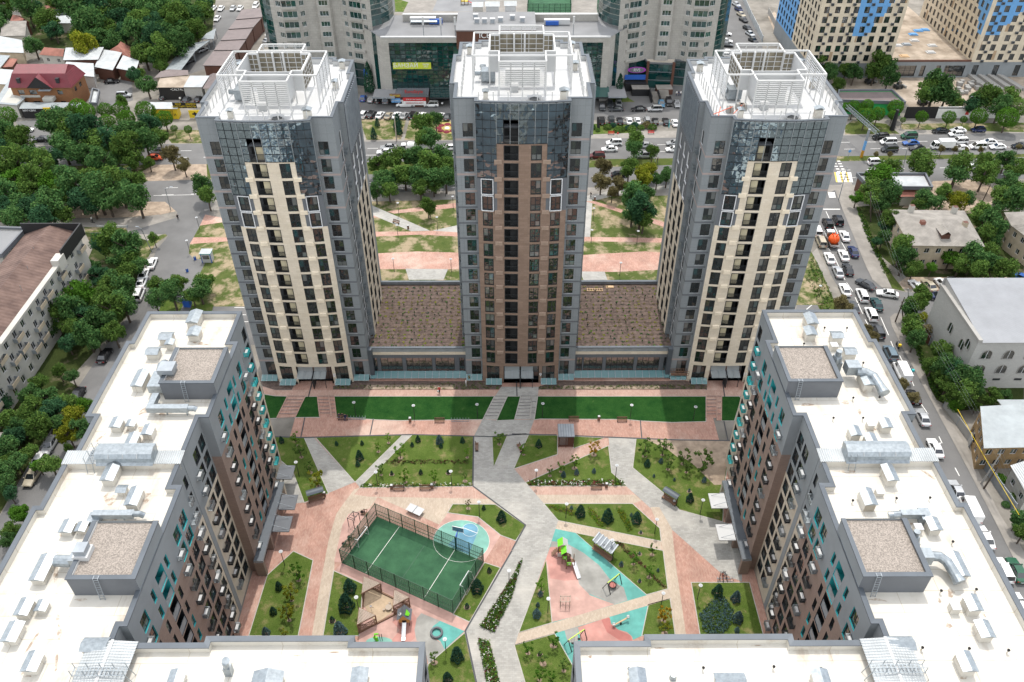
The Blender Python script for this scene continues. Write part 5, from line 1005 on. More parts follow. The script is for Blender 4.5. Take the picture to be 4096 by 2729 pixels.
siteblock(151.2,182,264.8,44,62,lambda u,z:1.5<u<6+max(0,z-15)*.7 and z>13.5,'cream apartment block with a blue patch, at the top right corner',[2.2,5.4,9,12.6,16,19.2,22.6,26,29],False)
R=thing('site_podium','low grey podium with wide openings joining the two cream and blue blocks','podium',(138,280,0));W=Fit(R);m=MB();ops=[(2,9,.4,4),(10.5,12,.4,4),(15.6,17,.4,4),(18.4,25,.4,4)];P=flat(124.7,264.4,1,0);facade(m,P,0,26.4,0,5.4,ops,lambda u,z:'grey_plaster',depth=.4,rev='frame_dark')
for o in ops:W.put(win_mesh(o[1]-o[0],3.6,3 if o[1]-o[0]>3 else 0,.5,glass='dark_glass'),P((o[0]+o[1])/2,.34,.4),0)
m.build('wall',R);W.done();q=MB();q.face([(124.7,264.4,5.1),(151.1,264.4,5.1),(151.1,330,5.1),(124.7,330,5.1)],'dirt');q.box((124.7,264.3,5.3),(151.1,264.9,5.8),'brown_cladding');q.build('roof_deck',R)
def house(name,label,cat,t,eaves,h,kind,roof,wall,rise=1.8,win=0,over=.4,floors=1,wh=1.3,fr='frame_white',gable='brown_cladding'):
 E=[T(t,*p,h)for p in eaves];cx=sum((p for p in E),Vector())/4;R=thing(name,label,cat,(cx.x,cx.y,0));pl=ccw([p.to_2d()for p in E]);w=inset(pl,over);m=MB();W=Fit(R)
 def ops(i,L):
  a,b=w[i],w[(i+1)%4];n=Vector(((b-a).y,-(b-a).x))
  if not win or n.dot(Vector((0,0))-(a+b)/2)<0 or L<3:return[]
  out=[]
  for f in range(floors):z=(h-.4)*(f+.38)/floors;out+=row(L,max(1,round(L/win)),1.1,z,min(h-.4,z+wh))
  return out
 wallrun(m,w,0,h-.05,wall,ops,W,glass='pane',fr=fr,close=True);W.done();r=MB();p=[Vector((*q,h))for q in pl];z=Vector((0,0,rise))
 if kind=='flat':
  parapet(r,pl,h-.2,h+.5,.3,'dark_panel','dark_panel','dark_panel',roof)
 elif kind=='shed':k=max(range(4),key=lambda i:p[i].y);q=[a+z*(1 if a.y>cx.y else 0)for a in p];r.face(q,roof);r.face([a-Vector((0,0,.15))for a in q][::-1],wall)
 else:
  L=[(p[(i+1)%4]-p[i]).length for i in range(4)];s=0 if L[0]+L[2]>L[1]+L[3]else 1;a,b,c,d=(p[s],p[(s+1)%4],p[(s+2)%4],p[(s+3)%4]);e,f=(a+d)/2+z,(b+c)/2+z
  if kind=='hip':g=(f-e)*.28;e,f=e+g,f-g;r.face([a,b,f,e],roof);r.face([c,d,e,f],roof);r.face([b,c,f],roof);r.face([d,a,e],roof)
  else:
   r.face([a,b,f,e],roof);r.face([c,d,e,f],roof);i_=(f-e).normalized()*over
   m2=MB();m2.face([b-i_,c-i_,f-i_],gable);m2.face([d+i_,a+i_,e+i_],gable);m2.build('gable',R)
 m.build('wall',R);r.build('roof',R);return R
h=house
h('long_shed','long pale-roofed brown building behind the red-roofed house','building','00',((565,540),(880,535),(940,455),(600,460)),5,'shed','metal_pale','brown_cladding',1.2,4.2)
h('open_shed','square pale tin canopy right of the long brown building','shed','00',((845,600),(1010,630),(1105,500),(930,475)),4.2,'shed','metal_pale','brown_cladding',1.2)
h('open_shed','tilted tin canopy on red rafters by the trees','shed','00',((1040,612),(1215,645),(1255,572),(1110,522)),4,'shed','metal_pale','brown_cladding',1.0)
h('tin_roof_shed','flat pale tin roof directly behind the red-roofed house','shed','00',((560,660),(845,690),(845,590),(600,575)),4.2,'shed','metal_pale','block_wall',.8)
h('old_house','old house with rusty orange roof left of the long shed','house','00',((350,492),(565,508),(615,458),(470,440)),3.6,'gable','tile_roof','plaster_pale',1.6,4,gable='grey_plaster')
h('old_house','brick-red tiled hip roof between the trees and pale canopies','house','00',((945,475),(1165,525),(1175,425),(1060,395)),4.4,'hip','tile_roof','plaster_cream',2.4)
h('old_house','grey slate-roofed old house near the top left corner','house','00',((10,325),(225,320),(250,222),(20,225)),4.6,'shed','slate_old','plaster_pale',1.4,5)
h('patched_shed','pale patched roof at the left edge above the sandy wall','shed','00',((-80,465),(215,475),(205,385),(-40,340)),4,'shed','metal_pale','plaster_cream',1.0)
h('tin_roof_shed','bluish tin shed at the left edge under the patched roof','shed','00',((-120,620),(0,610),(100,520),(-40,510)),3.6,'shed','metal_roof','plaster_cream',.8)
h('patched_shed','rusty brown lean-to between two tin sheds at left','shed','00',((10,605),(110,600),(165,545),(60,535)),3.2,'shed','tile_roof','brown_cladding',.6)
h('tin_roof_shed','wide white tin roof left of the red-roofed house','shed','00',((-160,740),(170,768),(205,660),(-60,640)),4.4,'shed','metal_pale','plaster_cream',1.0)
h('tin_roof_shed','steep grey tin roof at the left edge beside the red-roofed house','shed','00',((-60,925),(150,945),(225,880),(105,760)),4.2,'shed','metal_roof','plaster_pale',1.8)
h('patched_shed','rust-striped pale roof among the trees at the upper left','shed','00',((520,208),(640,208),(690,152),(508,165)),3.6,'shed','metal_pale','plaster_pale',.8)
h('old_house','roofless pale walls with a teal side among the trees','house','00',((530,142),(640,112),(630,75),(490,105)),4,'flat','yard','plaster_cream',.3)
h('old_house','small red-roofed house half hidden by trees, upper left','house','00',((395,110),(480,112),(500,70),(400,55)),4.2,'gable','tile_roof','plaster_pale',1.5)
h('old_house','dark red tin roof house at the far left under trees','house','00',((80,215),(190,222),(270,205),(180,140)),4.2,'gable','tile_roof','brown_cladding',1.8)
h('auto_workshop','workshop with cracked pale roof and two black bays','workshop','00',((1400,785),(1640,785),(1700,695),(1440,700)),4.2,'shed','dirt','banner_black',.4)
h('brown_roof_hall','low hall with a brown metal roof behind the workshop','building','00',((1378,700),(1690,672),(1690,630),(1510,622)),4.8,'gable','brown_metal','plaster_cream',.7,gable='plaster_cream')
h('open_shed','white-roofed open shed right of the workshop bays','shed','00',((1625,782),(1810,782),(1880,690),(1705,690)),4.2,'shed','metal_pale','block_wall',.4)
h('brown_roof_hall','small brown hip-roofed hut beside the left cream tower','building','00',((1815,795),(1960,795),(1985,660),(1880,670)),4,'hip','brown_metal','plaster_pale',1.6)
YS=h('yellow_shop','yellow car-parts shop with a white roof behind round trees','shop','00',((1345,977),(1590,977),(1612,922),(1318,922)),3.4,'shed','metal_pale','yellow',.2)
p=T('00',1510,1030);zq=p.y+.0;text('РЕМОНТ\nЗАПЧАСТИ',.95,(p.x+1,T('00',1345,977,3.4).y+.32,1.8),(pi/2,0,0),'banner_black',YS)
R=thing('garage_row','row of five stepped brown-roofed garages at the upper left of the towers','garages',(-95,290,0));gm_=MB()
for i,q in enumerate((((1815,588),(2010,590),(2140,452),(1915,452)),((1916,450),(2141,448),(2205,355),(1975,365)),((1976,362),(2206,350),(2268,250),(2046,266)),((2046,262),(2269,246),(2345,160),(2112,178)),((2112,174),(2346,155),(2420,62),(2165,88)))):
 hh=4.6+.25*i;E=[T('00',*p,hh).to_2d()for p in q];pl=ccw(E);r=MB();r.prism(pl,hh-.15,hh,'frame_dark','brown_metal');r.build('roof',R);b=MB();b.prism(inset(pl,.35),0,hh-.2,'brown_cladding');b.build('wall',R)
for i,q in enumerate((((1480,632),(1622,626),(1745,466),(1592,480)),((1618,466),(1740,466),(1882,362),(1752,382)),((1800,352),(1915,350),(1935,255),(1850,300)))):
 E=[T('00',*p,3.4)for p in q];c=sum(E,Vector())/4;R=thing('carport',('nearest grey tin carport by the garage lane','middle grey tin carport along the garage lane, trees behind','far small tin carport where the garage lane bends')[i],'carport',(c.x,c.y,0));m=MB();pl=ccw([p.to_2d()for p in E]);m.prism(pl,3.25,3.4,'grey_metal','metal_roof');m.build('roof',R)
 for p in inset(pl,.4):q_=MB();q_.box((p.x-.1,p.y-.1,0),(p.x+.1,p.y+.1,3.25),'grey_metal');q_.build('post',R)
x0,x1,y0,y1=-150.3,-132.2,240.5,250.5;R=thing('brick_house','orange brick house with a dark red mansard roof and black gable','house',(-141,246,0));W=Fit(R);m=MB()
wallrun(m,[(x0,y0),(x1,y0),(x1,y1),(x0,y1)],0,7.4,'orange_brick',lambda i,L:[(a,b,z,z+1.4)for z in(1.4,4.9)for a,b in((1.8,3.6),(5.2,7.4),(13.6,15.2))]if i==0 else([(2,3.4,4.9,6.2),(5.5,7,4.9,6.2)]if i==1 else[]),W,glass='dark_glass',fr='frame_dark',close=True);W.done()
m.box((x0+2,y0-.08,4.0),(x0+8,y0-.02,4.7),'plaster_pale');m.box((x0+9.5,y0-2.2,3.5),(x0+12.6,y0-.05,4.6),'plaster_pale');m.box((x0+8.8,y0-1.6,6.6),(x0+12.4,y0-.05,6.8),'grey_metal');m.build('wall',R)
o=.5;a=[(x0-o,y0-o,7.2),(x1+o,y0-o,7.2),(x1+o,y1+o,7.2),(x0-o,y1+o,7.2)];b=[(x0+1,y0+1.6,10.8),(x1-1,y0+1.6,10.8),(x1-1,y1-1.6,10.8),(x0+1,y1-1.6,10.8)];e,f=(x0+1.3,246,12.2),(x1-1.3,246,12.2);r=MB()
for i in range(4):j=(i+1)%4;r.face([a[i],a[j],b[j],b[i]],'red_roof')
r.face([b[0],b[1],f,e],'red_roof');r.face([b[2],b[3],e,f],'red_roof');r.face([b[1],b[2],f],'red_roof');r.face([b[3],b[0],e],'red_roof')
cx=x0+9.2;r.build('roof',R);g_=MB();g_.face([(cx-3.8,y0-.9,7.25),(cx+3.8,y0-.9,7.25),(cx,y0-.9,10.6)],'banner_black');g_.face([(cx-3.9,y0-1,7.2),(cx,y0-1,10.7),(cx,y0+2,10.9),(cx-3.9,y0+1,7.2)],'red_roof');g_.face([(cx+3.9,y0-1,7.2),(cx,y0-1,10.7),(cx,y0+2,10.9),(cx+3.9,y0+1,7.2)],'red_roof');g_.build('dormer',R)
for x in(x0+3,x1-3.4):q=MB();q.box((x-.5,y0+.1,8.4),(x+.5,y0+1.6,9.8),'frame_dark');q.build('roof_window',R)
SH=h('shop_row','low dark shopfronts under a grey roof before the brick house','shop','00',((170,975),(740,975),(735,930),(200,930)),3.2,'shed','metal_roof','banner_black',.4)
sy=T('00',400,975,3.2).y;text('МАГАЗИН',.8,(-143.5,sy-.0,2.6),(pi/2,0,0),'frame_white',SH);q=MB();cx=T('00',428,978,3).x;q.add([(cx-1.3,sy-.2,3.6),(cx+1.3,sy-.2,3.6),(cx,sy-.2,1.2),(cx-1.3,sy-.05,3.6),(cx+1.3,sy-.05,3.6),(cx,sy-.05,1.2)],[(0,1,2),(3,5,4),(0,3,4,1),(1,4,5,2),(2,5,3,0)],'yellow');q.add([(cx+.1,sy-.22,3.3),(cx-.35,sy-.22,2.5),(cx,sy-.22,2.5),(cx-.15,sy-.22,1.8),(cx+.35,sy-.22,2.75),(cx+.02,sy-.22,2.75)],[(0,1,2,3,4,5)],'banner_black');q.build('sign',SH)
KI=h('kiosk','white kiosk with a tiled sign right of the brick house','kiosk','00',((800,930),(870,935),(895,815),(830,800)),3,'flat','metal_pale','plaster_pale',.2,3)
q=MB();a,b=T('00',1580,1060),T('00',1790,1060);y=a.y;q.box((a.x,y-.1,3.2),(b.x,y+.1,5.0),'banner_black');q.box((a.x,y-.08,0),(a.x+.15,y+.08,3.2),'grey_metal');q.box((b.x-.15,y-.08,0),(b.x,y+.08,3.2),'grey_metal')
G_=thing('gate_banner','black banner with yellow letters spanning the workshop yard entrance','banner',((a.x+b.x)/2,y,0));q.build('board',G_);text('МАЙ\nАУЫСТЫРУ',.75,(a.x+1.7,y-.14,4.1),(pi/2,0,0),'yellow',G_);text('ЗАМЕНА\nМАСЛА',.75,(b.x-1.6,y-.14,4.1),(pi/2,0,0),'yellow',G_)
q=MB();a=T('00',1705,1062);q.box((a.x,a.y-.1,.2),(a.x+3.4,a.y+.1,2.6),'yellow');q.add([(a.x+1,a.y-.13,1.2),(a.x+1.6,a.y-.13,1.2),(a.x+1.6,a.y-.13,.6),(a.x+2.6,a.y-.13,1.5),(a.x+1.6,a.y-.13,2.2),(a.x+1.6,a.y-.13,1.7),(a.x+1,a.y-.13,1.7)],[(0,1,2,3,4,5,6)],'banner_black');tag(q.build('arrow_sign'),'yellow board with a black arrow beside the yard gate','sign')
CW=[o for o in bpy.data.objects if o.name=='auto_workshop'][0];wy=T('00',1400,785,4.2).y;text('•CALTAL',1.0,(T('00',1570,800,4).x,wy+.3,3.4),(pi/2,0,0),'frame_white',CW)
R=thing('old_apartment_block','old four-storey block with a rusty roof and balconies on the left street','apartment block',(-98,125,0));W=Fit(R);m=MB();o_=WL[R.name];H_=11.8
def lops(i,L):
 out=[]
 for k in range(4):
  for j in range(int(L/3.3)):out.append((1.2+3.3*j-.65,1.2+3.3*j+.65,1.2+2.75*k,2.75+2.75*k))
 return out if i==0 else[]
wallrun(m,[(-92.3,62),(-92.3,151)],0,H_,'plaster_pale',lops,W,glass='dark_glass',close=False);m.face([(-92.3,151,0),(-103.5,151,0),(-103.5,151,H_),(-92.3,151,H_)],'plaster_pale');m.face([(-103.5,151,0),(-103.5,62,0),(-103.5,62,H_),(-103.5,151,H_)],'plaster_pale');m.face([(-92.3,62,0),(-103.5,62,0),(-103.5,62,H_),(-92.3,62,H_)],'plaster_pale');m.build('wall',R);W.done()
r=MB();r.face([(-91.6,61,H_),(-91.6,151.4,H_),(-98,151.4,H_+2.2),(-98,61,H_+2.2)],'rust_roof');r.face([(-104.2,61,H_),(-98,61,H_+2.2),(-98,151.4,H_+2.2),(-104.2,151.4,H_)],'rust_roof');r.build('roof',R)
q=MB();q.box((-104.4,151.4,H_-.4),(-91.4,151.7,H_+2.6),'banner_black');q.box((-91.7,141,H_-.2),(-91.4,151.4,H_+2.6),'banner_black');q.build('roof_screen',R);q=MB();q.box((-92.6,62,H_),(-91.5,140.5,H_+.55),'plaster_pale')
for y in(140,112,84):q.box((-92.8,y-1.4,H_-.9),(-91.2,y+1.4,H_+1.7),'plaster_pale')
q.build('roof_edge',R);bl=MB();bl.box((-1.3,-.95,0),(1.3,0,.12),'concrete');bl.box((-1.3,-.95,.12),(1.3,-.88,1.0),'plaster_cream');bl.box((-1.3,-.88,.12),(-1.24,0,1.0),'grey_metal');bl.box((1.24,-.88,.12),(1.3,0,1.0),'grey_metal');BL=bl.mesh('balcony')
for k in range(1,4):
 for j in range(13):part('balcony',BL,R,Vector((-92.32,66.5+6.6*j+(3.3 if(k+j)%3==0 else 0),.75+2.75*k))-o_,pi/2)
for k in range(12):c=MB();c.tube([(-94.5-(k%3)*1.6,70+k*6.6,H_+.8),(-94.5-(k%3)*1.6,70+k*6.6,H_+2.3)],.05,'galvanised',5);c.build('vent_pipe',R)
q=MB();q.box((-92.2,97,0),(-88.6,101,3.0),'plaster_pale','slate_old');q.build('entrance_annex',R)
h('apartment_block','flat grey roof with a white water tank left of the rusty roof','apartment block','10',((-300,800),(20,770),(240,530),(-60,520)),12,'flat','flat_roof','plaster_pale')
CH=h('two_storey_house','cream two-storey house with a patched grey slate hip roof','house','13',((1272,678),(1945,688),(1760,365),(1092,355)),6.5,'hip','slate_old','plaster_cream',2.2,2.6,.5,2)
for x,y,mt in((1380,490,'tile_roof'),(1760,500,'plaster_cream'),(1285,350,'plaster_pale'),(1670,362,'plaster_pale')):p=T('13',x,y,8);q=MB();q.box((p.x-.5,p.y-.5,6.6),(p.x+.5,p.y+.5,9),mt,'brown_cladding');q.build('chimney',CH)
p=T('13',1580,590,7.4);q=MB();q.box((p.x-.9,p.y-.8,6.6),(p.x+.9,p.y+1.6,8.2),'brown_cladding');q.add([(p.x-1.2,p.y-1,8.1),(p.x,p.y-1,9),(p.x,p.y+2.4,9),(p.x-1.2,p.y+2.4,8.1),(p.x+1.2,p.y-1,8.1),(p.x+1.2,p.y+2.4,8.1)],[(0,1,2,3),(1,4,5,2)],'slate_old');q.build('dormer',CH)
h('two_storey_house','grey slate-roofed house cut off by the right edge','house','13',((2180,500),(2500,740),(2600,380),(2115,380)),6.5,'hip','slate_old','plaster_cream',2.2,2.6,.5,2)
h('corner_shop','flat white-roofed corner shop with dark parapets behind a tree','shop','13',((900,160),(1475,165),(1410,38),(790,38)),4.4,'flat','metal_pale','brown_cladding')
h('tin_shed','small rusty shed behind the corner shop','shed','13',((1190,240),(1390,240),(1380,190),(1190,190)),2.8,'shed','tile_roof','plaster_pale',.5)
h('green_shop','low shop with a green front board by the avenue','shop','03',((620,905),(1235,925),(1110,812),(630,815)),4.2,'flat','brown_metal','banner_green')
h('timber_house','timber and yellow house with a new grey tin roof','house','23',((1935,972),(2420,960),(2230,610),(1885,628)),5.6,'shed','metal_roof','plank_wall',.9,2.4,.3,2)
h('timber_house','tin-roofed house at the right edge beside the timber house','house','23',((2260,800),(2600,790),(2500,560),(2040,560)),5.2,'shed','metal_roof','plaster_pale',.7)
h('village_house','whitewashed little house with a pale roof at the lower right','house','23',((2330,1400),(2600,1390),(2480,1110),(2170,1125)),4.2,'gable','metal_pale','plaster_pale',1.4,2.6,gable='brown_cladding')
R=thing('block_hall','unfinished grey block-built hall with arched windows and a tin roof','hall',(100,123,0));m=MB();x0,x1,y0,y1,hz=85.5,118,114.8,132,11.6;n=10
def archrow(P,us,z,w,hh):
 for u in us:
  a=MB();pts=[(u-w/2,z),(u+w/2,z),(u+w/2,z+hh)]+[(u+w/2*cos(pi*k/8),z+hh+w/2*1.1*sin(pi*k/8))for k in range(1,8)]+[(u-w/2,z+hh)];a.face([P(q[0],-.02,q[1])for q in pts],'dark_glass');fr_=[P(q[0],-.05,q[1])for q in pts]
  for i in range(len(fr_)):a.beam(fr_[i],fr_[(i+1)%len(fr_)],.14,.1,'concrete')
  a.beam(P(u,-.05,z),P(u,-.05,z+hh+w*.5),.06,.06,'frame_white');a.build('arched_window',R)
 return
PS=flat(x0,y0,1,0);PW=lambda u,d,z:(x0+d,y0+u,z);m.box((x0,y0,0),(x1,y1,hz),'block_wall');m.face([(x0,y0,hz),(x0,y1,hz),(x0,(y0+y1)/2,hz+.4)],'block_wall');m.build('wall',R)
archrow(PS,[2.6+4.1*k for k in range(8)],7.4,1.9,1.1);archrow(PS,[2.6+4.1*k for k in range(8)],3.8,1.9,1.1);archrow(PW,[4,9],6.4,1.6,1.4);archrow(PW,[2.4],8,1.6,1.2)
for u in(2.6,6.7,10.8,14.9):q=MB();q.box((x0+u-.7,y0-.04,2.0),(x0+u+.7,y0-.01,2.5),'frame_dark');q.build('slot_window',R)
r=MB();r.box((x0-.25,y0-.3,hz),(x0+.5,y1+.2,hz+.55),'concrete');r.face([(x0+.5,y0-.5,hz+.1),(x1+1,y0-.5,hz+.1),(x1+1,y1,hz+1.9),(x0+.5,y1,hz+1.9)],'grey_tin');r.face([(x0,y1,0),(x1,y1,0),(x1,y1,hz+1.9),(x0,y1,hz+1.9)],'block_wall');r.face([(x0+.5,y0,hz),(x0+.5,y1,hz+.0),(x0+.5,y1,hz+1.85)],'block_wall');r.build('roof',R)
# ---------------------------------------------------------------- vegetation
def leafs(mb,pts,size,mat,r,up=.4,flat_=0):
 for c,out in pts:
  n=Vector((r.gauss(0,1),r.gauss(0,1),r.gauss(0,1)))*.55+Vector(out)*.7+Vector((0,0,up));n.normalize();a=n.orthogonal().normalized();a.rotate(Matrix.Rotation(r.uniform(0,6.28),3,n));b=n.cross(a);s=size*r.uniform(.65,1.35);c=Vector(c)
  mb.face([c-a*s-b*s*.2,c-a*.1*s-b*s*.62,c+a*s+b*s*.1,c+a*.1*s+b*s*.62],mat)
def crown_mesh(kind,seed):
 r=random.Random(seed);mb=MB();pts=[];mat='leaf_a'
 if kind=='broad':
  for k in range(30):
   while True:
    p=Vector((r.uniform(-1,1),r.uniform(-1,1),r.uniform(-.75,1)))
    if .25<p.length<.95:break
   p*=.78;p.z*=.9;rr=r.uniform(.2,.4)
   for q in range(135):
    d=Vector((r.gauss(0,1),r.gauss(0,1),r.gauss(0,.75))).normalized();pts.append((p+d*rr*r.uniform(.6,1.05),d))
  leafs(mb,pts,.068,mat,r)
 elif kind=='ball':
  for q in range(2600):
   d=Vector((r.gauss(0,1),r.gauss(0,1),r.gauss(0,1))).normalized();d2=d*(1+.06*sin(7*d.x+3*seed)+.05*sin(9*d.y));d2.z*=.9;pts.append((d2*r.uniform(.84,1.0),d))
  leafs(mb,pts,.065,mat,r)
 elif kind=='cone':
  for q in range(1300):
   f=r.random()**1.5;z=-1+2.3*f;a=r.uniform(0,6.28);rad=(1-f)**.62*(.62+.14*sin(a*5+seed)+.2*((f*5)%1));pts.append(((cos(a)*rad,sin(a)*rad,z),(cos(a),sin(a),.3)))
  leafs(mb,pts,.1,mat,r,.2)
 elif kind=='loose':
  for k in range(16):
   p=Vector((r.uniform(-.75,.75),r.uniform(-.75,.75),r.uniform(-.9,.95)));rr=r.uniform(.15,.3)
   for q in range(34):d=Vector((r.gauss(0,1),r.gauss(0,1),r.gauss(0,1))).normalized();pts.append((p+d*rr*r.uniform(.4,1),d))
  leafs(mb,pts,.105,mat,r)
 elif kind=='bush':
  for q in range(700):d=Vector((r.gauss(0,1),r.gauss(0,1),abs(r.gauss(0,1)))).normalized();pts.append(((d.x*r.uniform(.7,1),d.y*r.uniform(.7,1),d.z*r.uniform(.6,.95)),d))
  leafs(mb,pts,.12,mat,r)
 return mb.mesh('crown')
def trunk_mesh(seed,limbs):
 r=random.Random(seed);m=MB();m.tube([(0,0,-.02),(.02,.01,.45),(.05,-.02,.8),(0,0,1.05)],[.085,.065,.05,.02],'bark',7)
 for k in range(limbs):a=2.4*k+seed;z=.5+.07*k;m.tube([(.03,0,z),(cos(a)*.3,sin(a)*.3,z+.22),(cos(a)*.62,sin(a)*.62,z+.42)],[.042,.028,.01],'bark',5)
 return m.mesh('trunk')
CR={k:[crown_mesh(k,11*i+3)for i in range(n)]for k,n in(('broad',6),('ball',2),('cone',3),('loose',4),('bush',3))}
TK=[trunk_mesh(i,5)for i in range(3)];TS=trunk_mesh(9,2)
LABELN={'leaf_a':'dark green','leaf_b':'mid-green','leaf_c':'deep green','leaf_bright':'bright green','leaf_yellow':'yellow-green','leaf_orange':'orange-leaved','leaf_sap':'light green','needle':'dark green','needle_blue':'blue-grey','leaf_dry':'dry sparse'}
def tree(t,x,y,rpx,kind,mat,where,group,name='tree',noun='tree',zk=1.25,tr=1.0,sq=1.0):
 z=3.0
 for _ in range(6):P=T(t,x,y,z);rw=rpx*.44638*mpp(P);z=zk*rw*sq+tr
 n=Vector((P.x,P.y,0));i=int(abs(x*7+y*13));o=thing(name,f'{LABELN[mat]} {noun} {where}','tree' if name!='shrub' else 'shrub',n,(i%63)/10,group)
 part('trunk',TS if kind in('loose','cone')else TK[i%3],o,(0,0,0),0,(rw*(.5 if kind=='cone' else 1),rw*(.5 if kind=='cone' else 1),z*1.02));part('crown',CR[kind][i%len(CR[kind])],o,(0,0,z),0,(rw,rw,rw*sq),{0:mat});return o
def grove(t,where,group,data,kind='broad',**kw):
 mats={'a':'leaf_a','b':'leaf_b','c':'leaf_c','g':'leaf_bright','y':'leaf_yellow','o':'leaf_orange','s':'leaf_sap','n':'needle','u':'needle_blue','d':'leaf_dry'}
 for q in data.split():
  m_,x,y,r=q.split(',');k_=int(float(x)*3+float(y)*7)%20
  if kind=='broad':kw['sq']=.85+.5*(k_/20)
  tree(t,float(x),float(y),float(r)*(1.08+.012*k_ if kind=='broad' else 1),'loose' if kind=='broad' and k_==7 else kind,mats[m_],where,group,**kw)
G1='trees of the grove beyond the sheds'
grove('00','in the grove beyond the sheds',G1,'a,230,40,110 b,400,180,130 c,300,60,80 a,560,40,110 b,470,20,70 a,700,70,120 c,860,50,120 a,800,190,130 b,930,130,110 a,1010,60,100 c,1090,150,120 a,1180,60,120 b,1260,180,130 a,1340,70,120 c,1420,200,130 a,1480,60,120 b,1560,150,120 a,1640,60,110 a,1720,140,120 b,1810,90,100 c,1830,30,80 a,1650,250,110 b,1750,260,90 a,1500,300,140 c,1370,320,120 a,1560,390,110 b,1430,420,120 a,1240,290,120 c,1100,280,110 b,960,260,120 y,760,390,110 a,870,330,110 b,690,310,90 a,1010,360,90 b,1290,470,120 a,1400,520,90 a,300,400,95 c,480,260,90 b,50,30,100 a,20,120,90 b,150,10,60 a,1640,330,90 a,-60,200,120')
grove('00','beside the sheds and workshop','trees between the sheds and the avenue','a,1310,750,100 b,1250,650,60 c,1190,660,60 b,1440,580,70 a,180,630,45 b,1090,900,50')
grove('00','clipped round along the shop pavement, left','clipped round trees along the avenue','g,700,970,90 g,770,1000,80 g,940,980,65 g,1080,985,80 g,1130,1060,80 g,1300,990,90 g,960,1090,70 g,1470,1060,75 b,1560,1150,32 g,1685,1160,38 g,50,1040,90 b,640,1010,70','ball',noun='ball-shaped tree',tr=1.8,zk=1.0)
G2='big trees along the left end of the avenue'
grove('00','on the avenue verge at the left',G2,'a,480,1080,150 b,620,1180,150 a,560,1300,140 c,780,1150,150 b,860,1280,150 a,720,1380,130 c,980,1250,110 a,1080,1180,120 b,1130,1300,130 a,1230,1150,110 c,1340,1100,110 a,1290,1240,110 b,1180,1420,110 a,1040,1400,90 a,900,1430,120 b,1420,1220,90 d,1530,1380,80 b,1330,1450,60 d,1640,1470,60 a,40,1170,110 b,180,1230,110 c,60,1300,90 b,100,1430,130 a,260,1380,110 b,380,1450,110 g,300,1540,90 a,20,1520,110 c,470,1420,80')
grove('10','in the row south of the avenue, left','big trees south of the avenue at left','g,130,70,110 a,60,190,120 b,310,60,120 g,420,120,130 b,230,190,130 a,540,60,120 b,560,200,130 a,420,290,140 c,280,320,120 a,660,110,130 c,700,240,130 b,800,60,120 a,860,170,140 c,820,300,110 a,960,260,130 b,980,110,130 a,1080,180,130 c,1100,60,110 b,1180,100,130 a,1220,230,120 a,120,420,130 c,380,430,120 b,560,400,100 a,150,310,120 c,30,320,90')
grove('10','beside the left street','street trees by the old left block','b,1000,610,130 a,1130,660,130 b,1180,780,110 a,1060,760,120 c,900,650,90 a,1240,860,90 b,1120,920,110 a,1000,960,110 c,880,940,110 a,1090,1040,110 b,960,1070,120 g,720,1110,130 b,860,1180,130 a,640,1230,130 b,990,1220,130 a,1100,1190,110 c,760,1300,130 a,900,1350,120 b,640,1400,110 a,770,1460,110 g,400,1180,100 b,480,1290,110 a,420,1420,90 b,1010,1440,95 a,850,1500,90 c,600,1540,90 a,820,860,80 b,1370,600,45')
grove('10','in the small grass square on the left car park','trees in the car park square','b,1400,1020,90 a,1530,1080,110 b,1600,1000,90 a,1780,1060,120 b,1830,990,90 a,1380,1150,80 b,1720,1120,80')
grove('10','by the avenue corner behind the left tower','trees close behind the left tower','a,1810,120,90 b,1850,220,80')
grove('20','on the left street verge by white roofs','verge trees beside the left white-roofed block','b,340,380,90 a,420,500,100 b,300,590,100 c,480,600,110 b,620,560,90 y,640,660,110 g,760,580,90 y,600,830,90 a,700,790,90 b,330,760,110 a,180,760,100 b,60,700,110 c,120,860,110 a,40,960,120 a,140,1080,100 b,60,1100,90 b,450,1110,110 g,340,1120,70 a,640,320,70 b,520,270,60 a,40,1290,80 g,170,1540,70 c,80,1370,60 b,610,960,40 a,260,480,100 b,240,660,110 c,400,680,90 a,520,720,80 b,260,1000,80 a,30,1180,90 b,560,560,80 c,20,560,90')
grove('30','at the left edge beside the lower white roof','verge trees beside the left white-roofed block','g,170,60,75 b,90,190,90 a,60,290,70 b,150,210,60')
G3='trees in the park strip behind the towers'
grove('01','in the avenue strip between left and middle towers',G3,'b,1500,1110,100 a,1560,1220,110 a,1610,1060,60 b,1480,1230,70')
grove('11','in the park strip between left and middle towers',G3,'b,1100,-60,100 b,1250,-110,120 a,1430,-130,130 b,1560,-80,130 a,1670,-130,120 b,1740,-40,110 a,1150,70,110 b,1190,170,90 a,1070,180,70 b,1330,30,120 a,1480,60,130 b,1470,150,90 a,1600,60,120 b,1590,130,80 a,1700,50,90 c,1250,50,90 b,1540,310,70 b,1560,360,50')
grove('12','in the park strip between middle and right towers',G3,'a,1100,230,110 c,1160,330,130 a,1080,380,100 b,1180,440,100 b,1090,150,90 a,1200,200,90 d,800,100,90 d,960,120,80 d,900,190,50 y,1170,60,90 a,1300,80,70 a,1390,50,80')
grove('02','on the avenue median between middle and right towers',G3,'b,1105,1260,75 a,1100,1330,70 b,1260,1350,55 d,820,1490,70 b,1050,1500,80 y,1230,1510,80 a,1390,1530,60')
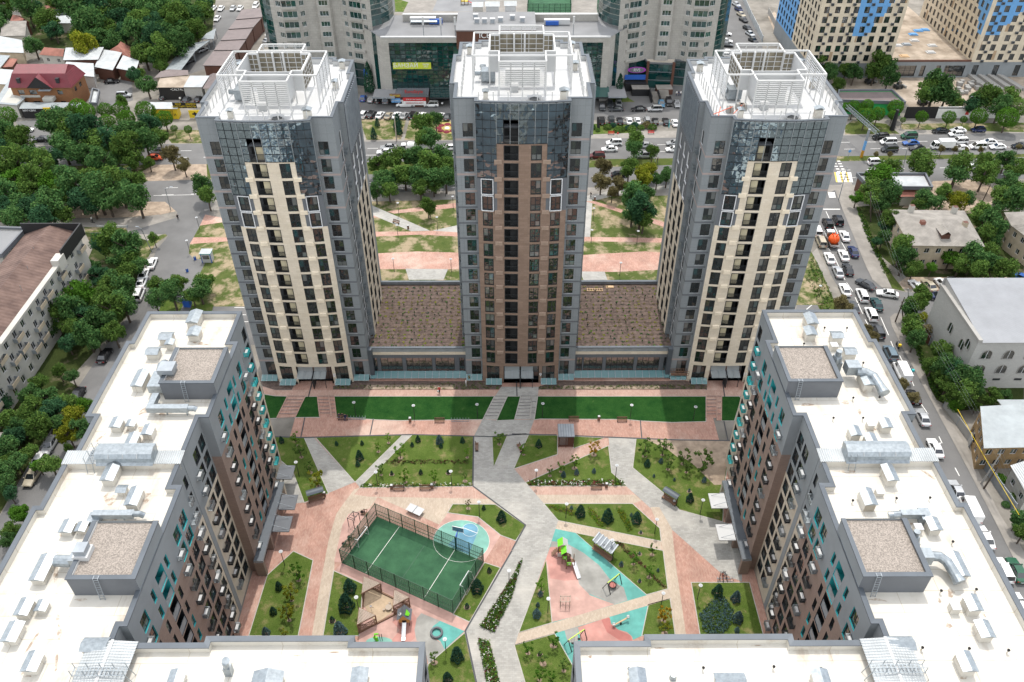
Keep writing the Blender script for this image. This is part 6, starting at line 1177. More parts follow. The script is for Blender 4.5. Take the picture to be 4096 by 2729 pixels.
grove('02','in the shrub border of the mall car park','border shrubs before the mall car park','a,720,1145,35 b,768,1170,25 b,855,1145,40 n,905,1130,35 b,945,1170,40 b,985,1165,35 n,1030,1155,32 b,1075,1165,45 n,1100,1130,40 b,1155,1150,35 d,1205,1130,45 b,1255,1150,45','bush',name='shrub',noun='shrub',zk=.25,tr=0)
for t,x,y,r,m_ in(('01',1010,700,70,'needle'),('02',965,780,60,'needle'),('01',1052,1195,40,'needle'),('01',1085,1095,30,'needle'),('01',1265,1090,55,'needle'),('01',1280,1160,40,'needle')):tree(t,x,y,r,'cone',m_,'on the lawn before the glass hall','conifers before the glass hall','conifer','conifer',1.15,.3,1.6 if y<800 else 1.1)
grove('03','clipped round along the site hoarding','clipped round trees along the avenue','g,770,960,65 g,880,1040,80 g,890,940,55 g,985,1020,65 g,1145,960,70 g,1120,1030,45 g,1378,1045,55 g,1625,1050,60 g,1755,1070,32 g,1890,1040,75 g,2150,1050,95 b,1210,1075,25 g,690,960,45 b,2240,960,90','ball',noun='ball-shaped tree',tr=1.8,zk=1.0)
grove('03','on the building site edge','trees on the building site','b,480,560,100 a,560,640,90 b,700,620,80 a,780,640,90 b,990,560,100 a,1060,580,110 b,960,640,90 a,1090,680,80 b,640,750,60 a,1510,760,130 b,1440,810,100 a,1600,840,120 b,1680,900,80 a,1880,900,100 b,1990,860,100 b,2160,860,110 a,2090,940,90 c,1820,940,80')
grove('03','in the row on the avenue median, right','median trees at the right end of the avenue','b,1100,1500,110 b,1380,1450,110 b,1330,1390,60 b,1720,1470,110 b,1950,1440,80 a,2140,1420,100 b,2240,1500,110 b,2010,1490,90 d,970,1380,22 d,1095,1380,25 d,1560,1330,30 d,1680,1330,25 d,1780,1340,25 d,1910,1340,25 d,2250,1310,30')
grove('13','near the corner shop','trees round the cream house','g,1000,60,140 b,930,130,110 a,1080,190,110 b,960,240,110 a,1030,290,90 g,800,240,70')
grove('13','round the cream slate-roofed house','trees round the cream house','b,1110,440,90 c,1060,500,70 a,1040,590,60 b,1210,680,110 a,1230,780,100 b,1180,760,70 b,1310,880,70 g,1470,870,55 y,1690,270,100 b,1590,200,80 a,1420,260,110 b,1370,290,80 a,1520,280,80 a,1800,250,60 b,1930,400,110 a,2010,480,120 b,1990,560,90 g,1640,780,90 b,1730,830,100 a,1850,760,110 b,1960,720,100 a,2030,830,110 b,1900,890,90 b,2130,880,100 a,2050,620,60 c,980,640,50 a,1700,20,110 b,1950,20,100 a,2150,90,110 b,2130,230,130 a,2230,260,110 b,2280,180,90 a,2080,320,80 b,1380,0,100')
grove('13','beside the block hall and street fence','trees along the right side street','b,1380,1110,80 b,1330,1180,90 a,1270,1240,70 b,1300,1350,80 y,1390,1330,70 b,1310,1430,110 a,1330,1500,80 d,1440,1420,60 d,660,1190,70 d,710,1230,60 d,900,1430,50 d,950,1500,60')
grove('23','in front of the block hall','trees along the right side street','b,1560,90,90 b,1480,220,90 a,1600,210,110 b,1560,300,90 c,1700,290,110 b,1620,380,110 a,1780,350,130 c,1830,240,90 b,1760,470,110 a,1860,440,90 b,1650,480,80 g,1680,580,70 b,1740,110,60 d,1220,390,50 d,1310,510,60 b,2010,500,80 a,2130,500,60 b,1870,590,50')
grove('33','at the right edge low down','trees along the right side street','a,2270,90,90 b,2290,230,90 a,2230,130,60')
grove('23','in the yard of the whitewashed house','yard shrubs','g,2080,1250,60 b,2180,1420,60 a,2130,1480,40','bush',name='shrub',noun='shrub',zk=.2,tr=0)
W1='on the left lawns of the yard';W2='on the right lawns of the yard';GC,GS='young conifers planted on the yard lawns','saplings planted on the yard lawns'
kw=dict(name='conifer',noun='young conifer',zk=1.0,tr=.1)
for t,wh,d in(('21',W1,'n,225,893,32 n,720,925,22 n,948,920,22 n,925,1030,48 n,910,1105,28 n,1398,935,22 n,1450,885,32 u,1643,890,45 n,1657,945,24 n,1850,895,30 n,1215,1190,20 n,1475,1180,24 n,1722,1180,22 n,2040,1500,24'),('31','on the lawns round the football cage','n,200,700,45 n,150,925,42 u,85,1110,48 n,835,700,75 n,800,850,95 n,680,1000,30 u,745,1085,80 n,2200,80,60 n,2090,560,28 n,1980,700,75 n,1890,880,28 n,1800,1310,80 n,1715,1520,60'),('22',W2,'n,240,925,40 n,1215,1100,38 u,1337,1080,26 u,462,1200,30 u,580,1180,28 u,735,1170,24 u,1273,1215,16 u,1457,1248,16 u,1725,1250,28 n,1598,1410,46 u,1590,1345,16 u,533,1500,20'),('32','on the lawns round the right playground','n,615,30,60 n,860,70,70 n,1120,90,60 u,1070,65,18 u,1155,220,15 n,1850,740,65 u,2012,795,58 u,2030,980,62 u,2020,1095,30 u,1145,655,18 u,980,505,26 u,1143,410,15 u,255,770,30 u,232,870,24 u,222,945,50 u,1310,560,18 n,250,1310,24')):grove(t,wh,GC,d,'cone',**kw)
kw=dict(name='sapling',noun='sapling',zk=1.0,tr=.9)
for t,wh,d in(('21',W1,'s,350,880,50 b,390,980,60 b,470,1130,45 y,540,1230,75 s,1182,870,32 s,1090,950,32 s,1287,990,55 b,1112,1150,45 s,1330,1210,55 s,1592,1220,48 b,1870,1215,32 s,1890,1000,35 d,1900,1460,30 b,2180,870,50'),('31','on the lawns round the football cage','g,360,580,75 y,300,760,80 y,275,940,80 y,250,1130,40 b,1595,1340,50'),('22',W2,'b,1200,960,75 b,1360,950,75 b,1410,1090,60 b,1545,1040,60 b,1575,1120,55 b,1725,1080,90 s,105,970,40 o,740,960,60 s,565,1085,50 s,440,1125,40 b,340,1165,35'),('32','on the lawns round the right playground','g,1265,370,42 g,1095,450,50 g,1240,570,48 s,265,690,50 o,1370,950,70 y,1380,1070,55 g,375,1180,60 g,145,1250,55 b,280,1350,45 b,470,1410,55 g,250,1490,60 g,350,1530,60 b,1180,80,0.1')):grove(t,wh,GS,d.replace(' b,1180,80,0.1',''),'loose',**kw)
def cover(name,t,poly,n,h,mats,size,seed,z=.03,**kw):
 r=random.Random(seed);pl=PT(t,*poly);xs=[p.x for p in pl];ys=[p.y for p in pl];mb=MB();k=0
 def inside(x,y):
  c=False
  for i in range(len(pl)):
   a,b=pl[i-1],pl[i]
   if(a.y>y)!=(b.y>y)and x<(b.x-a.x)*(y-a.y)/(b.y-a.y)+a.x:c=not c
  return c
 while k<n:
  x,y=r.uniform(min(xs),max(xs)),r.uniform(min(ys),max(ys));
  if not inside(x,y):continue
  k+=1;hh=h*r.uniform(.4,1.1);m_=r.choice(mats)
  for q in range(6):leafs(mb,[((x+r.uniform(-.18,.18),y+r.uniform(-.18,.18),z+hh*r.uniform(.2,1)),(r.uniform(-1,1),r.uniform(-1,1),.5))],size,m_,r)
 return mb.build(name,kind='stuff')
GCV=['ground_cover','leaf_b','leaf_sap','leaf_a','leaf_b']
cover('flower_hedge','31',((2012,1067),(2130,1123),(2294,800),(2384,465),(2294,640)),900,.55,GCV+['wine','leaf_sap','leaf_a','wine','leaf_b','leaf_sap','leaf_bright','flower_white'],.11,1);cover('flower_hedge','31',((1990,1180),(2090,1215),(2185,1600),(2078,1600)),500,.55,GCV+['wine','leaf_sap','leaf_a','wine','leaf_b','leaf_bright','flower_white'],.11,2)
cover('flower_hedge','22',((150,1270),(980,1262),(1020,1306),(150,1306)),420,.5,GCV+['flower_white','flower_red','wine'],.12,3);cover('flower_hedge','21',((950,1296),(1935,1290),(1938,1308),(940,1320)),240,.35,GCV+['flower_white','flower_yellow'],.1,4)
cover('catmint_patch','32',((1830,800),(1900,810),(1980,930),(1960,1060),(1880,1140),(1720,1130),(1680,960)),900,.4,['needle_blue','ground_cover','needle_blue','leaf_b'],.11,5);cover('flower_row','22',((300,1490),(420,1490),(620,1568),(520,1568)),140,.3,['leaf_yellow','leaf_sap','leaf_dry'],.1,6)
cover('flower_row','32',((680,0),(760,60),(820,170),(780,170),(690,60)),130,.3,['leaf_yellow','leaf_sap','leaf_dry'],.1,7);cover('flower_row','32',((930,0),(1000,40),(1090,200),(1040,220),(980,100)),130,.3,['leaf_yellow','leaf_sap','leaf_b'],.1,8)
cover('flower_row','32',((930,310),(990,330),(1380,720),(1340,720),(1200,560),(1050,440)),170,.35,['leaf_dry','wine','ground_cover'],.1,9);cover('flower_row','21',((1170,1078),(1900,1078),(1900,1112),(1170,1112)),150,.3,['leaf_dry','wine','ground_cover'],.1,10)
cover('bed_plants','21',((700,415),(2190,380),(2170,444),(700,444)),260,.28,['leaf_b','ground_cover','leaf_dry'],.09,11);cover('bed_plants','22',((245,420),(1740,400),(1740,442),(240,444)),260,.28,['leaf_b','ground_cover','leaf_dry'],.09,12)
cover('verge_weeds','13',((790,340),(850,400),(1000,760),(1100,930),(1040,930),(880,600)),420,.5,GCV,.16,13);cover('verge_weeds','23',((1290,0),(1360,60),(1560,560),(1480,480),(1340,160)),300,.5,GCV,.14,14);cover('verge_weeds','13',((400,760),(490,945),(640,1260),(480,1270),(340,990)),260,.35,GCV+['leaf_dry'],.14,15)
mc=MB();r_=random.Random(5)
for o in list(C.objects):
 if o.name.split('.')[0]in('sapling','conifer')and o.location.y<105:
  c=o.location;rr=r_.uniform(.25,.45)
  if o.name.startswith('conifer')and r_.random()<.4:continue
  mc.face([(c.x+rr*cos(k*.785+r_.uniform(-.2,.2))*1.2,c.y+rr*sin(k*.785),.038)for k in range(8)],'mulch')
mc.build('mulch_circle',kind='structure')
# ---------------------------------------------------------------- vehicles
def loft(mb,secs,mat):
 rings=[]
 for x,hw,a,b in secs:h=b-a;rings.append([(x,-hw*.9,a),(x,-hw,a+h*.3),(x,-hw,a+h*.7),(x,-hw*.88,b),(x,hw*.88,b),(x,hw,a+h*.7),(x,hw,a+h*.3),(x,hw*.9,a)])
 vs=[p for r in rings for p in r];n=8;fs=[(i*n+k,i*n+(k+1)%n,(i+1)*n+(k+1)%n,(i+1)*n+k)for i in range(len(rings)-1)for k in range(n)]
 mb.add(vs,fs+[tuple(range(n)),tuple((len(rings)-1)*n+k for k in range(n))[::-1]],mat)
CARS={}
def car_mesh(kind):
 if kind in CARS:return CARS[kind]
 b,g=MB(),MB();zb=.26
 S={'sedan':(2.3,1.0,-1.75,.9,.30,-1.1,1.43,.9,.62),'suv':(2.3,1.15,-2.2,1.02,.55,-1.95,1.72,.94,.72),'hatch':(2.0,.95,-1.95,.92,.3,-1.5,1.5,.88,.64),'minivan':(2.3,1.55,-2.2,.98,.8,-2.0,1.75,.92,.74),'van':(2.9,2.2,-2.85,1.15,1.5,-2.8,2.35,1.0,.86),'truck':(3.0,2.95,1.2,1.1,2.5,1.25,2.15,.95,.85)}[kind]
 L,c0,c1,zs,t0,t1,zt,hw,th=S;tail=zs+.04 if kind=='sedan' else zs
 if kind!='truck':loft(b,[(L,hw*.8,.38,.62),(L-.12,hw*.93,.3,zs*.78),(c0+.1,hw,zb,zs-.02),(0,hw,zb,zs),(c1,hw,zb,tail),(-L+.15,hw*.94,.3,tail*.97),(-L,hw*.82,.4,tail*.8)],'paint_white')
 else:loft(b,[(L,hw*.9,.4,zs*.9),(L-.1,hw,.4,zs),(1.15,hw,.4,zs),(1.1,hw*.95,.4,zs)],'paint_white');b.box((-2.9,-.4,.5),(1.2,.4,.75),'rubber')
 lo=[(c0,-hw*.86,zs-.02),(c0,hw*.86,zs-.02),(c1,hw*.86,zs-.02),(c1,-hw*.86,zs-.02)];hi=[(t0,-th,zt),(t0,th,zt),(t1,th,zt),(t1,-th,zt)]
 for i in range(4):
  j=(i+1)%4;mt,tgt=('car_glass',g)
  if kind=='van' and i in(1,2,3):
   tgt,mt=b,'paint_white'
   if i in(1,3):s=-1 if i==3 else 1;g.face([(1.95,s*(hw*.84+.03),zs+.05),(.95,s*(hw*.85+.03),zs+.05),(.95,s*(th+.045),2.0),(1.6,s*(th+.045),2.0)],'car_glass')
  tgt.face([lo[i],lo[j],hi[j],hi[i]],mt)
  if kind not in('van',)and i in(0,2):b.beam(lo[i],hi[i],.09,.07,'paint_white');b.beam(lo[j],hi[j],.09,.07,'paint_white')
 b.face([(t0,-th,zt),(t0,th,zt),((t0+t1)/2,th,zt+.05),((t0+t1)/2,-th,zt+.05)],'paint_white');b.face([((t0+t1)/2,-th,zt+.05),((t0+t1)/2,th,zt+.05),(t1,th,zt),(t1,-th,zt)],'paint_white')
 for s in(-1,1):
  x=(c0*.35+c1*.65)if kind in('suv','minivan')else(c0+c1)/2;b.beam((x,s*hw*.875,zs),((x-.05),s*(th+.015),zt-.02),.07,.04,'paint_white')
  b.box((c0-.3,s*(hw+.1)-.1,zs-.02),(c0-.12,s*(hw+.1)+.1,zs+.16),'paint_white')
 if kind in('suv','minivan'):
  for s in(-1,1):b.beam((t0-.1,s*(th-.05),zt+.07),(t1+.1,s*(th-.05),zt+.07),.05,.05,'rubber')
 b.box((L-.02,-.45,.42),(L+.03,.45,.56),'rubber');b.box((-L-.02,-.3,.55),(-L+.03,.3,.66),'frame_white')
 w,r=MB(),MB();R_=.33 if kind in('sedan','hatch')else .37;w.tube([(0,-.11,0),(0,.11,0)],R_,'rubber',14);r.tube([(0,-.125,0),(0,.125,0)],R_*.62,'rim',10)
 hl,tl=MB(),MB();hl.box((-.05,-.2,-.07),(.05,.2,.07),'lamp_lens');tl.box((-.04,-.2,-.08),(.05,.2,.08),'tail_lens')
 CARS[kind]=dict(L=L,hw=hw,R=R_,zs=zs,body=b.mesh('body'),glass=g.mesh('window_glass'),wheel=w.mesh('wheel'),rim=r.mesh('rim'),hl=hl.mesh('headlight'),tl=tl.mesh('tail_light'));return CARS[kind]
CN={'w':('white','paint_white'),'s':('silver','paint_silver'),'k':('black','paint_black'),'d':('dark grey','paint_graphite'),'n':('navy','paint_navy'),'b':('blue','paint_blue'),'t':('dark teal','paint_teal'),'m':('maroon','paint_maroon'),'e':('beige','paint_beige'),'l':('slate-blue','paint_slate'),'y':('light blue','paint_sky'),'o':('orange','paint_orange'),'g':('dark green','paint_green')}
KN={'S':('sedan','sedan'),'U':('suv','off-road car'),'H':('hatch','hatchback'),'M':('minivan','people carrier'),'V':('van','panel van'),'T':('truck','truck')}
def car(t,x,y,kd,col,hd,where,group,full=True,label=None):
 kind,noun=KN[kd];cn,mt=CN[col];m=CARM=car_mesh(kind);p=T(t,x,y,.7);p.z=0;o=thing('parked_car' if 'parked' in where else 'van' if kd=='V' else 'car',label or f'{cn} {noun} {where}','van' if kd=='V' else 'truck' if kd=='T' else 'car',p,hd,group)
 part('body',m['body'],o,mats={0:mt});part('window_glass',m['glass'],o)
 xs=(m['L']-.85,-m['L']+.85)if kd!='T' else(2.2,-1.9)
 for xx in xs:
  for s in(-1,1):
   q=part('wheel',m['wheel'],o,(xx,s*(m['hw']-.08),m['R']))
   if full:part('rim',m['rim'],q)
 if full:
  for s in(-1,1):part('headlight',m['hl'],o,(m['L']-.1,s*m['hw']*.66,m['zs']*.66));part('tail_light',m['tl'],o,(-m['L']+.05,s*m['hw']*.7,m['zs']*.8))
 return o
def hdg(t,a,t2,b):p,q=T(t,*a),T(t2,*b);return atan2(q.y-p.y,q.x-p.x)
def fleet(t,hd,where,group,data,full=True):
 out=[]
 for q in data.split():kc,x,y,*e=q.split(',');out.append(car(t,float(x),float(y),kc[0],kc[1],hd+RD(float(e[0]))if e else hd,where,group,full))
 return out
UP=hdg('13',(985,1445),'13',(560,480));Q='cars queueing up the right side street'
fleet('13',UP,'queueing up the right side street',Q,'Uk,535,478 Uk,627,447 Mw,440,545 Me,475,640 Sw,686,588 Sw,678,762 Sn,765,727 Sw,552,787 Ss,628,910 Sk,717,887 Sw,690,1070 Uw,845,1120 St,975,1197 Sd,765,1225 Uw,925,1290 Ud,985,1445')
car('13',875,1020,'S','d',UP+RD(38),'',Q,label='dark grey taxi with an orange stripe turning across the junction');car('13',1073,1105,'S','w',UP+RD(78),'',Q,label='white taxi with green and orange stripes leaving the junction')
fleet('13',UP+RD(12),'parked in the yard below the cream house','cars parked below the cream house','Sw,1330,1035 Se,1445,1030 Uw,1562,1020 Hd,1680,1000 Hg,2165,1010,60 Hb,2260,960,30');car('13',1530,1130,'S','n',RD(175),'coming along the side road by the block hall',Q)
UP2=hdg('23',(1500,965),'23',(1100,115));fleet('23',UP2,'on the street beside the right white roofs','cars along the street beside the right block','Ul,1097,115 Vw,1200,290 Hk,1305,505 Ss,1385,690 Sw,1500,965 Ss,1690,1345 Vw,1805,1520');fleet('33',UP2,'on the street beside the right white roofs','cars along the street beside the right block','Sw,1945,265 Uw,2105,560 Sg,2230,560 Sw,2262,880')
WE=RD(182);EA=RD(2);AV='cars on the wide avenue'
fleet('03',WE,'on the avenue, right of the right tower',AV,'Uk,1010,1225 Mw,1080,1270 Md,1090,1335 Mg,1265,1218 Sb,1282,1278 Sk,1340,1325 Sk,1545,1170 Sw,1705,1165 Hw,1685,1200 Hn,1885,1160 Mw,1718,1265 Sw,1730,1325 Mw,1880,1310 Sw,1980,1270 Sw,2060,1312 Sk,2260,1305');fleet('03',EA,'on the near avenue lanes, right',AV,'Uw,970,1452 Sw,1835,1495')
fleet('02',WE,'on the avenue between middle and right towers',AV,'Uw,915,1278 Sw,875,1333 Um,760,1395 Ss,1190,1300 Us,1190,1390 Sw,1450,1335 Ss,1455,1278');car('12',965,38,'S','k',EA,'on the near avenue lanes behind the park trees',AV);fleet('01',WE,'on the avenue between left and middle towers',AV,'Ss,1185,1315 Sw,1155,1358 Sw,1735,1320')
fleet('00',WE,'on the left end of the avenue among trees',AV,'Sk,370,1245 Sw,510,1360 Ss,1415,1350');car('00',1385,1410,'S','o',EA,'',AV,label='orange low sports car on the avenue among the left trees');car('00',225,1160,'S','w',EA,'parked at the left pavement under trees',AV)
NO=RD(88);PK='cars parked before the glass hall'
fleet('01',NO,'parked nose-in at the glass hall',PK,'Hb,960,878 Ss,1030,885 Sk,1095,893 Us,1165,895');fleet('01',NO+RD(-12),'parked in the row along the lawn, left',PK,'Uw,967,1025 Uk,1037,1025 Sw,1112,1028 Se,1190,1033 Sw,1260,1030 Ss,1330,1032 Uk,1410,1032 Sw,1485,1033 Sw,1650,1037 Sd,1720,1043');car('01',1340,935,'V','w',WE,'',PK,label='long white panel van before the red shop sign');car('01',1570,935,'U','w',WE,'',PK,label='white off-road car crossways at the glass canopy')
SO=RD(-92);fleet('02',SO,'parked under the right stone stairs',PK,'Sd,808,955 Sd,878,925 Ss,957,925 Sy,1340,925 Uk,1407,915 Ss,1478,928');fleet('02',WE,'parked crossways before the stone stairs',PK,'Sd,935,975 Sk,1135,975 Us,1280,975');fleet('02',NO,'parked in the row along the shrubs, right',PK,'Uk,805,1080 Ud,890,1073 Sk,968,1080 Sw,1052,1080 Sw,1125,1080 Us,1212,1080 Hk,1283,1083 Sk,1378,1085 Sw,1460,1097')
fleet('02',RD(-70),'parked along the street behind the right curved tower','cars behind the right curved tower','Ss,2012,38 Hn,2033,82 Se,2055,128 Sk,2075,175 Sk,2110,248 Ss,2135,300 Sk,2162,358 Sw,1912,300,60 Sw,1920,365,60 Sd,1925,400,60 Sw,1940,465,60 Sw,1930,492,60',False)
fleet('00',SO,'parked at the far end of the garage lane','cars round the garages','Sw,1910,72 Sw,1980,75 Ss,2088,72 Sw,2150,72 Uw,2290,52 Sw,1945,165',False);fleet('00',RD(60),'under the carports','cars round the garages','Ss,1810,445 Sd,1690,548',False)
fleet('00',NO,'parked in the workshop yard','cars round the workshop','Sd,1465,862 Hd,1675,890 Hk,1780,885');car('00',1110,850,'U','s',RD(5),'parked on the gravel yard right of the brick house','cars round the workshop');car('00',1000,725,'S','k',RD(10),'parked under the tilted tin canopy','cars round the workshop');fleet('01',RD(65),'parked beside the left curved tower','cars by the left curved tower','Sw,125,305 Ss,103,358',False)
LS=hdg('10',(1245,1110),'10',(1360,830));fleet('10',LS,'parked along the left street','cars along the left street','Sw,1360,832 Sw,1285,930 Sw,1270,1000 Mw,1245,1112');fleet('20',hdg('20',(445,935),'20',(935,130)),'along the left street by the white roofs','cars along the left street','Sk,935,135 Ss,445,935,180 Sk,690,495,180 Se,290,1215,180 Sw,345,1085,180 Sk,540,770,180')
def lorry(t,x,y,hd,cargo,label,cm='paint_white'):
 m=car_mesh('truck');p=T(t,x,y,1);p.z=0;o=thing('truck',label,'truck',p,hd);part('cab',m['body'],o,mats={0:cm});part('window_glass',m['glass'],o)
 for xx in(2.2,-1.9):
  for s in(-1,1):part('rim',m['rim'],part('wheel',m['wheel'],o,(xx,s*.85,.37)))
 c=MB()
 if cargo=='box':c.box((-3.2,-1.05,.8),(1.0,1.05,2.75),'paint_white')
 elif cargo=='bed':c.box((-3.2,-1.0,.8),(1.0,1.0,.95),'timber');c.box((-3.2,-1.02,.95),(1.0,-.96,1.3),'paint_silver');c.box((-3.2,.96,.95),(1.0,1.02,1.3),'paint_silver');c.box((-3.24,-1,.95),(-3.16,1,1.3),'paint_silver');c.box((.9,-1,.95),(1,1,1.9),'timber')
 else:c.tube([(-6.5,0,1.7),(-6.2,0,1.7),(.6,0,1.7),(.9,0,1.7)],[.6,1.1,1.1,.7],'paint_white',16);c.box((-6.4,-.5,.5),(1,.5,.9),'rubber')
 q=part('cargo_body',c.mesh('cargo_body'),o);
 return o
lorry('03',1560,1305,WE,'box','white box truck in the avenue traffic');lorry('01',1385,1325,WE,'tank','long white tanker truck on the avenue behind trees');o=lorry('13',570,620,UP,'bed','white flatbed truck carrying a bright orange inflatable')
ob=MB();r_=random.Random(2);n=14
for i in range(7):pass
ob.tube([(0,0,0),(0,0,.25),(0,0,.9),(0,0,1.5),(0,0,1.95),(0,0,2.1)],[.7,1.05,1.25,1.15,.7,.1],'orange_inflatable',18);ob.v=[(x*(1+.09*sin(7*atan2(y,x))),y*(1+.09*sin(7*atan2(y,x))),z)for x,y,z in ob.v]
for k in range(5):ob.tube([(.5*cos(k*1.26),.5*sin(k*1.26),1.9),(.7*cos(k*1.26),.7*sin(k*1.26),2.4)],[.22,.08],'orange_inflatable',7)
p=o.location+Vector((cos(UP),sin(UP),0))*-1.4;q=bpy.data.objects.new('orange_inflatable',ob.mesh('orange_inflatable',smooth=True));C.objects.link(q);q.location=(p.x,p.y,.97);tag(q,'crumpled orange inflatable lying on the flatbed truck','inflatable')
def moto(t,x,y,hd,boxc,label):
 p=T(t,x,y,.4);p.z=0;o=thing('motorbike',label,'motorbike',p,hd);w=MB();w.tube([(0,-.07,0),(0,.07,0)],.3,'rubber',12);wm=w.mesh('wheel')
 for xx in(.65,-.6):part('wheel',wm,o,(xx,0,.3))
 b=MB();b.tube([(.7,0,.95),(.5,0,.6),(-.1,0,.5),(-.7,0,.75)],[.06,.14,.18,.12],'paint_black',8);b.beam((.62,-.35,1.0),(.62,.35,1.0),.05,.05,'rubber');b.beam((.65,0,.3),(.6,0,1.0),.08,.08,'grey_metal');part('body',b.mesh('body'),o);s=MB();s.box((-.95,-.25,.85),(-.5,.25,1.3),boxc);part('top_box',s.mesh('top_box'),o)
moto('23',1163,50,UP2,'yellow','motorbike with a yellow delivery box on the right side street');moto('23',1278,275,UP2,'teal_trim','motorbike with a teal delivery box beside the white van');moto('01',1488,935,NO,'paint_black','black motorbike standing by the white van at the hall');moto('01',1672,935,NO,'paint_white','motorbike with a white box at the hall entrance');moto('00',1625,890,NO,'cloth_white','white motorbike parked beside the workshop bays')
# ---------------------------------------------------------------- people
PM_={}
def person_mesh(pose,top,leg,hat=None):
 k=(pose,top,leg,hat)
 if k in PM_:return PM_[k]
 hip=.92 if pose!='sit' else .5
 J={'pel':(0,0,hip),'chest':(.02 if pose=='walk' else 0,0,hip+.42),'neck':(.03,0,hip+.56),'head':(.05,0,hip+.7),'top':(.04,0,hip+.8)};E=[('pel','chest'),('chest','neck'),('neck','head'),('head','top')];Rr={'pel':.16,'chest':.17,'neck':.06,'head':.105,'top':.07}
 for s,n in((-1,'l'),(1,'r')):
  f=s*.2 if pose=='walk' else 0
  if pose=='sit':J.update({n+'hp':(.03,s*.1,.48),n+'kn':(.42,s*.13,.5),n+'an':(.42,s*.13,.08),n+'ft':(.58,s*.14,.04)})
  else:J.update({n+'hp':(0,s*.09,hip-.06),n+'kn':(f*.7+.04,s*.1,.5),n+'an':(f-.03,s*.1,.08),n+'ft':(f+.13,s*.11,.04)})
  J.update({n+'sh':(.0,s*.19,hip+.5),n+'el':(-f*.6-.02,s*.26,hip+.24),n+'wr':(.18-f*.9 if pose!='bend' else .35,s*.24,hip+.04),n+'hd':(.22-f,s*.23,hip-.04)})
  E+=[('pel',n+'hp'),(n+'hp',n+'kn'),(n+'kn',n+'an'),(n+'an',n+'ft'),('chest',n+'sh'),(n+'sh',n+'el'),(n+'el',n+'wr'),(n+'wr',n+'hd')];Rr.update({n+'hp':.1,n+'kn':.065,n+'an':.045,n+'ft':.045,n+'sh':.065,n+'el':.048,n+'wr':.034,n+'hd':.045})
 names=list(J);me=bpy.data.meshes.new('person');me.from_pydata([J[n]for n in names],[(names.index(a),names.index(b))for a,b in E],[]);o=bpy.data.objects.new('tmp',me);C.objects.link(o)
 md=o.modifiers.new('s','SKIN');o.modifiers.new('d','SUBSURF').levels=1
 for i,n in enumerate(names):me.skin_vertices[0].data[i].radius=(Rr[n],Rr[n]);me.skin_vertices[0].data[i].use_root=n=='pel'
 bpy.context.view_layer.update();out=bpy.data.meshes.new_from_object(o.evaluated_get(bpy.context.evaluated_depsgraph_get()));bpy.data.objects.remove(o)
 for m_ in(top,leg,'skin',hat or 'hair','cloth_black'):out.materials.append(MATS[m_])
 for p in out.polygons:
  c=p.center;z=c.z-hip;p.material_index=3 if z>.73 or(z>.66 and c.x<.03)else 2 if z>.55 or(abs(c.y)>.2 and z<.14 and z>-.12)else 4 if c.z<.07 else 0 if z>.02 else 1
  p.use_smooth=True
 PM_[k]=out;return out
def person(t,x,y,hd,pose,top,leg,label,hat=None,z=0):
 p=T(t,x,y,z);o=bpy.data.objects.new('person',person_mesh(pose,top,leg,hat));C.objects.link(o);o.location=p;o.rotation_euler=(0,0,hd);o.scale=(1.04,)*3;tag(o,label,'person');return o
pa=person('21',1645,478,RD(-100),'walk','cloth_red','cloth_black','person in a red top walking along the upper promenade with a white bag','cloth_white');b=MB();b.box((-.16,-.1,0),(.16,.1,.36),'cloth_white');b.beam((-.08,0,.36),(.08,0,.5),.02,.02,'cloth_white');o=bpy.data.objects.new('shopping_bag',b.mesh('shopping_bag'));C.objects.link(o);o.location=pa.location+Vector((-.25,-.15,.5));tag(o,'white bag carried by the person in red','bag')
person('21',1882,412,0,'stand','cloth_white','cloth_white','person in white standing in the flower bed by the shop glass');person('21',1912,375,pi,'walk','cloth_olive','cloth_olive','person in olive clothes bending in the flower bed by the shop glass')
for x,y,tp,lb in((750,700,'cloth_navy','person in navy sitting at the left end of the shaded bench'),(778,700,'cloth_black','person in black sitting in the middle of the shaded bench'),(803,708,'cloth_navy','person in dark blue leaning forward at the bench end by the bike rack')):person('21',x,y,RD(-90),'sit',tp,'cloth_navy',lb)
person('10',1600,452,RD(-60),'walk','cloth_black','cloth_black','person in black walking over the left street junction');sp=person('10',832,470,RD(170),'stand','cloth_white','cloth_black','person in a white top riding a kick scooter on the left pavement',z=.12)
b=MB();b.box((-.5,-.09,.07),(.5,.09,.12),'post_black');b.beam((.45,0,.1),(.5,0,1.1),.05,.05,'post_black');b.beam((.5,-.25,1.1),(.5,.25,1.1),.04,.04,'post_black');b.tube([(.5,-.03,.08),(.5,.03,.08)],.1,'rubber',10);b.tube([(-.5,-.03,.08),(-.5,.03,.08)],.1,'rubber',10);o=bpy.data.objects.new('kick_scooter',b.mesh('kick_scooter'));C.objects.link(o);o.location=(sp.location.x,sp.location.y,0);o.rotation_euler=(0,0,RD(170));tag(o,'black kick scooter under the rider on the left pavement','scooter')
person('12',705,250,RD(200),'walk','cloth_black','cloth_black','person in black striding on the grey park path');person('12',905,222,RD(-90),'sit','cloth_white','cloth_navy','person in white sitting on the park bench under thin trees',z=0)
person('02',946,1230,RD(-80),'walk','cloth_red','cloth_white','person in a red top on the avenue pavement by the red benches');person('02',1302,1460,RD(0),'stand','cloth_black','cloth_navy','person in black waiting on the avenue median');person('02',1282,1450,RD(0),'stand','cloth_white','cloth_white','person in white waiting on the avenue median')
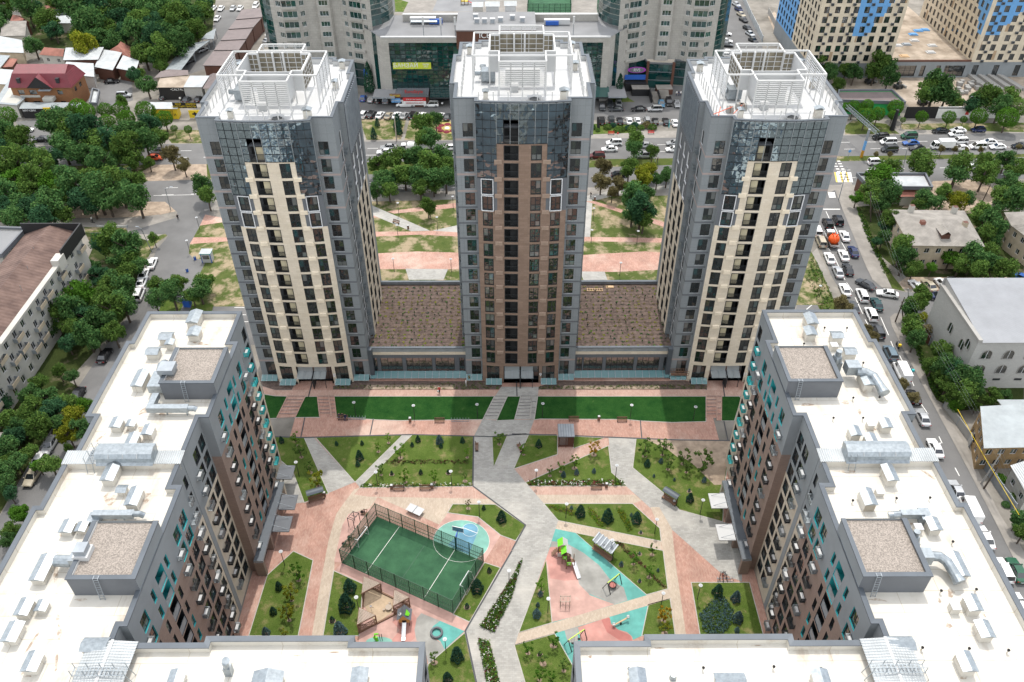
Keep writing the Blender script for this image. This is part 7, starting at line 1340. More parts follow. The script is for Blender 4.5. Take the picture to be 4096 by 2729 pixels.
for x,tp,lb in((1472,'cloth_white','person in white by the right steps of the curved tower'),(1493,'cloth_navy','person in navy between two people by the curved tower'),(1508,'cloth_white','person in pale clothes right of the navy one at the curved tower')):person('02',x,862,RD(-90),'stand',tp,'cloth_navy',lb)
person('11',331,1372,RD(-90),'stand','cloth_red','cloth_red','person in red standing on a balcony of the left cream tower',z=0).location=(T('11',331,1372,13).x+.0,117.3,11.25)
p_=[o for o in C.objects if o.name.startswith('person')and 'balcony' in o.get('label','')][0];p_.location.x=-37.2-1.5
# ---------------------------------------------------------------- street and yard furniture
def lampm(h=3.5):
 a,b,c=MB(),MB(),MB();a.tube([(0,0,0),(0,0,.12),(0,0,h)],[.09,.06,.045],'post_black',8);b.tube([(0,0,h),(0,0,h+.1)],.3,'panel_white',18);c.tube([(0,0,h+.1),(0,0,h+.14)],.16,'grey_metal',12);return a.mesh('pole'),b.mesh('lamp_head'),c.mesh('lamp_cap')
LM=lampm()
def lamps(t,data,where,group):
 for q in data.split():
  x,y=map(float,q.split(','));p=T(t,x,y,3.5);o=thing('garden_lamp',f'post lamp with white disc {where}','lamp',(p.x,p.y,0),0,group);part('pole',LM[0],o);part('lamp_cap',LM[2],part('lamp_head',LM[1],o))
GL='disc-headed lamps of the yard'
lamps('21','876,562 1410,590 1980,580 357,1098 1073,1187 1745,1180 1997,1455','left of the main yard path',GL);lamps('22','276,572 1073,586 1646,602 218,1170 940,1127 490,1472 1713,1437','right of the main yard path',GL);lamps('31','222,400 898,810 1692,1185 2267,572','near the football cage',GL);lamps('32','1300,112 900,298 327,823 1357,773 1690,703','near the right playground',GL)
PL='disc-headed lamps of the park strip';lamps('11','1270,297 1620,425 1262,497 1227,797 1745,800 1693,128 1762,240','in the park left of the brown tower',PL);lamps('12','735,345 717,540 1131,550 976,833','in the park right of the brown tower',PL);lamps('10','1760,428 1672,634','by the left street verge',PL);lamps('13','470,1040','on the verge right of the right tower',PL)
bs,bb,bl=MB(),MB(),MB()
for k in range(4):bs.box((-.95,-.4+k*.12,.43),(.95,-.31+k*.12,.47),'timber')
for k in range(3):bb.box((-.95,.09+k*.025,.55+k*.14),(.95,.12+k*.025,.66+k*.14),'timber')
bl.box((-.03,-.38,0),(.03,.12,.43),'post_black');bl.box((-.03,.06,.43),(.03,.12,.9),'post_black');BM=bs.mesh('seat'),bb.mesh('backrest'),bl.mesh('leg')
def bench(t,x,y,rz,label,group='slatted benches'):
 p=T(t,x,y,.3);o=thing('bench',label,'bench',(p.x,p.y,0),rz,group);part('seat',BM[0],o);part('backrest',BM[1],o)
 for s in(-.8,.8):part('leg',BM[2],o,(s,0,0))
 return o
for a in(('21',1645,722,0,'brown bench on the promenade beside the middle bike rack'),('21',780,700,0,'bench with three people sitting on it in the shade'),('22',553,710,0,'brown bench left of the dark pavilion, promenade'),('22',985,715,0,'brown bench beside a lamp on the right promenade'),('21',1972,960,pi/2,'bench seen end-on along the main grey path, left side'),('22',75,968,RD(-70),'bench seen end-on along the main grey path, right side'),('21',1280,1330,0,'bench with a bin on its left under the lawn hedge'),('21',1515,1325,0,'bench with a bin on its right under the lawn hedge'),('22',757,1318,0,'bench before the rose hedge, right yard'),('11',1257,468,RD(-30),'bench on the grey park path between left and middle towers'),('12',915,218,0,'park bench under thin trees with a person on it')):bench(*a)
bench('02',888,1195,0,'red bench by the avenue pavement, left one','red benches by the avenue');bench('02',1245,1190,0,'red bench by the avenue pavement, right one','red benches by the avenue')
for o in list(C.objects):
 if o.get('group')=='red benches by the avenue':
  for c in o.children:
   if c.name.split('.')[0]!='leg':c.material_slots[0].link='OBJECT';c.material_slots[0].material=MATS['red']
bn=MB();bn.box((-.22,-.22,0),(.22,.22,.85),'timber');bn.box((-.25,-.25,.85),(.25,.25,.95),'frame_dark');bt=MB();bt.box((-.2,-.2,.95),(.2,.2,1.05),'panel_white');BNM,BTM=bn.mesh('bin_box'),bt.mesh('lid')
for t,x,y,w in(('21',1381,722,'on the promenade between benches, left'),('22',778,708,'on the promenade between benches, right'),('21',613,1390,'beside the canopied bench on the left lawn'),('21',1215,1325,'left of the hedge benches'),('21',1578,1318,'right of the hedge benches'),('22',847,1310,'beside the rose hedge bench'),('22',1450,1465,'beside the canopied bench on the right lawn'),('11',1364,520,'on the grey park path behind the towers'),('12',742,262,'by the park path junction')):p=T(t,x,y,.3);o=thing('litter_bin',f'square brown litter bin {w}','bin',(p.x,p.y,0),0,'litter bins');part('bin_box',BNM,o);part('lid',BTM,o)
def shelter_bench(t,x,y,rz,label):
 p=T(t,x,y,1);o=thing('canopied_bench',label,'bench',(p.x,p.y,0),rz);s,b,r=MB(),MB(),MB();s.box((-1.3,-.5,.4),(1.3,.1,.48),'timber');b.box((-1.3,.1,.5),(1.3,.16,1.0),'timber')
 pr=[(-.5+.18*k,2.0+.3*sin(pi*k/7))for k in range(8)]
 for k in range(7):r.face([(-1.4,pr[k][0],pr[k][1]),(1.4,pr[k][0],pr[k][1]),(1.4,pr[k+1][0],pr[k+1][1]),(-1.4,pr[k+1][0],pr[k+1][1])],'cap_metal')
 part('seat',s.mesh('seat'),o);part('backrest',b.mesh('backrest'),o);part('roof',r.mesh('roof'),o)
 for q in(-1.25,1.25):l=MB();l.box((q-.05,.15,0),(q+.05,.25,2.1),'post_black');l.box((q-.05,-.45,0),(q+.05,.2,.4),'post_black');part('leg',l.mesh('leg'),o)
shelter_bench('21',535,1395,RD(22),'bench under a curved dark canopy on the left lawn');shelter_bench('22',1418,1410,RD(-42),'bench under a curved dark canopy on the right lawn')
def rack(t,x,y,L,n,rz,label):
 p=T(t,x,y,.3);m=MB();m.beam((-L/2,0,.06),(L/2,0,.06),.06,.06,'grey_metal');m.beam((-L/2,.5,.06),(L/2,.5,.06),.06,.06,'grey_metal')
 for k in range(n):q=-L/2+L*k/(n-1);m.tube([(q,0,.06),(q,.05,.6),(q,.45,.6),(q,.5,.06)],.025,'grey_metal',5)
 o=bpy.data.objects.new('bike_rack',m.mesh('bike_rack'));C.objects.link(o);o.location=(p.x,p.y,0);o.rotation_euler=(0,0,rz);tag(o,label,'bike rack')
rack('21',900,705,3.2,7,0,'grey bike rack right of the bench with three people');rack('21',1828,722,3.2,7,0,'grey bike rack on the promenade right of a bench');rack('32',1915,655,2.4,6,0,'grey bike rack by the right block with bikes in it')
wm_=MB();n=14
for k in range(n):a,b=2*pi*k/n,2*pi*(k+1)/n;wm_.beam((.33*cos(a),0,.33+.33*sin(a)),(.33*cos(b),0,.33+.33*sin(b)),.04,.04,'rubber')
for k in range(6):a=pi*k/6;wm_.beam((.3*cos(a),0,.33+.3*sin(a)),(-.3*cos(a),0,.33-.3*sin(a)),.012,.012,'rim')
BW=wm_.mesh('wheel')
for x,y,rz,mt,lb in((1862,620,1.2,'cloth_black','black bicycle leaning at the left of the rack by the block'),(1888,628,1.5,'paint_orange','orange-framed bicycle in the middle of the rack by the block'),(1915,618,1.8,'cloth_navy','dark bicycle at the right of the rack by the block')):
 p=T('32',x,y,.3);o=thing('bicycle',lb,'bicycle',(p.x,p.y,0),rz,'bicycles by the right block');part('wheel',BW,o,(.52,0,0));part('wheel',BW,o,(-.52,0,0));f=MB();P5=[(-.52,0,.33),(-.05,0,.3),(.38,0,.8),(-.15,0,.8)]
 for a,b in((0,1),(1,2),(2,3),(3,0),(1,3)):f.beam(P5[a],P5[b],.04,.04,mt)
 f.beam((.52,0,.33),(.36,0,.95),.04,.04,mt);f.beam((.38,-.25,1.0),(.38,.25,1.0),.03,.03,'rubber');part('frame',f.mesh('frame'),o);s=MB();s.box((-.3,-.07,.9),(-.04,.07,.96),'rubber');part('saddle',s.mesh('saddle'),o)
R=thing('football_cage','tall green mesh cage round the football pitch','cage',(TURF[0]+TURF[2])/2);HT=3.4
for i in range(4):
 a,b=TURF[i],TURF[(i+1)%4];n=(8,4,8,4)[i];g=MB();g.face([a,b,b+Vector((0,0,HT)),a+Vector((0,0,HT))],'mesh_net');
 for z in(.05,.9,1.8,HT):g.beam(a+Vector((0,0,z)),b+Vector((0,0,z)),.06,.06,'fence_green')
 L=(b-a).length;m_=int(L/.33)
 for k in range(m_):p=a.lerp(b,k/m_);g.beam(p,p+Vector((0,0,HT)),.022,.022,'fence_green',up=(0,1,0))
 for k in range(12):z=.2+k*.28;g.beam(a+Vector((0,0,z)),b+Vector((0,0,z)),.018,.018,'fence_green')
 g.build('mesh_panel',R)
 for k in range(n):p=a.lerp(b,k/n);q=MB();q.box((p.x-.06,p.y-.06,0),(p.x+.06,p.y+.06,HT+.15),'fence_green');q.build('post',R)
def goal(u,flip,label):
 a,b=tq(u,.36),tq(u,.64);d=(TURF[1]-TURF[0]).normalized()*(1 if flip else-1);m=MB();z=Vector((0,0,1.9));m.tube([a,a+z,b+z,b],.06,'frame_white',8);m.tube([a,a+d*1.0,b+d*1.0,b],.04,'frame_white',6)
 for p in(a,b):m.tube([p+z,p+z+d*.5,p+d],.04,'frame_white',6)
 m.face([a+d,b+d,b+z+d*.5,a+z+d*.5],'mesh_net');m.build('football_goal',label=label,cat='goal')
goal(.035,False,'white football goal at the left end of the caged pitch');goal(.965,True,'white football goal at the right end of the caged pitch')
p=T('31',1795,370);R=thing('basketball_hoop','blue basketball stand with a white-edged board outside the cage','hoop',p);m=MB();d=(T('31',1860,200)-p).normalized();m.beam(p,p+Vector((0,0,3.0)),.18,.18,'blue',up=(0,1,0));m.beam(p+Vector((0,0,3)),p+Vector((0,0,3))+d*1.2,.14,.14,'blue');m.beam(p+Vector((0,0,1.6)),p+Vector((0,0,2.9))+d*1.0,.1,.1,'blue');m.build('stand',R);n=Vector((-d.y,d.x,0));m=MB();c=p+d*1.25+Vector((0,0,3.2));m.add([c-n*.9-Vector((0,0,.5)),c+n*.9-Vector((0,0,.5)),c+n*.9+Vector((0,0,.55)),c-n*.9+Vector((0,0,.55))],[(0,1,2,3)],'rubber_blue')
for s in((-.9,-.5,.9,-.5),(.9,-.5,.9,.55),(.9,.55,-.9,.55),(-.9,.55,-.9,-.5)):m.beam(c+n*s[0]+Vector((0,0,s[1])),c+n*s[2]+Vector((0,0,s[3])),.08,.08,'frame_white')
m.build('board',R);m=MB();q=c+d*.35-Vector((0,0,.35));m.tube([q+Vector((.23*cos(k*.785),.23*sin(k*.785),0))for k in range(9)],.025,'paint_orange',5,False);m.build('ring',R)
p=T('31',1425,20,.76);R=thing('table_tennis_table','pale outdoor table tennis table behind the football cage','table',(p.x,p.y,0),RD(-28));m=MB();m.box((-1.37,-.76,.72),(1.37,.76,.77),'panel_white');m.box((-1.37,-.01,.772),(1.37,.01,.777),'frame_white');part('table_top',m.mesh('table_top'),R);m=MB();m.box((-.02,-.8,.77),(.02,.8,.92),'grey_metal');part('net',m.mesh('net'),R)
for s in(-.9,.9):m=MB();m.box((s-.06,-.5,0),(s+.06,.5,.72),'grey_metal');part('leg',m.mesh('leg'),R)
def bars(name,label,cat,t,segs,posts,mat,w=.07):
 q=MB()
 for x,y,h in posts:p=T(t,x,y);q.beam(p,p+Vector((0,0,h)),w*1.3,w*1.3,mat,up=(0,1,0))
 for(x0,y0,z0),(x1,y1,z1)in segs:q.beam(T(t,x0,y0)+Vector((0,0,z0)),T(t,x1,y1)+Vector((0,0,z1)),w,w,mat)
 q.build(name,label=label,cat=cat)
bars('workout_frame','black pull-up frame behind the left end of the football cage','workout frame','31',[((835,180,2.3),(885,120,2.3)),((885,198,2.3),(935,135,2.3)),((835,180,2.3),(885,198,2.3)),((885,120,2.3),(935,135,2.3)),((850,160,2.0),(900,178,2.0)),((868,140,2.0),(915,157,2.0))],[(835,180,2.4),(885,120,2.4),(885,198,2.4),(935,135,2.4)],'post_black')
for x,y,lb in((860,285,'brown exercise bike beside the upper left cage corner'),(810,345,'brown cross-trainer outside the left end of the cage'),(975,60,'grey push exercise machine by the cage corner')):p=T('31',x,y);m=MB();m.box((p.x-.6,p.y-.3,0),(p.x+.6,p.y+.3,.08),'timber');m.beam(p,p+Vector((0,0,1.3)),.12,.12,'post_black',up=(0,1,0));m.beam(p+Vector((-.5,0,.9)),p+Vector((.5,0,1.2)),.08,.08,'timber');m.tube([p+Vector((-.4,-.05,.5)),p+Vector((-.4,.05,.5))],.3,'post_black',10);m.beam(p+Vector((.4,-.3,.7)),p+Vector((.4,.3,.7)),.1,.06,'timber');m.build('exercise_machine',label=lb,cat='exercise machine',group='outdoor exercise machines')
def pergola(tri,label):
 P=[T('31',*q,2.35)for q in tri];c=sum(P,Vector())/3;R=thing('pergola',label,'pergola',(c.x,c.y,0),0,'slatted corner pergolas round the sandpit');a,b,d=P;m=MB()
 for k in range(13):f=k/12.5;m.beam(a.lerp(b,f)if f>.03 else a.lerp(b,.03),a.lerp(d,f)if f>.03 else a.lerp(d,.03),.11,.09,'timber_pale')
 m.build('slat_roof',R);m=MB()
 for u,v in((a,b),(b,d),(d,a)):m.beam(u-Vector((0,0,.1)),v-Vector((0,0,.1)),.12,.14,'timber')
 m.build('roof_beam',R);w=MB()
 for p in P:q=MB();q.box((p.x-.08,p.y-.08,0),(p.x+.08,p.y+.08,2.3),'timber');q.build('post',R)
 for u,v in((a,b),(a,d)):
  L=(v-u).length;n=int(L/.4)
  for k in range(n):
   p,q=u.lerp(v,k/n),u.lerp(v,min(1,(k+3)/n));w.beam((p.x,p.y,.3),(q.x,q.y,1.5),.06,.04,'timber');w.beam((p.x,p.y,1.5),(q.x,q.y,.3),.06,.04,'timber')
  w.beam((u.x,u.y,.3),(v.x,v.y,.3),.08,.08,'timber');w.beam((u.x,u.y,1.5),(v.x,v.y,1.5),.08,.08,'timber')
 w.build('lattice',R)
pergola(((965,622),(948,770),(1113,682)),'slatted triangular pergola at the upper corner of the sandpit');pergola(((1368,808),(1240,742),(1228,885)),'slatted triangular pergola at the right corner of the sandpit');pergola(((908,1050),(925,900),(1068,968)),'slatted triangular pergola at the lower left corner of the sandpit')
m=MB();sp_=[T('31',*q)for q in((968,765),(1040,728),(1230,820),(1380,885),(1380,895),(1075,1050),(930,1125),(960,885))]
for i in range(len(sp_)):m.beam(sp_[i]+Vector((0,0,.12)),sp_[(i+1)%len(sp_)]+Vector((0,0,.12)),.22,.3,'timber')
m.build('sandpit_frame',label='timber frame round the sandpit beside the football cage',cat='sandpit')
p=T('31',1190,910);m=MB();m.tube([p+Vector((0,0,.06)),p+Vector((0,0,.4)),p+Vector((0,0,.45))],[.12,.12,.5],'timber_pale',10)
for k in range(3):q=p+Vector((.75*cos(k*2.1-.6),.75*sin(k*2.1-.6),.06));m.tube([q,q+Vector((0,0,.3))],.16,'timber_pale',8)
m.build('sand_table',label='small round wooden table with stump seats in the sandpit',cat='table');p=T('31',1035,930);m=MB();m.beam(p,p+Vector((0,0,1.2)),.07,.07,'steel',up=(0,1,0));m.beam(p+Vector((0,0,1.1)),p+Vector((.35,.1,.7)),.06,.06,'steel');m.tube([p+Vector((-.1,0,1.2)),p+Vector((.2,0,1.25))],.14,'steel',8);m.build('sand_digger',label='small steel sand digger standing in the sandpit',cat='play digger')
p=T('31',1335,1060);R=thing('playhouse','orange playhouse with a grey owl-eyed roof and a steel slide','playhouse',p);m=MB();x,y=p.x,p.y;m.box((x-.75,y-.1,.9),(x+.75,y+1.2,2.0),'paint_orange','timber');m.box((x-.3,y-.13,.95),(x+.3,y-.08,1.75),'interior');m.names=[('playhouse_wall' if q=='paint_orange' else q)for q in m.names];M('playhouse_wall',(.62,.33,.10),.7,.08);m.build('wall',R)
m=MB();pr=[(-1.05,1.85),(-.55,2.25),(0,3.1),(.55,2.25),(1.05,1.85)]
for i in range(4):m.face([(x+pr[i][0],y-.35,pr[i][1]),(x+pr[i+1][0],y-.35,pr[i+1][1]),(x+pr[i+1][0],y+1.5,pr[i+1][1]),(x+pr[i][0],y+1.5,pr[i][1])],'dark_panel')
m.face([(x+a,y-.3,b)for a,b in pr],'playhouse_wall');m.build('roof',R);m=MB();m.tube([(x-.5,y+.3,2.42),(x-.56,y+.3,2.5)],.22,'cloth_white',12);m.tube([(x-.56,y+.3,2.5),(x-.6,y+.3,2.55)],.1,'interior',10);m.build('eye',R);m=MB();m.add([(x+.25,y-.1,2.85),(x+.7,y+.1,2.3),(x+.85,y+.6,2.15),(x+.35,y+.9,2.75)],[(0,1,2,3)],'lime');m.build('leaf_panel',R)
m=MB();a,b=Vector((x,y-.1,.95)),Vector((x,y-2.0,.2));m.beam(a,b,.5,.04,'steel');m.beam(a+Vector((-.27,0,.1)),b+Vector((-.27,0,.1)),.04,.2,'steel');m.beam(a+Vector((.27,0,.1)),b+Vector((.27,0,.1)),.04,.2,'steel');m.beam(b,b+Vector((0,-.5,0)),.5,.04,'steel');m.build('slide',R)
for dx in(-.7,.7):
 for dy_ in(0,1.1):m=MB();m.box((x+dx-.06,y+dy_-.06,0),(x+dx+.06,y+dy_+.06,1),'timber');m.build('post',R)
p=T('31',1618,1127,.2);m=MB();n=22;ring=[Vector((p.x+.78*cos(2*pi*k/n),p.y+.78*sin(2*pi*k/n),.3))for k in range(n+1)];m.tube(ring,.17,'dark_panel',8,False);m.build('ring_trampoline',label='dark padded ring of a ground trampoline on teal rubber',cat='trampoline')
p=T('31',1085,1195);R=thing('climbing_figure','lime-green climbing frame with black posts, by the white parapet','climbing frame',p);m=MB();m.tube([p,p+Vector((-.3,0,.9)),p+Vector((-.15,0,1.6)),p+Vector((.35,0,1.75))],[.22,.2,.17,.1],'lime',8);m.tube([p+Vector((.1,0,0)),p+Vector((0,0,.9))],.16,'lime',8);m.build('figure',R)
for dx in(.45,.75):m=MB();m.tube([p+Vector((dx,0,0)),p+Vector((dx,0,1.7))],.05,'post_black',6);m.build('post',R)
p=T('32',505,500);x,y=p.x,p.y;R=thing('play_tower','lime and brown play tower with a long steel slide','play tower',p)
for i,(dx,dy_,h_)in enumerate(((-.4,.4,1.2),(-.9,1.6,1.5),(.2,-.5,.9))):
 m=MB();m.box((x+dx-.65,y+dy_-.6,h_-.1),(x+dx+.65,y+dy_+.6,h_),'timber');m.build('platform',R)
 for a in(-.6,.6):
  for b in(-.55,.55):m=MB();m.box((x+dx+a-.06,y+dy_+b-.06,0),(x+dx+a+.06,y+dy_+b+.06,h_+1.3),'timber');m.build('post',R)
 m=MB();mt='lime' if i!=1 else 'yellow';m.box((x+dx-.6,y+dy_-.6,h_+.05),(x+dx+.1,y+dy_-.54,h_+.75),mt);m.box((x+dx-.64,y+dy_-.5,h_+.05),(x+dx-.58,y+dy_+.5,h_+.75),'lime');m.box((x+dx-.3,y+dy_-.63,h_+.25),(x+dx-.05,y+dy_-.6,h_+.5),'cloth_white');m.build('side_panel',R)
 if i<2:m=MB();z=h_+1.3;c=Vector((x+dx,y+dy_,0));m.face([c+Vector((-.8,-.7,z)),c+Vector((0,-.7,z+.7)),c+Vector((0,.7,z+.7)),c+Vector((-.8,.7,z))],'lime');m.face([c+Vector((.8,-.7,z)),c+Vector((0,-.7,z+.7)),c+Vector((0,.7,z+.7)),c+Vector((.8,.7,z))],'panel_white');m.build('roof',R)
a,b=Vector((x+.75,y-.6,1.0)),T('32',600,645)+Vector((0,0,.2));m=MB();m.beam(a,b,.55,.04,'steel');d=(b-a).to_2d().normalized();n=Vector((-d.y,d.x,0))*.28
for s in(-1,1):m.beam(a+n*s+Vector((0,0,.1)),b+n*s+Vector((0,0,.1)),.04,.2,'steel')
m.build('slide',R);m=MB()
for k in range(4):m.box((x-1.9-.22*k,y+1.2,.1+.35*(3-k)-.05),(x-1.65-.22*k,y+2.0,.15+.35*(3-k)),'timber')
m.build('ladder',R);m=MB();m.box((x-1.7,y+.5,.9),(x-.9,y+.55,1.7),'panel_white');m.build('side_panel',R)
p0,p1,p2=T('32',715,385),T('32',880,500),T('32',790,290);R=thing('slat_shelter','grey slatted shelter roof over a long bench, right playground','shelter',(p0+p1)/2);ex,ey=(p1-p0),(p2-p0)*.8;m=MB();z=Vector((0,0,2.4))
for k in range(5):a=p0+ex*(k/5)+z;m.add([a,a+ex*.19-Vector((0,0,.25)),a+ex*.19+ey-Vector((0,0,.25)),a+ey],[(0,1,2,3)],'grey_metal');m.beam(a,a+ey,.2,.16,'grey_metal')
m.beam(p0+ex+z,p0+ex+ey+z,.2,.16,'grey_metal');m.build('roof',R);m=MB();a,b=p0+ey*.1,p1+ey*.1;m.beam(a+Vector((0,0,.45)),b+Vector((0,0,.45)),.55,.08,'timber');m.beam(a+ey*.15+Vector((0,0,.8)),b+ey*.15+Vector((0,0,.8)),.08,.5,'timber');m.build('bench',R)
for q in(p0+ey*.3,p1+ey*.3,(p0+p1)/2+ey*.3):m=MB();m.beam(q,q+z,.14,.14,'post_black',up=(0,1,0));m.build('post',R)
def swing(pts,basket,label,seatp):
 A,B,C_,D=[T('32',*q)for q in pts[:4]];h_=2.2;ta,tb=(A+B)/2+Vector((0,0,h_)),(C_+D)/2+Vector((0,0,h_));R=thing('swing',label,'swing',(A+D)/2);m=MB();m.beam(ta,tb,.12,.12,'yellow');m.names=['lime_bar'];m.build('top_bar',R)
 for s,e in((A,ta),(B,ta),(C_,tb),(D,tb)):m=MB();m.beam(s,e,.1,.1,'post_black');m.build('leg',R)
 c=(ta+tb)/2;m=MB()
 if basket:
  n=16;m.tube([Vector((c.x+.55*cos(2*pi*k/n),c.y+.55*sin(2*pi*k/n),.5))for k in range(n+1)],.07,'rubber',6,False);m.face([Vector((c.x+.5*cos(2*pi*k/n),c.y+.5*sin(2*pi*k/n),.48))for k in range(n)],'rubber_red');m.build('basket_seat',R);m=MB()
  for k in range(4):m.beam(c+(tb-ta)*(.15 if k%2 else-.15),Vector((c.x+.5*cos(k*1.57),c.y+.5*sin(k*1.57),.5)),.03,.03,'post_black')
  m.build('chain',R)
 else:
  for f in(.3,.7):q=ta.lerp(tb,f);m=MB();m.box((q.x-.2,q.y-.15,.45),(q.x+.2,q.y+.15,.55),'rubber');m.beam(q+Vector((-.15,0,0)),Vector((q.x-.15,q.y,.55)),.03,.03,'post_black');m.beam(q+Vector((.15,0,0)),Vector((q.x+.15,q.y,.55)),.03,.03,'post_black');m.build('swing_seat',R)
M('lime_bar',(.45,.60,.04),.5,.05)
swing(((812,725),(882,785),(920,650),(985,695)),True,'round basket swing under a lime bar, right playground',0);swing(((465,1235),(535,1300),(610,1150),(672,1190)),False,'two-seat swing under a lime bar by the right white parapet',0)
a,b=T('32',910,1070),T('32',1035,1015);R=thing('seesaw','wooden seesaw with white ends on teal rubber','seesaw',(a+b)/2);m=MB();m.beam(a+Vector((0,0,.35)),b+Vector((0,0,.75)),.2,.1,'plank');m.build('beam',R)
for q,z in((a,.4),(b,.8)):m=MB();m.box((q.x-.18,q.y-.18,z),(q.x+.18,q.y+.18,z+.3),'cloth_white');m.beam((q.x-.25,q.y,z+.35),(q.x+.25,q.y,z+.35),.05,.05,'post_black');m.build('seat',R)
m=MB();c=(a+b)/2;m.box((c.x-.12,c.y-.2,0),(c.x+.12,c.y+.2,.5),'post_black');m.build('pivot',R)
bars('climber','small timber and rope climbing frame on pink rubber','climbing frame','32',[((432,850,1.5),(518,850,1.5)),((432,900,1.5),(515,900,1.5)),((432,850,1.5),(432,900,1.5)),((518,850,1.5),(515,900,1.5)),((480,850,1.5),(480,900,1.5)),((448,850,.8),(465,850,.8)),((448,850,1.1),(465,850,1.1))],[(432,850,1.7),(518,850,1.7),(432,900,1.7),(515,900,1.7),(480,900,1.5)],'timber_pale',.08)
p=T('22',482,960);q2=T('22',482,862);x0,x1,y0=T('22',415,965).x,T('22',550,965).x,p.y;R=thing('garden_pavilion','dark glazed pavilion with a flat grey roof on the promenade edge','pavilion',(p.x,y0+1.4,0));m=MB();y1=y0+2.9;m.box((x0+.1,y0+.05,.05),(x1-.1,y1-.05,.4),'brown_cladding');m.box((x0+.1,y1-.12,.4),(x1-.1,y1-.05,2.6),'brown_cladding');m.box((x0+.1,y0+.1,.4),(x0+.16,y1-.1,2.6),'dark_glass');m.box((x1-.16,y0+.1,.4),(x1-.1,y1-.1,2.6),'brown_cladding');m.box((x0+(x1-x0)*.62,y0+.05,.4),(x1-.1,y0+.12,2.6),'brown_cladding');m.box((x0+.2,y0+.08,.4),(x0+(x1-x0)*.6,y0+.11,2.6),'dark_glass');m.build('wall',R);m=MB();m.box((x0-.1,y0-.15,2.6),(x1+.1,y1+.1,2.8),'dark_panel','grey_metal')
for k in range(6):m.box((x0-.05+k*(x1-x0)/6,y0-.1,2.8),(x0+.0+k*(x1-x0)/6,y1+.05,2.84),'dark_panel')
m.build('roof',R)
for a in(x0+.05,x1-.05,(x0+x1)/2):m=MB();m.box((a-.06,y0-.06,0),(a+.06,y0+.06,2.6),'brown_cladding');m.build('post',R)
p=T('10',1868,815);R=thing('guard_booth','white guard booth with teal corners at the car park entrance','booth',p);m=MB();m.box((p.x-1.1,p.y-.9,.1),(p.x+1.1,p.y+.9,2.5),'panel_white','metal_pale');m.box((p.x-1.15,p.y-.95,0),(p.x-1.0,p.y-.8,2.5),'blue');m.box((p.x+1.0,p.y-.95,0),(p.x+1.15,p.y-.8,2.5),'blue');m.build('wall',R);m=MB();m.box((p.x-.7,p.y-.95,1.1),(p.x+.7,p.y-.91,2.0),'dark_glass');m.build('window',R);m=MB();m.box((p.x-1.3,p.y-1.1,2.5),(p.x+1.3,p.y+1.1,2.65),'teal_trim','metal_pale');m.build('roof',R)
p=T('10',1685,1215);R=thing('portable_cabin','narrow blue cabin with a white roof in the car park square','cabin',p);m=MB();m.box((p.x-.7,p.y-.7,0),(p.x+.7,p.y+.7,2.3),'blue');m.build('wall',R);m=MB();m.add([(p.x-.8,p.y-.8,2.3),(p.x+.8,p.y-.8,2.3),(p.x+.8,p.y+.8,2.3),(p.x-.8,p.y+.8,2.3),(p.x,p.y-.8,2.55),(p.x,p.y+.8,2.55)],[(0,4,5,3),(1,2,5,4),(0,1,4),(2,3,5)],'panel_white');m.build('roof',R)
for x,y in((1750,805),(1680,912)):p=T('10',x,y);m=MB();m.tube([p,p+Vector((0,0,.75)),p+Vector((0,0,.85))],[.28,.32,.3],'blue',10);m.tube([p+Vector((0,0,.85)),p+Vector((0,0,.9))],.33,'dark_panel',10);m.build('waste_barrel',label='blue barrel beside the guard booth kerb' if y<850 else 'blue barrel out on the car park asphalt',cat='barrel')
def mast(name,label,base,top,arm=None,mat='galvanised',r=.11,cat='street lamp',head=True):
 b=T(*base);h_=vzY(top[0],top[1],top[2],b.y);tx=un(*NP(*top),h_).x;m=MB();m.tube([b,Vector((tx,b.y,h_))],[r,r*.6],mat,8);R=thing(name,label,cat,b);m.build('pole',R)
 if arm:e=Vector((tx+arm,b.y,h_+.5));m=MB();m.tube([Vector((tx,b.y,h_-.1)),e],r*.5,mat,6);a=m.build('arm',R);m=MB();m.box((e.x-.35,e.y-.12,e.z-.06),(e.x+.35,e.y+.12,e.z+.06),'grey_metal');m.build('lamp_head',R)
 return R,Vector((tx,b.y,h_))
mast('street_lamp','tall steel street lamp on the bare corner of the left street',('10',1532,365),('10',1480,168),1.6);mast('street_lamp','steel street lamp beside the raised kerb of the left street',('10',1362,735),('10',1265,525),-.8)
mast('traffic_pole','slim grey pole with a traffic light at the right crossing',('13',632,270),('03',712,1500),None,'grey_metal',.12,'pole');mast('street_lamp','steel lamp before the park trees on the avenue',('03',1200,1555),('03',1245,1345),-1.8);mast('street_lamp','leaning steel lamp over the white hoarding',('03',1790,1035),('03',1850,880),-.9);mast('flag_pole','thin bare wooden pole on the lawn before the glass hall',('01',1260,1265),('01',1240,1050),None,'timber_pale',.2,'pole');mast('billboard_pylon','tall black slab pylon among round trees by the avenue',('03',1110,1165),('03',1165,985),None,'banner_black',.75,'pylon');mast('street_lamp','lamp with a white globe in the mall car park',('02',1203,1090),('02',1207,1020),None,'galvanised',.1);mast('street_lamp','teal lamp post at the end of the mall car park',('02',1407,1145),('02',1410,1075),None,'teal_trim',.12);mast('billboard_pylon','dark slab sign at the left of the mall shrubs',('02',775,1165),('02',770,1048),None,'banner_black',.5,'pylon')
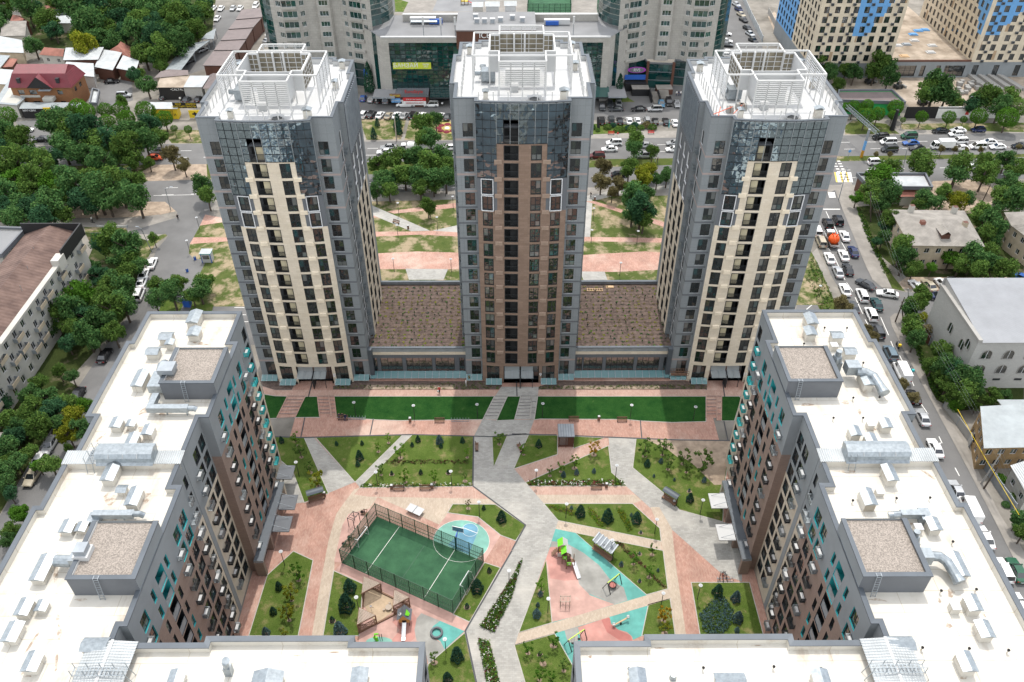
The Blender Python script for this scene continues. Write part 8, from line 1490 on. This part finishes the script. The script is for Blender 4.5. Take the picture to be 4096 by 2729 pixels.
for bs_,tp,lb in((('13',920,465),('13',920,195),'wooden utility pole by the corner shop fence'),(('13',1210,1345),('13',1200,1180),'dark wooden utility pole at the junction, right one'),(('13',1140,1362),('13',1225,1140),'leaning wooden strut pole at the junction'),(('13',1268,1290),('13',1255,1062),'pale concrete utility pole beside the junction trees'),(('23',1910,1290),('23',2080,1030),'pale concrete utility pole by the grey fence'),(('23',1932,1335),('23',2060,1140),'dark wooden strut leaning on the concrete pole by the fence'),(('13',1890,350),('13',1995,130),'dark leaning pole on the dirt yard behind the cream house')):mast('utility_pole',lb,bs_,tp,None,'bark' if 'wood' in lb or 'dark' in lb else 'concrete',.16,'pole')
m=MB();P_=[un(*NP('13',920,195),9),un(*NP('13',1235,1075),8.5),un(*NP('23',2078,1035),8.5),un(*NP('33',2294,60),8)]
for k in range(3):m.tube([p+Vector((.6*k-.6,0,0))for p in P_],.007,'grey_metal',4,False)
m.build('power_line',label='bundle of overhead power lines along the right side street',cat='power line');m=MB();a,b=T('23',1700,622,4.5),T('23',2250,1568,4.5);m.tube([a,a.lerp(b,.5)-Vector((0,0,.2)),b],.045,'yellow',6);m.build('gas_pipe',label='raised yellow gas pipe along the fences at the right edge',cat='pipe')
b=T('03',835,1410);R=thing('sign_gantry','lattice sign gantry with a blue and orange painted column','gantry',b);m=MB();m.tube([b,b+Vector((0,0,2.2))],.38,'paint_ochre',12);m.tube([b+Vector((0,0,2.2)),b+Vector((0,0,5))],.37,'sky_panel',12);m.tube([b+Vector((0,0,5)),b+Vector((0,0,8.4))],.33,'grey_metal',12);M('paint_ochre',(.50,.24,.02),.5,.08);m.names=['paint_ochre','sky_panel','grey_metal'];m.build('column',R);z=7.6;e0=b+Vector((1.8,-1.5,z));e1=un(*NP('03',705,965),z);m=MB();d=(e1-e0).normalized();n=Vector((-d.y,d.x,0))*.4
for s in(-1,1):
 for q in(0,.9):m.beam(e0+n*s+Vector((0,0,q)),e1+n*s+Vector((0,0,q)),.1,.1,'galvanised')
L=(e1-e0).length
for k in range(int(L)):p,q=e0+d*k,e0+d*(k+1);m.beam(p+n,q+n+Vector((0,0,.9)),.06,.06,'galvanised');m.beam(p-n,q+n,.06,.06,'galvanised');m.beam(p-n+Vector((0,0,.9)),q-n,.06,.06,'galvanised')
m.build('truss',R);m=MB();m.box((e0.x-.3,e0.y-.3,z-1.8),(e0.x+.1,e0.y+.1,z-.2),'banner_black');m.build('traffic_light',R)
for t,x,y,h_,lb in(('10',1872,322,2.4,'round blue turn sign under a white triangle by the left tower'),('03',715,1390,2.2,'round blue sign on the avenue median end')):
 p=T(t,x,y+30);R=thing('road_sign',lb,'sign',p);m=MB();m.tube([p,p+Vector((0,0,h_+.8))],.05,'galvanised',6);m.build('pole',R);m=MB();m.tube([p+Vector((0,-.04,h_)),p+Vector((0,-.09,h_))],.42,'sky_panel',16);m.build('sign_plate',R)
 if t=='10':m=MB();c=p+Vector((0,-.06,h_+.9));m.add([c+Vector((-.5,0,.35)),c+Vector((.5,0,.35)),c+Vector((0,0,-.4))],[(0,1,2)],'red');c=c+Vector((0,-.01,.02));m.add([c+Vector((-.33,0,.25)),c+Vector((.33,0,.25)),c+Vector((0,0,-.25))],[(0,1,2)],'cloth_white');m.build('sign_plate',R)
a,b=T('03',1215,1060),T('03',1500,1062);m=MB();m.box((a.x,a.y-.1,0),(b.x,a.y+.1,3.6),'banner_black');m.build('site_hoarding',label='dark picture hoarding along the building site pavement',cat='hoarding');c=T('03',2060,1060);R=thing('site_hoarding','long white printed hoarding along the building site','hoarding',((b.x+c.x)/2,a.y,0));m=MB();m.box((b.x,a.y-.1,0),(c.x,a.y+.1,3.6),'cloth_white');m.box((b.x,a.y-.13,3.1),(b.x+9,a.y-.1,3.4),'banner_black');m.build('board',R);m=MB();q=(b.x+c.x)/2-1;m.add([(q,a.y-.14,1.2),(q+1.2,a.y-.14,1),(q+.8,a.y-.14,2.8),(q+.2,a.y-.14,2.6)],[(0,1,2,3)],'red');m.add([(q+.9,a.y-.15,1.8),(q+1.5,a.y-.15,1.8),(q+1.2,a.y-.15,2.6)],[(0,1,2)],'banner_green');m.build('print',R)
r_=random.Random(8)
for i in range(4):p,q=T('03',1800+i*85,690),T('03',1960+i*100,815);m=MB();m.beam(p+Vector((0,0,.5)),q+Vector((0,0,.5)),1.1,1.0,'concrete');m.beam(p+Vector((1.3,0,.4)),q+Vector((1.3,0,.4)),.9,.7,'pallet_grey');m.build('slab_stack',label='long grey stack of concrete slabs on the building site',cat='slabs',group='slab stacks on the building site')
for i in range(14):p=T('03',1690+r_.uniform(0,190),740+r_.uniform(0,110));s=r_.uniform(.5,.8);m=MB();m.box((p.x-s,p.y-s,0),(p.x+s,p.y+s,.15),'timber');m.box((p.x-s,p.y-s,.17),(p.x+s,p.y+s,.2+s*1.3),'pallet_grey');m.build('block_pallet',label='grey pallet of building blocks on the site by big tree',cat='pallet',group='pallets of blocks on the building site')
for x,y,mt in((1345,278,'sky_panel'),(1300,310,'sky_panel'),(1405,270,'sky_panel'),(1470,410,'panel_white'),(1240,400,'grey_metal'),(1310,365,'panel_white'),(1160,410,'panel_white'),(1220,505,'plank'),(1455,470,'panel_white')):p=un(*NP('03',x,y),5.15);m=MB();m.box((p.x-1.5,p.y-1,5.11),(p.x+1.5,p.y+1,5.3),mt);m.box((p.x-1,p.y-.6,5.31),(p.x+1.2,p.y+.9,5.5),mt);m.build('material_stack',label='loose stack of sheets on the low podium deck, building site',cat='materials',group='material stacks on the podium deck')
for x,y,lb in((1165,790,'small grey loader on the sandy building site'),(1380,935,'dark loader by the hoarding on the building site'),(905,745,'black covered loader under the site trees')):p=T('03',x,y);R=thing('loader',lb,'loader',p,.3);m=MB();m.box((-1.4,-.8,.5),(1,.8,1.3),'paint_graphite');m.box((-.6,-.6,1.3),(.5,.6,2.2),'dark_glass');m.beam((.6,-.7,1.2),(2.2,-.7,.4),.15,.2,'pallet_grey');m.beam((.6,.7,1.2),(2.2,.7,.4),.15,.2,'pallet_grey');m.box((2.0,-.9,.1),(2.6,.9,.7),'pallet_grey');part('body',m.mesh('body'),R);w=car_mesh('suv')['wheel'];[part('wheel',w,R,(a,b,.42),0,1.25)for a in(-.9,.8)for b in(-.8,.8)]
for x,y,s in((2095,215,1),(2140,210,1)):pass
RZ=52.85
for x,y in((683,940),(800,900),(850,905)):p=un(2700+.3189*x,150+.3189*y,RZ);m=MB();m.box((p.x-.55,p.y-.4,RZ),(p.x+.55,p.y+.4,RZ+.5),'pallet_grey');m.box((p.x-.5,p.y-.38,RZ+.51),(p.x+.48,p.y+.36,RZ+.95),'pallet_grey');m.box((p.x-.06,p.y-.41,RZ),(p.x+.06,p.y+.41,RZ+.97),'timber');m.build('ballast_stack',label='strapped grey ballast stack on the right tower roof',cat='ballast',group='ballast stacks on the right tower roof')
for i,((x0,y0),(x1,y1))in enumerate((((480,965),(720,870)),((735,955),(845,845)),((545,985),(570,870)))):a,b=un(2700+.3189*x0,150+.3189*y0,RZ+.9),un(2700+.3189*x1,150+.3189*y1,RZ+1.1);m=MB();m.tube([a,b],.06,'paint_orange',6);m.build('cradle_beam',label=('long orange cradle beam jutting over the right tower roof edge','orange cradle beam beside the right ballast stacks','short orange prop by the right tower roof corner')[i],cat='beam')
p=T('22',1488,340);m=MB();m.box((p.x-1.7,117.0,1.4),(p.x+1.7,117.7,1.5),'timber')
for k in range(8):x=p.x-1.7+k*3.4/7;m.beam((x,117,1.4),(x,117,2.5),.05,.05,'timber',up=(0,1,0));m.beam((x,117.7,1.4),(x,117.7,2.5),.05,.05,'timber',up=(0,1,0))
for y in(117,117.7):
 for z in(1.95,2.5):m.beam((p.x-1.7,y,z),(p.x+1.7,y,z),.06,.06,'timber')
m.build('facade_cradle',label='brown hanging work cradle at the foot of the right tower',cat='cradle')
def fence(label,t,pts,h_,mat,name='fence',post=None):
 P_=[T(t,*q)for q in pts];R=thing(name,label,'fence',P_[0]);m=MB()
 for a,b in zip(P_,P_[1:]):m.beam(a+Vector((0,0,h_/2)),b+Vector((0,0,h_/2)),.12,h_,mat)
 m.build('fence_panel',R)
 for p in P_:q=MB();q.box((p.x-.09,p.y-.09,0),(p.x+.09,p.y+.09,h_+.12),'grey_metal');q.build('post',R)
fence('grey panel fence along the right pavement, lower right','23',((1850,1020),(1900,1110),(1960,1190),(2010,1280),(2070,1370),(2130,1450),(2190,1540)),2.0,'grey_metal');fence('concrete garden wall beside the timber house','23',((1570,600),(1690,760),(1790,900),(1800,960)),1.8,'concrete');fence('dark gate and tin fence by the utility poles','23',((1810,920),(1850,1020)),2.3,'banner_black','gate');fence('brown fence under the trees by the block hall','13',((1350,1490),(1440,1568)),2,'brown_cladding');fence('low grey parapet fence between car park and shrubs','02',((845,1112),(1060,1115),(1270,1117),(1480,1120)),.8,'panel_white');fence('grey sheet hoarding along the street behind the curved tower','02',((2070,10),(2130,150),(2200,290),(2240,385)),2.4,'metal_pale');fence('low white kerb wall along the left pavement lawn','10',((870,512),(1000,514),(1145,516)),.5,'panel_white');fence('site fence along the pale dug ground at the top right','03',((0,120),(70,260),(150,420)),2.2,'concrete');fence('white panel fence behind the dirt yard, right','13',((1960,110),(2010,160),(2050,220)),2,'panel_white')
m=MB()
for i in range(4):
 a,b=FP[i],FP[(i+1)%4];m.face([(*a,0),(*b,0),(*b,3.5),(*a,3.5)],'mesh_net')
 for z in(1,2,3.5):m.beam((*a,z),(*b,z),.12,.1,'fence_green')
 for k in range(8):p=a.lerp(b,k/8);m.beam((*p,0),(*p,3.6),.16,.16,'fence_green',up=(0,1,0))
m.build('pitch_fence',label='green fence round the far football pitch behind the glass hall',cat='fence')
p=T('01',1870,40);R=thing('play_tower','small yellow and red playground tower behind the glass hall','play tower',p);m=MB();m.box((-1.5,-.8,1.2),(1.5,.8,1.4),'yellow');[m.box((x-.1,y-.1,0),(x+.1,y+.1,2.6),'timber')for x in(-1.4,0,1.4)for y in(-.7,.7)];m.box((-1.6,-.9,2.6),(0,.9,2.8),'yellow');m.beam((1.5,0,1.3),(3.6,0,.2),.7,.1,'red');part('frame',m.mesh('frame'),R)
# ---------------------------------------------------------------- labels: tell equal ones apart by their place in the picture
ORD=['first','second','third','fourth','fifth','sixth','seventh','eighth','ninth','tenth']
bpy.context.view_layer.update()
lab={}
for o in TOPS:lab.setdefault(o['label'],[]).append(o)
for k,L in lab.items():
 if len(L)<2:continue
 uv={o:proj(o.matrix_world.translation)for o in L};sx=max(v[0]for v in uv.values())-min(v[0]for v in uv.values());sy=max(v[1]for v in uv.values())-min(v[1]for v in uv.values());ax,w1=(0,'left')if sx*1.2>=sy else(1,'top');L.sort(key=lambda o:uv[o][ax]);n=len(L)
 for i,o in enumerate(L):
  def o_(i):return ORD[i]if i<10 else f'{i+1}{"st" if (i+1)%10==1 and i!=10 else "nd" if (i+1)%10==2 and i!=11 else "rd" if (i+1)%10==3 and i!=12 else "th"}'
  far={'left':'right','top':'bottom'}[w1];w=f'{o_(i)} from {w1}' if i<n/2 else f'{o_(n-1-i)} from {far}'
  if i==0:w={'left':'leftmost','top':'topmost'}[w1]
  if i==n-1:w={'left':'rightmost','top':'lowest'}[w1]
  o['label']=f'{k}, {w}' if n>2 else f'{k}, the {("left", "right")[i] if w1 == "left" else ("upper", "lower")[i]} one'
for o in TOPS:
 if len(o['label'].replace('-',' ').split())>16:print('LONG',o.name,o['label'])
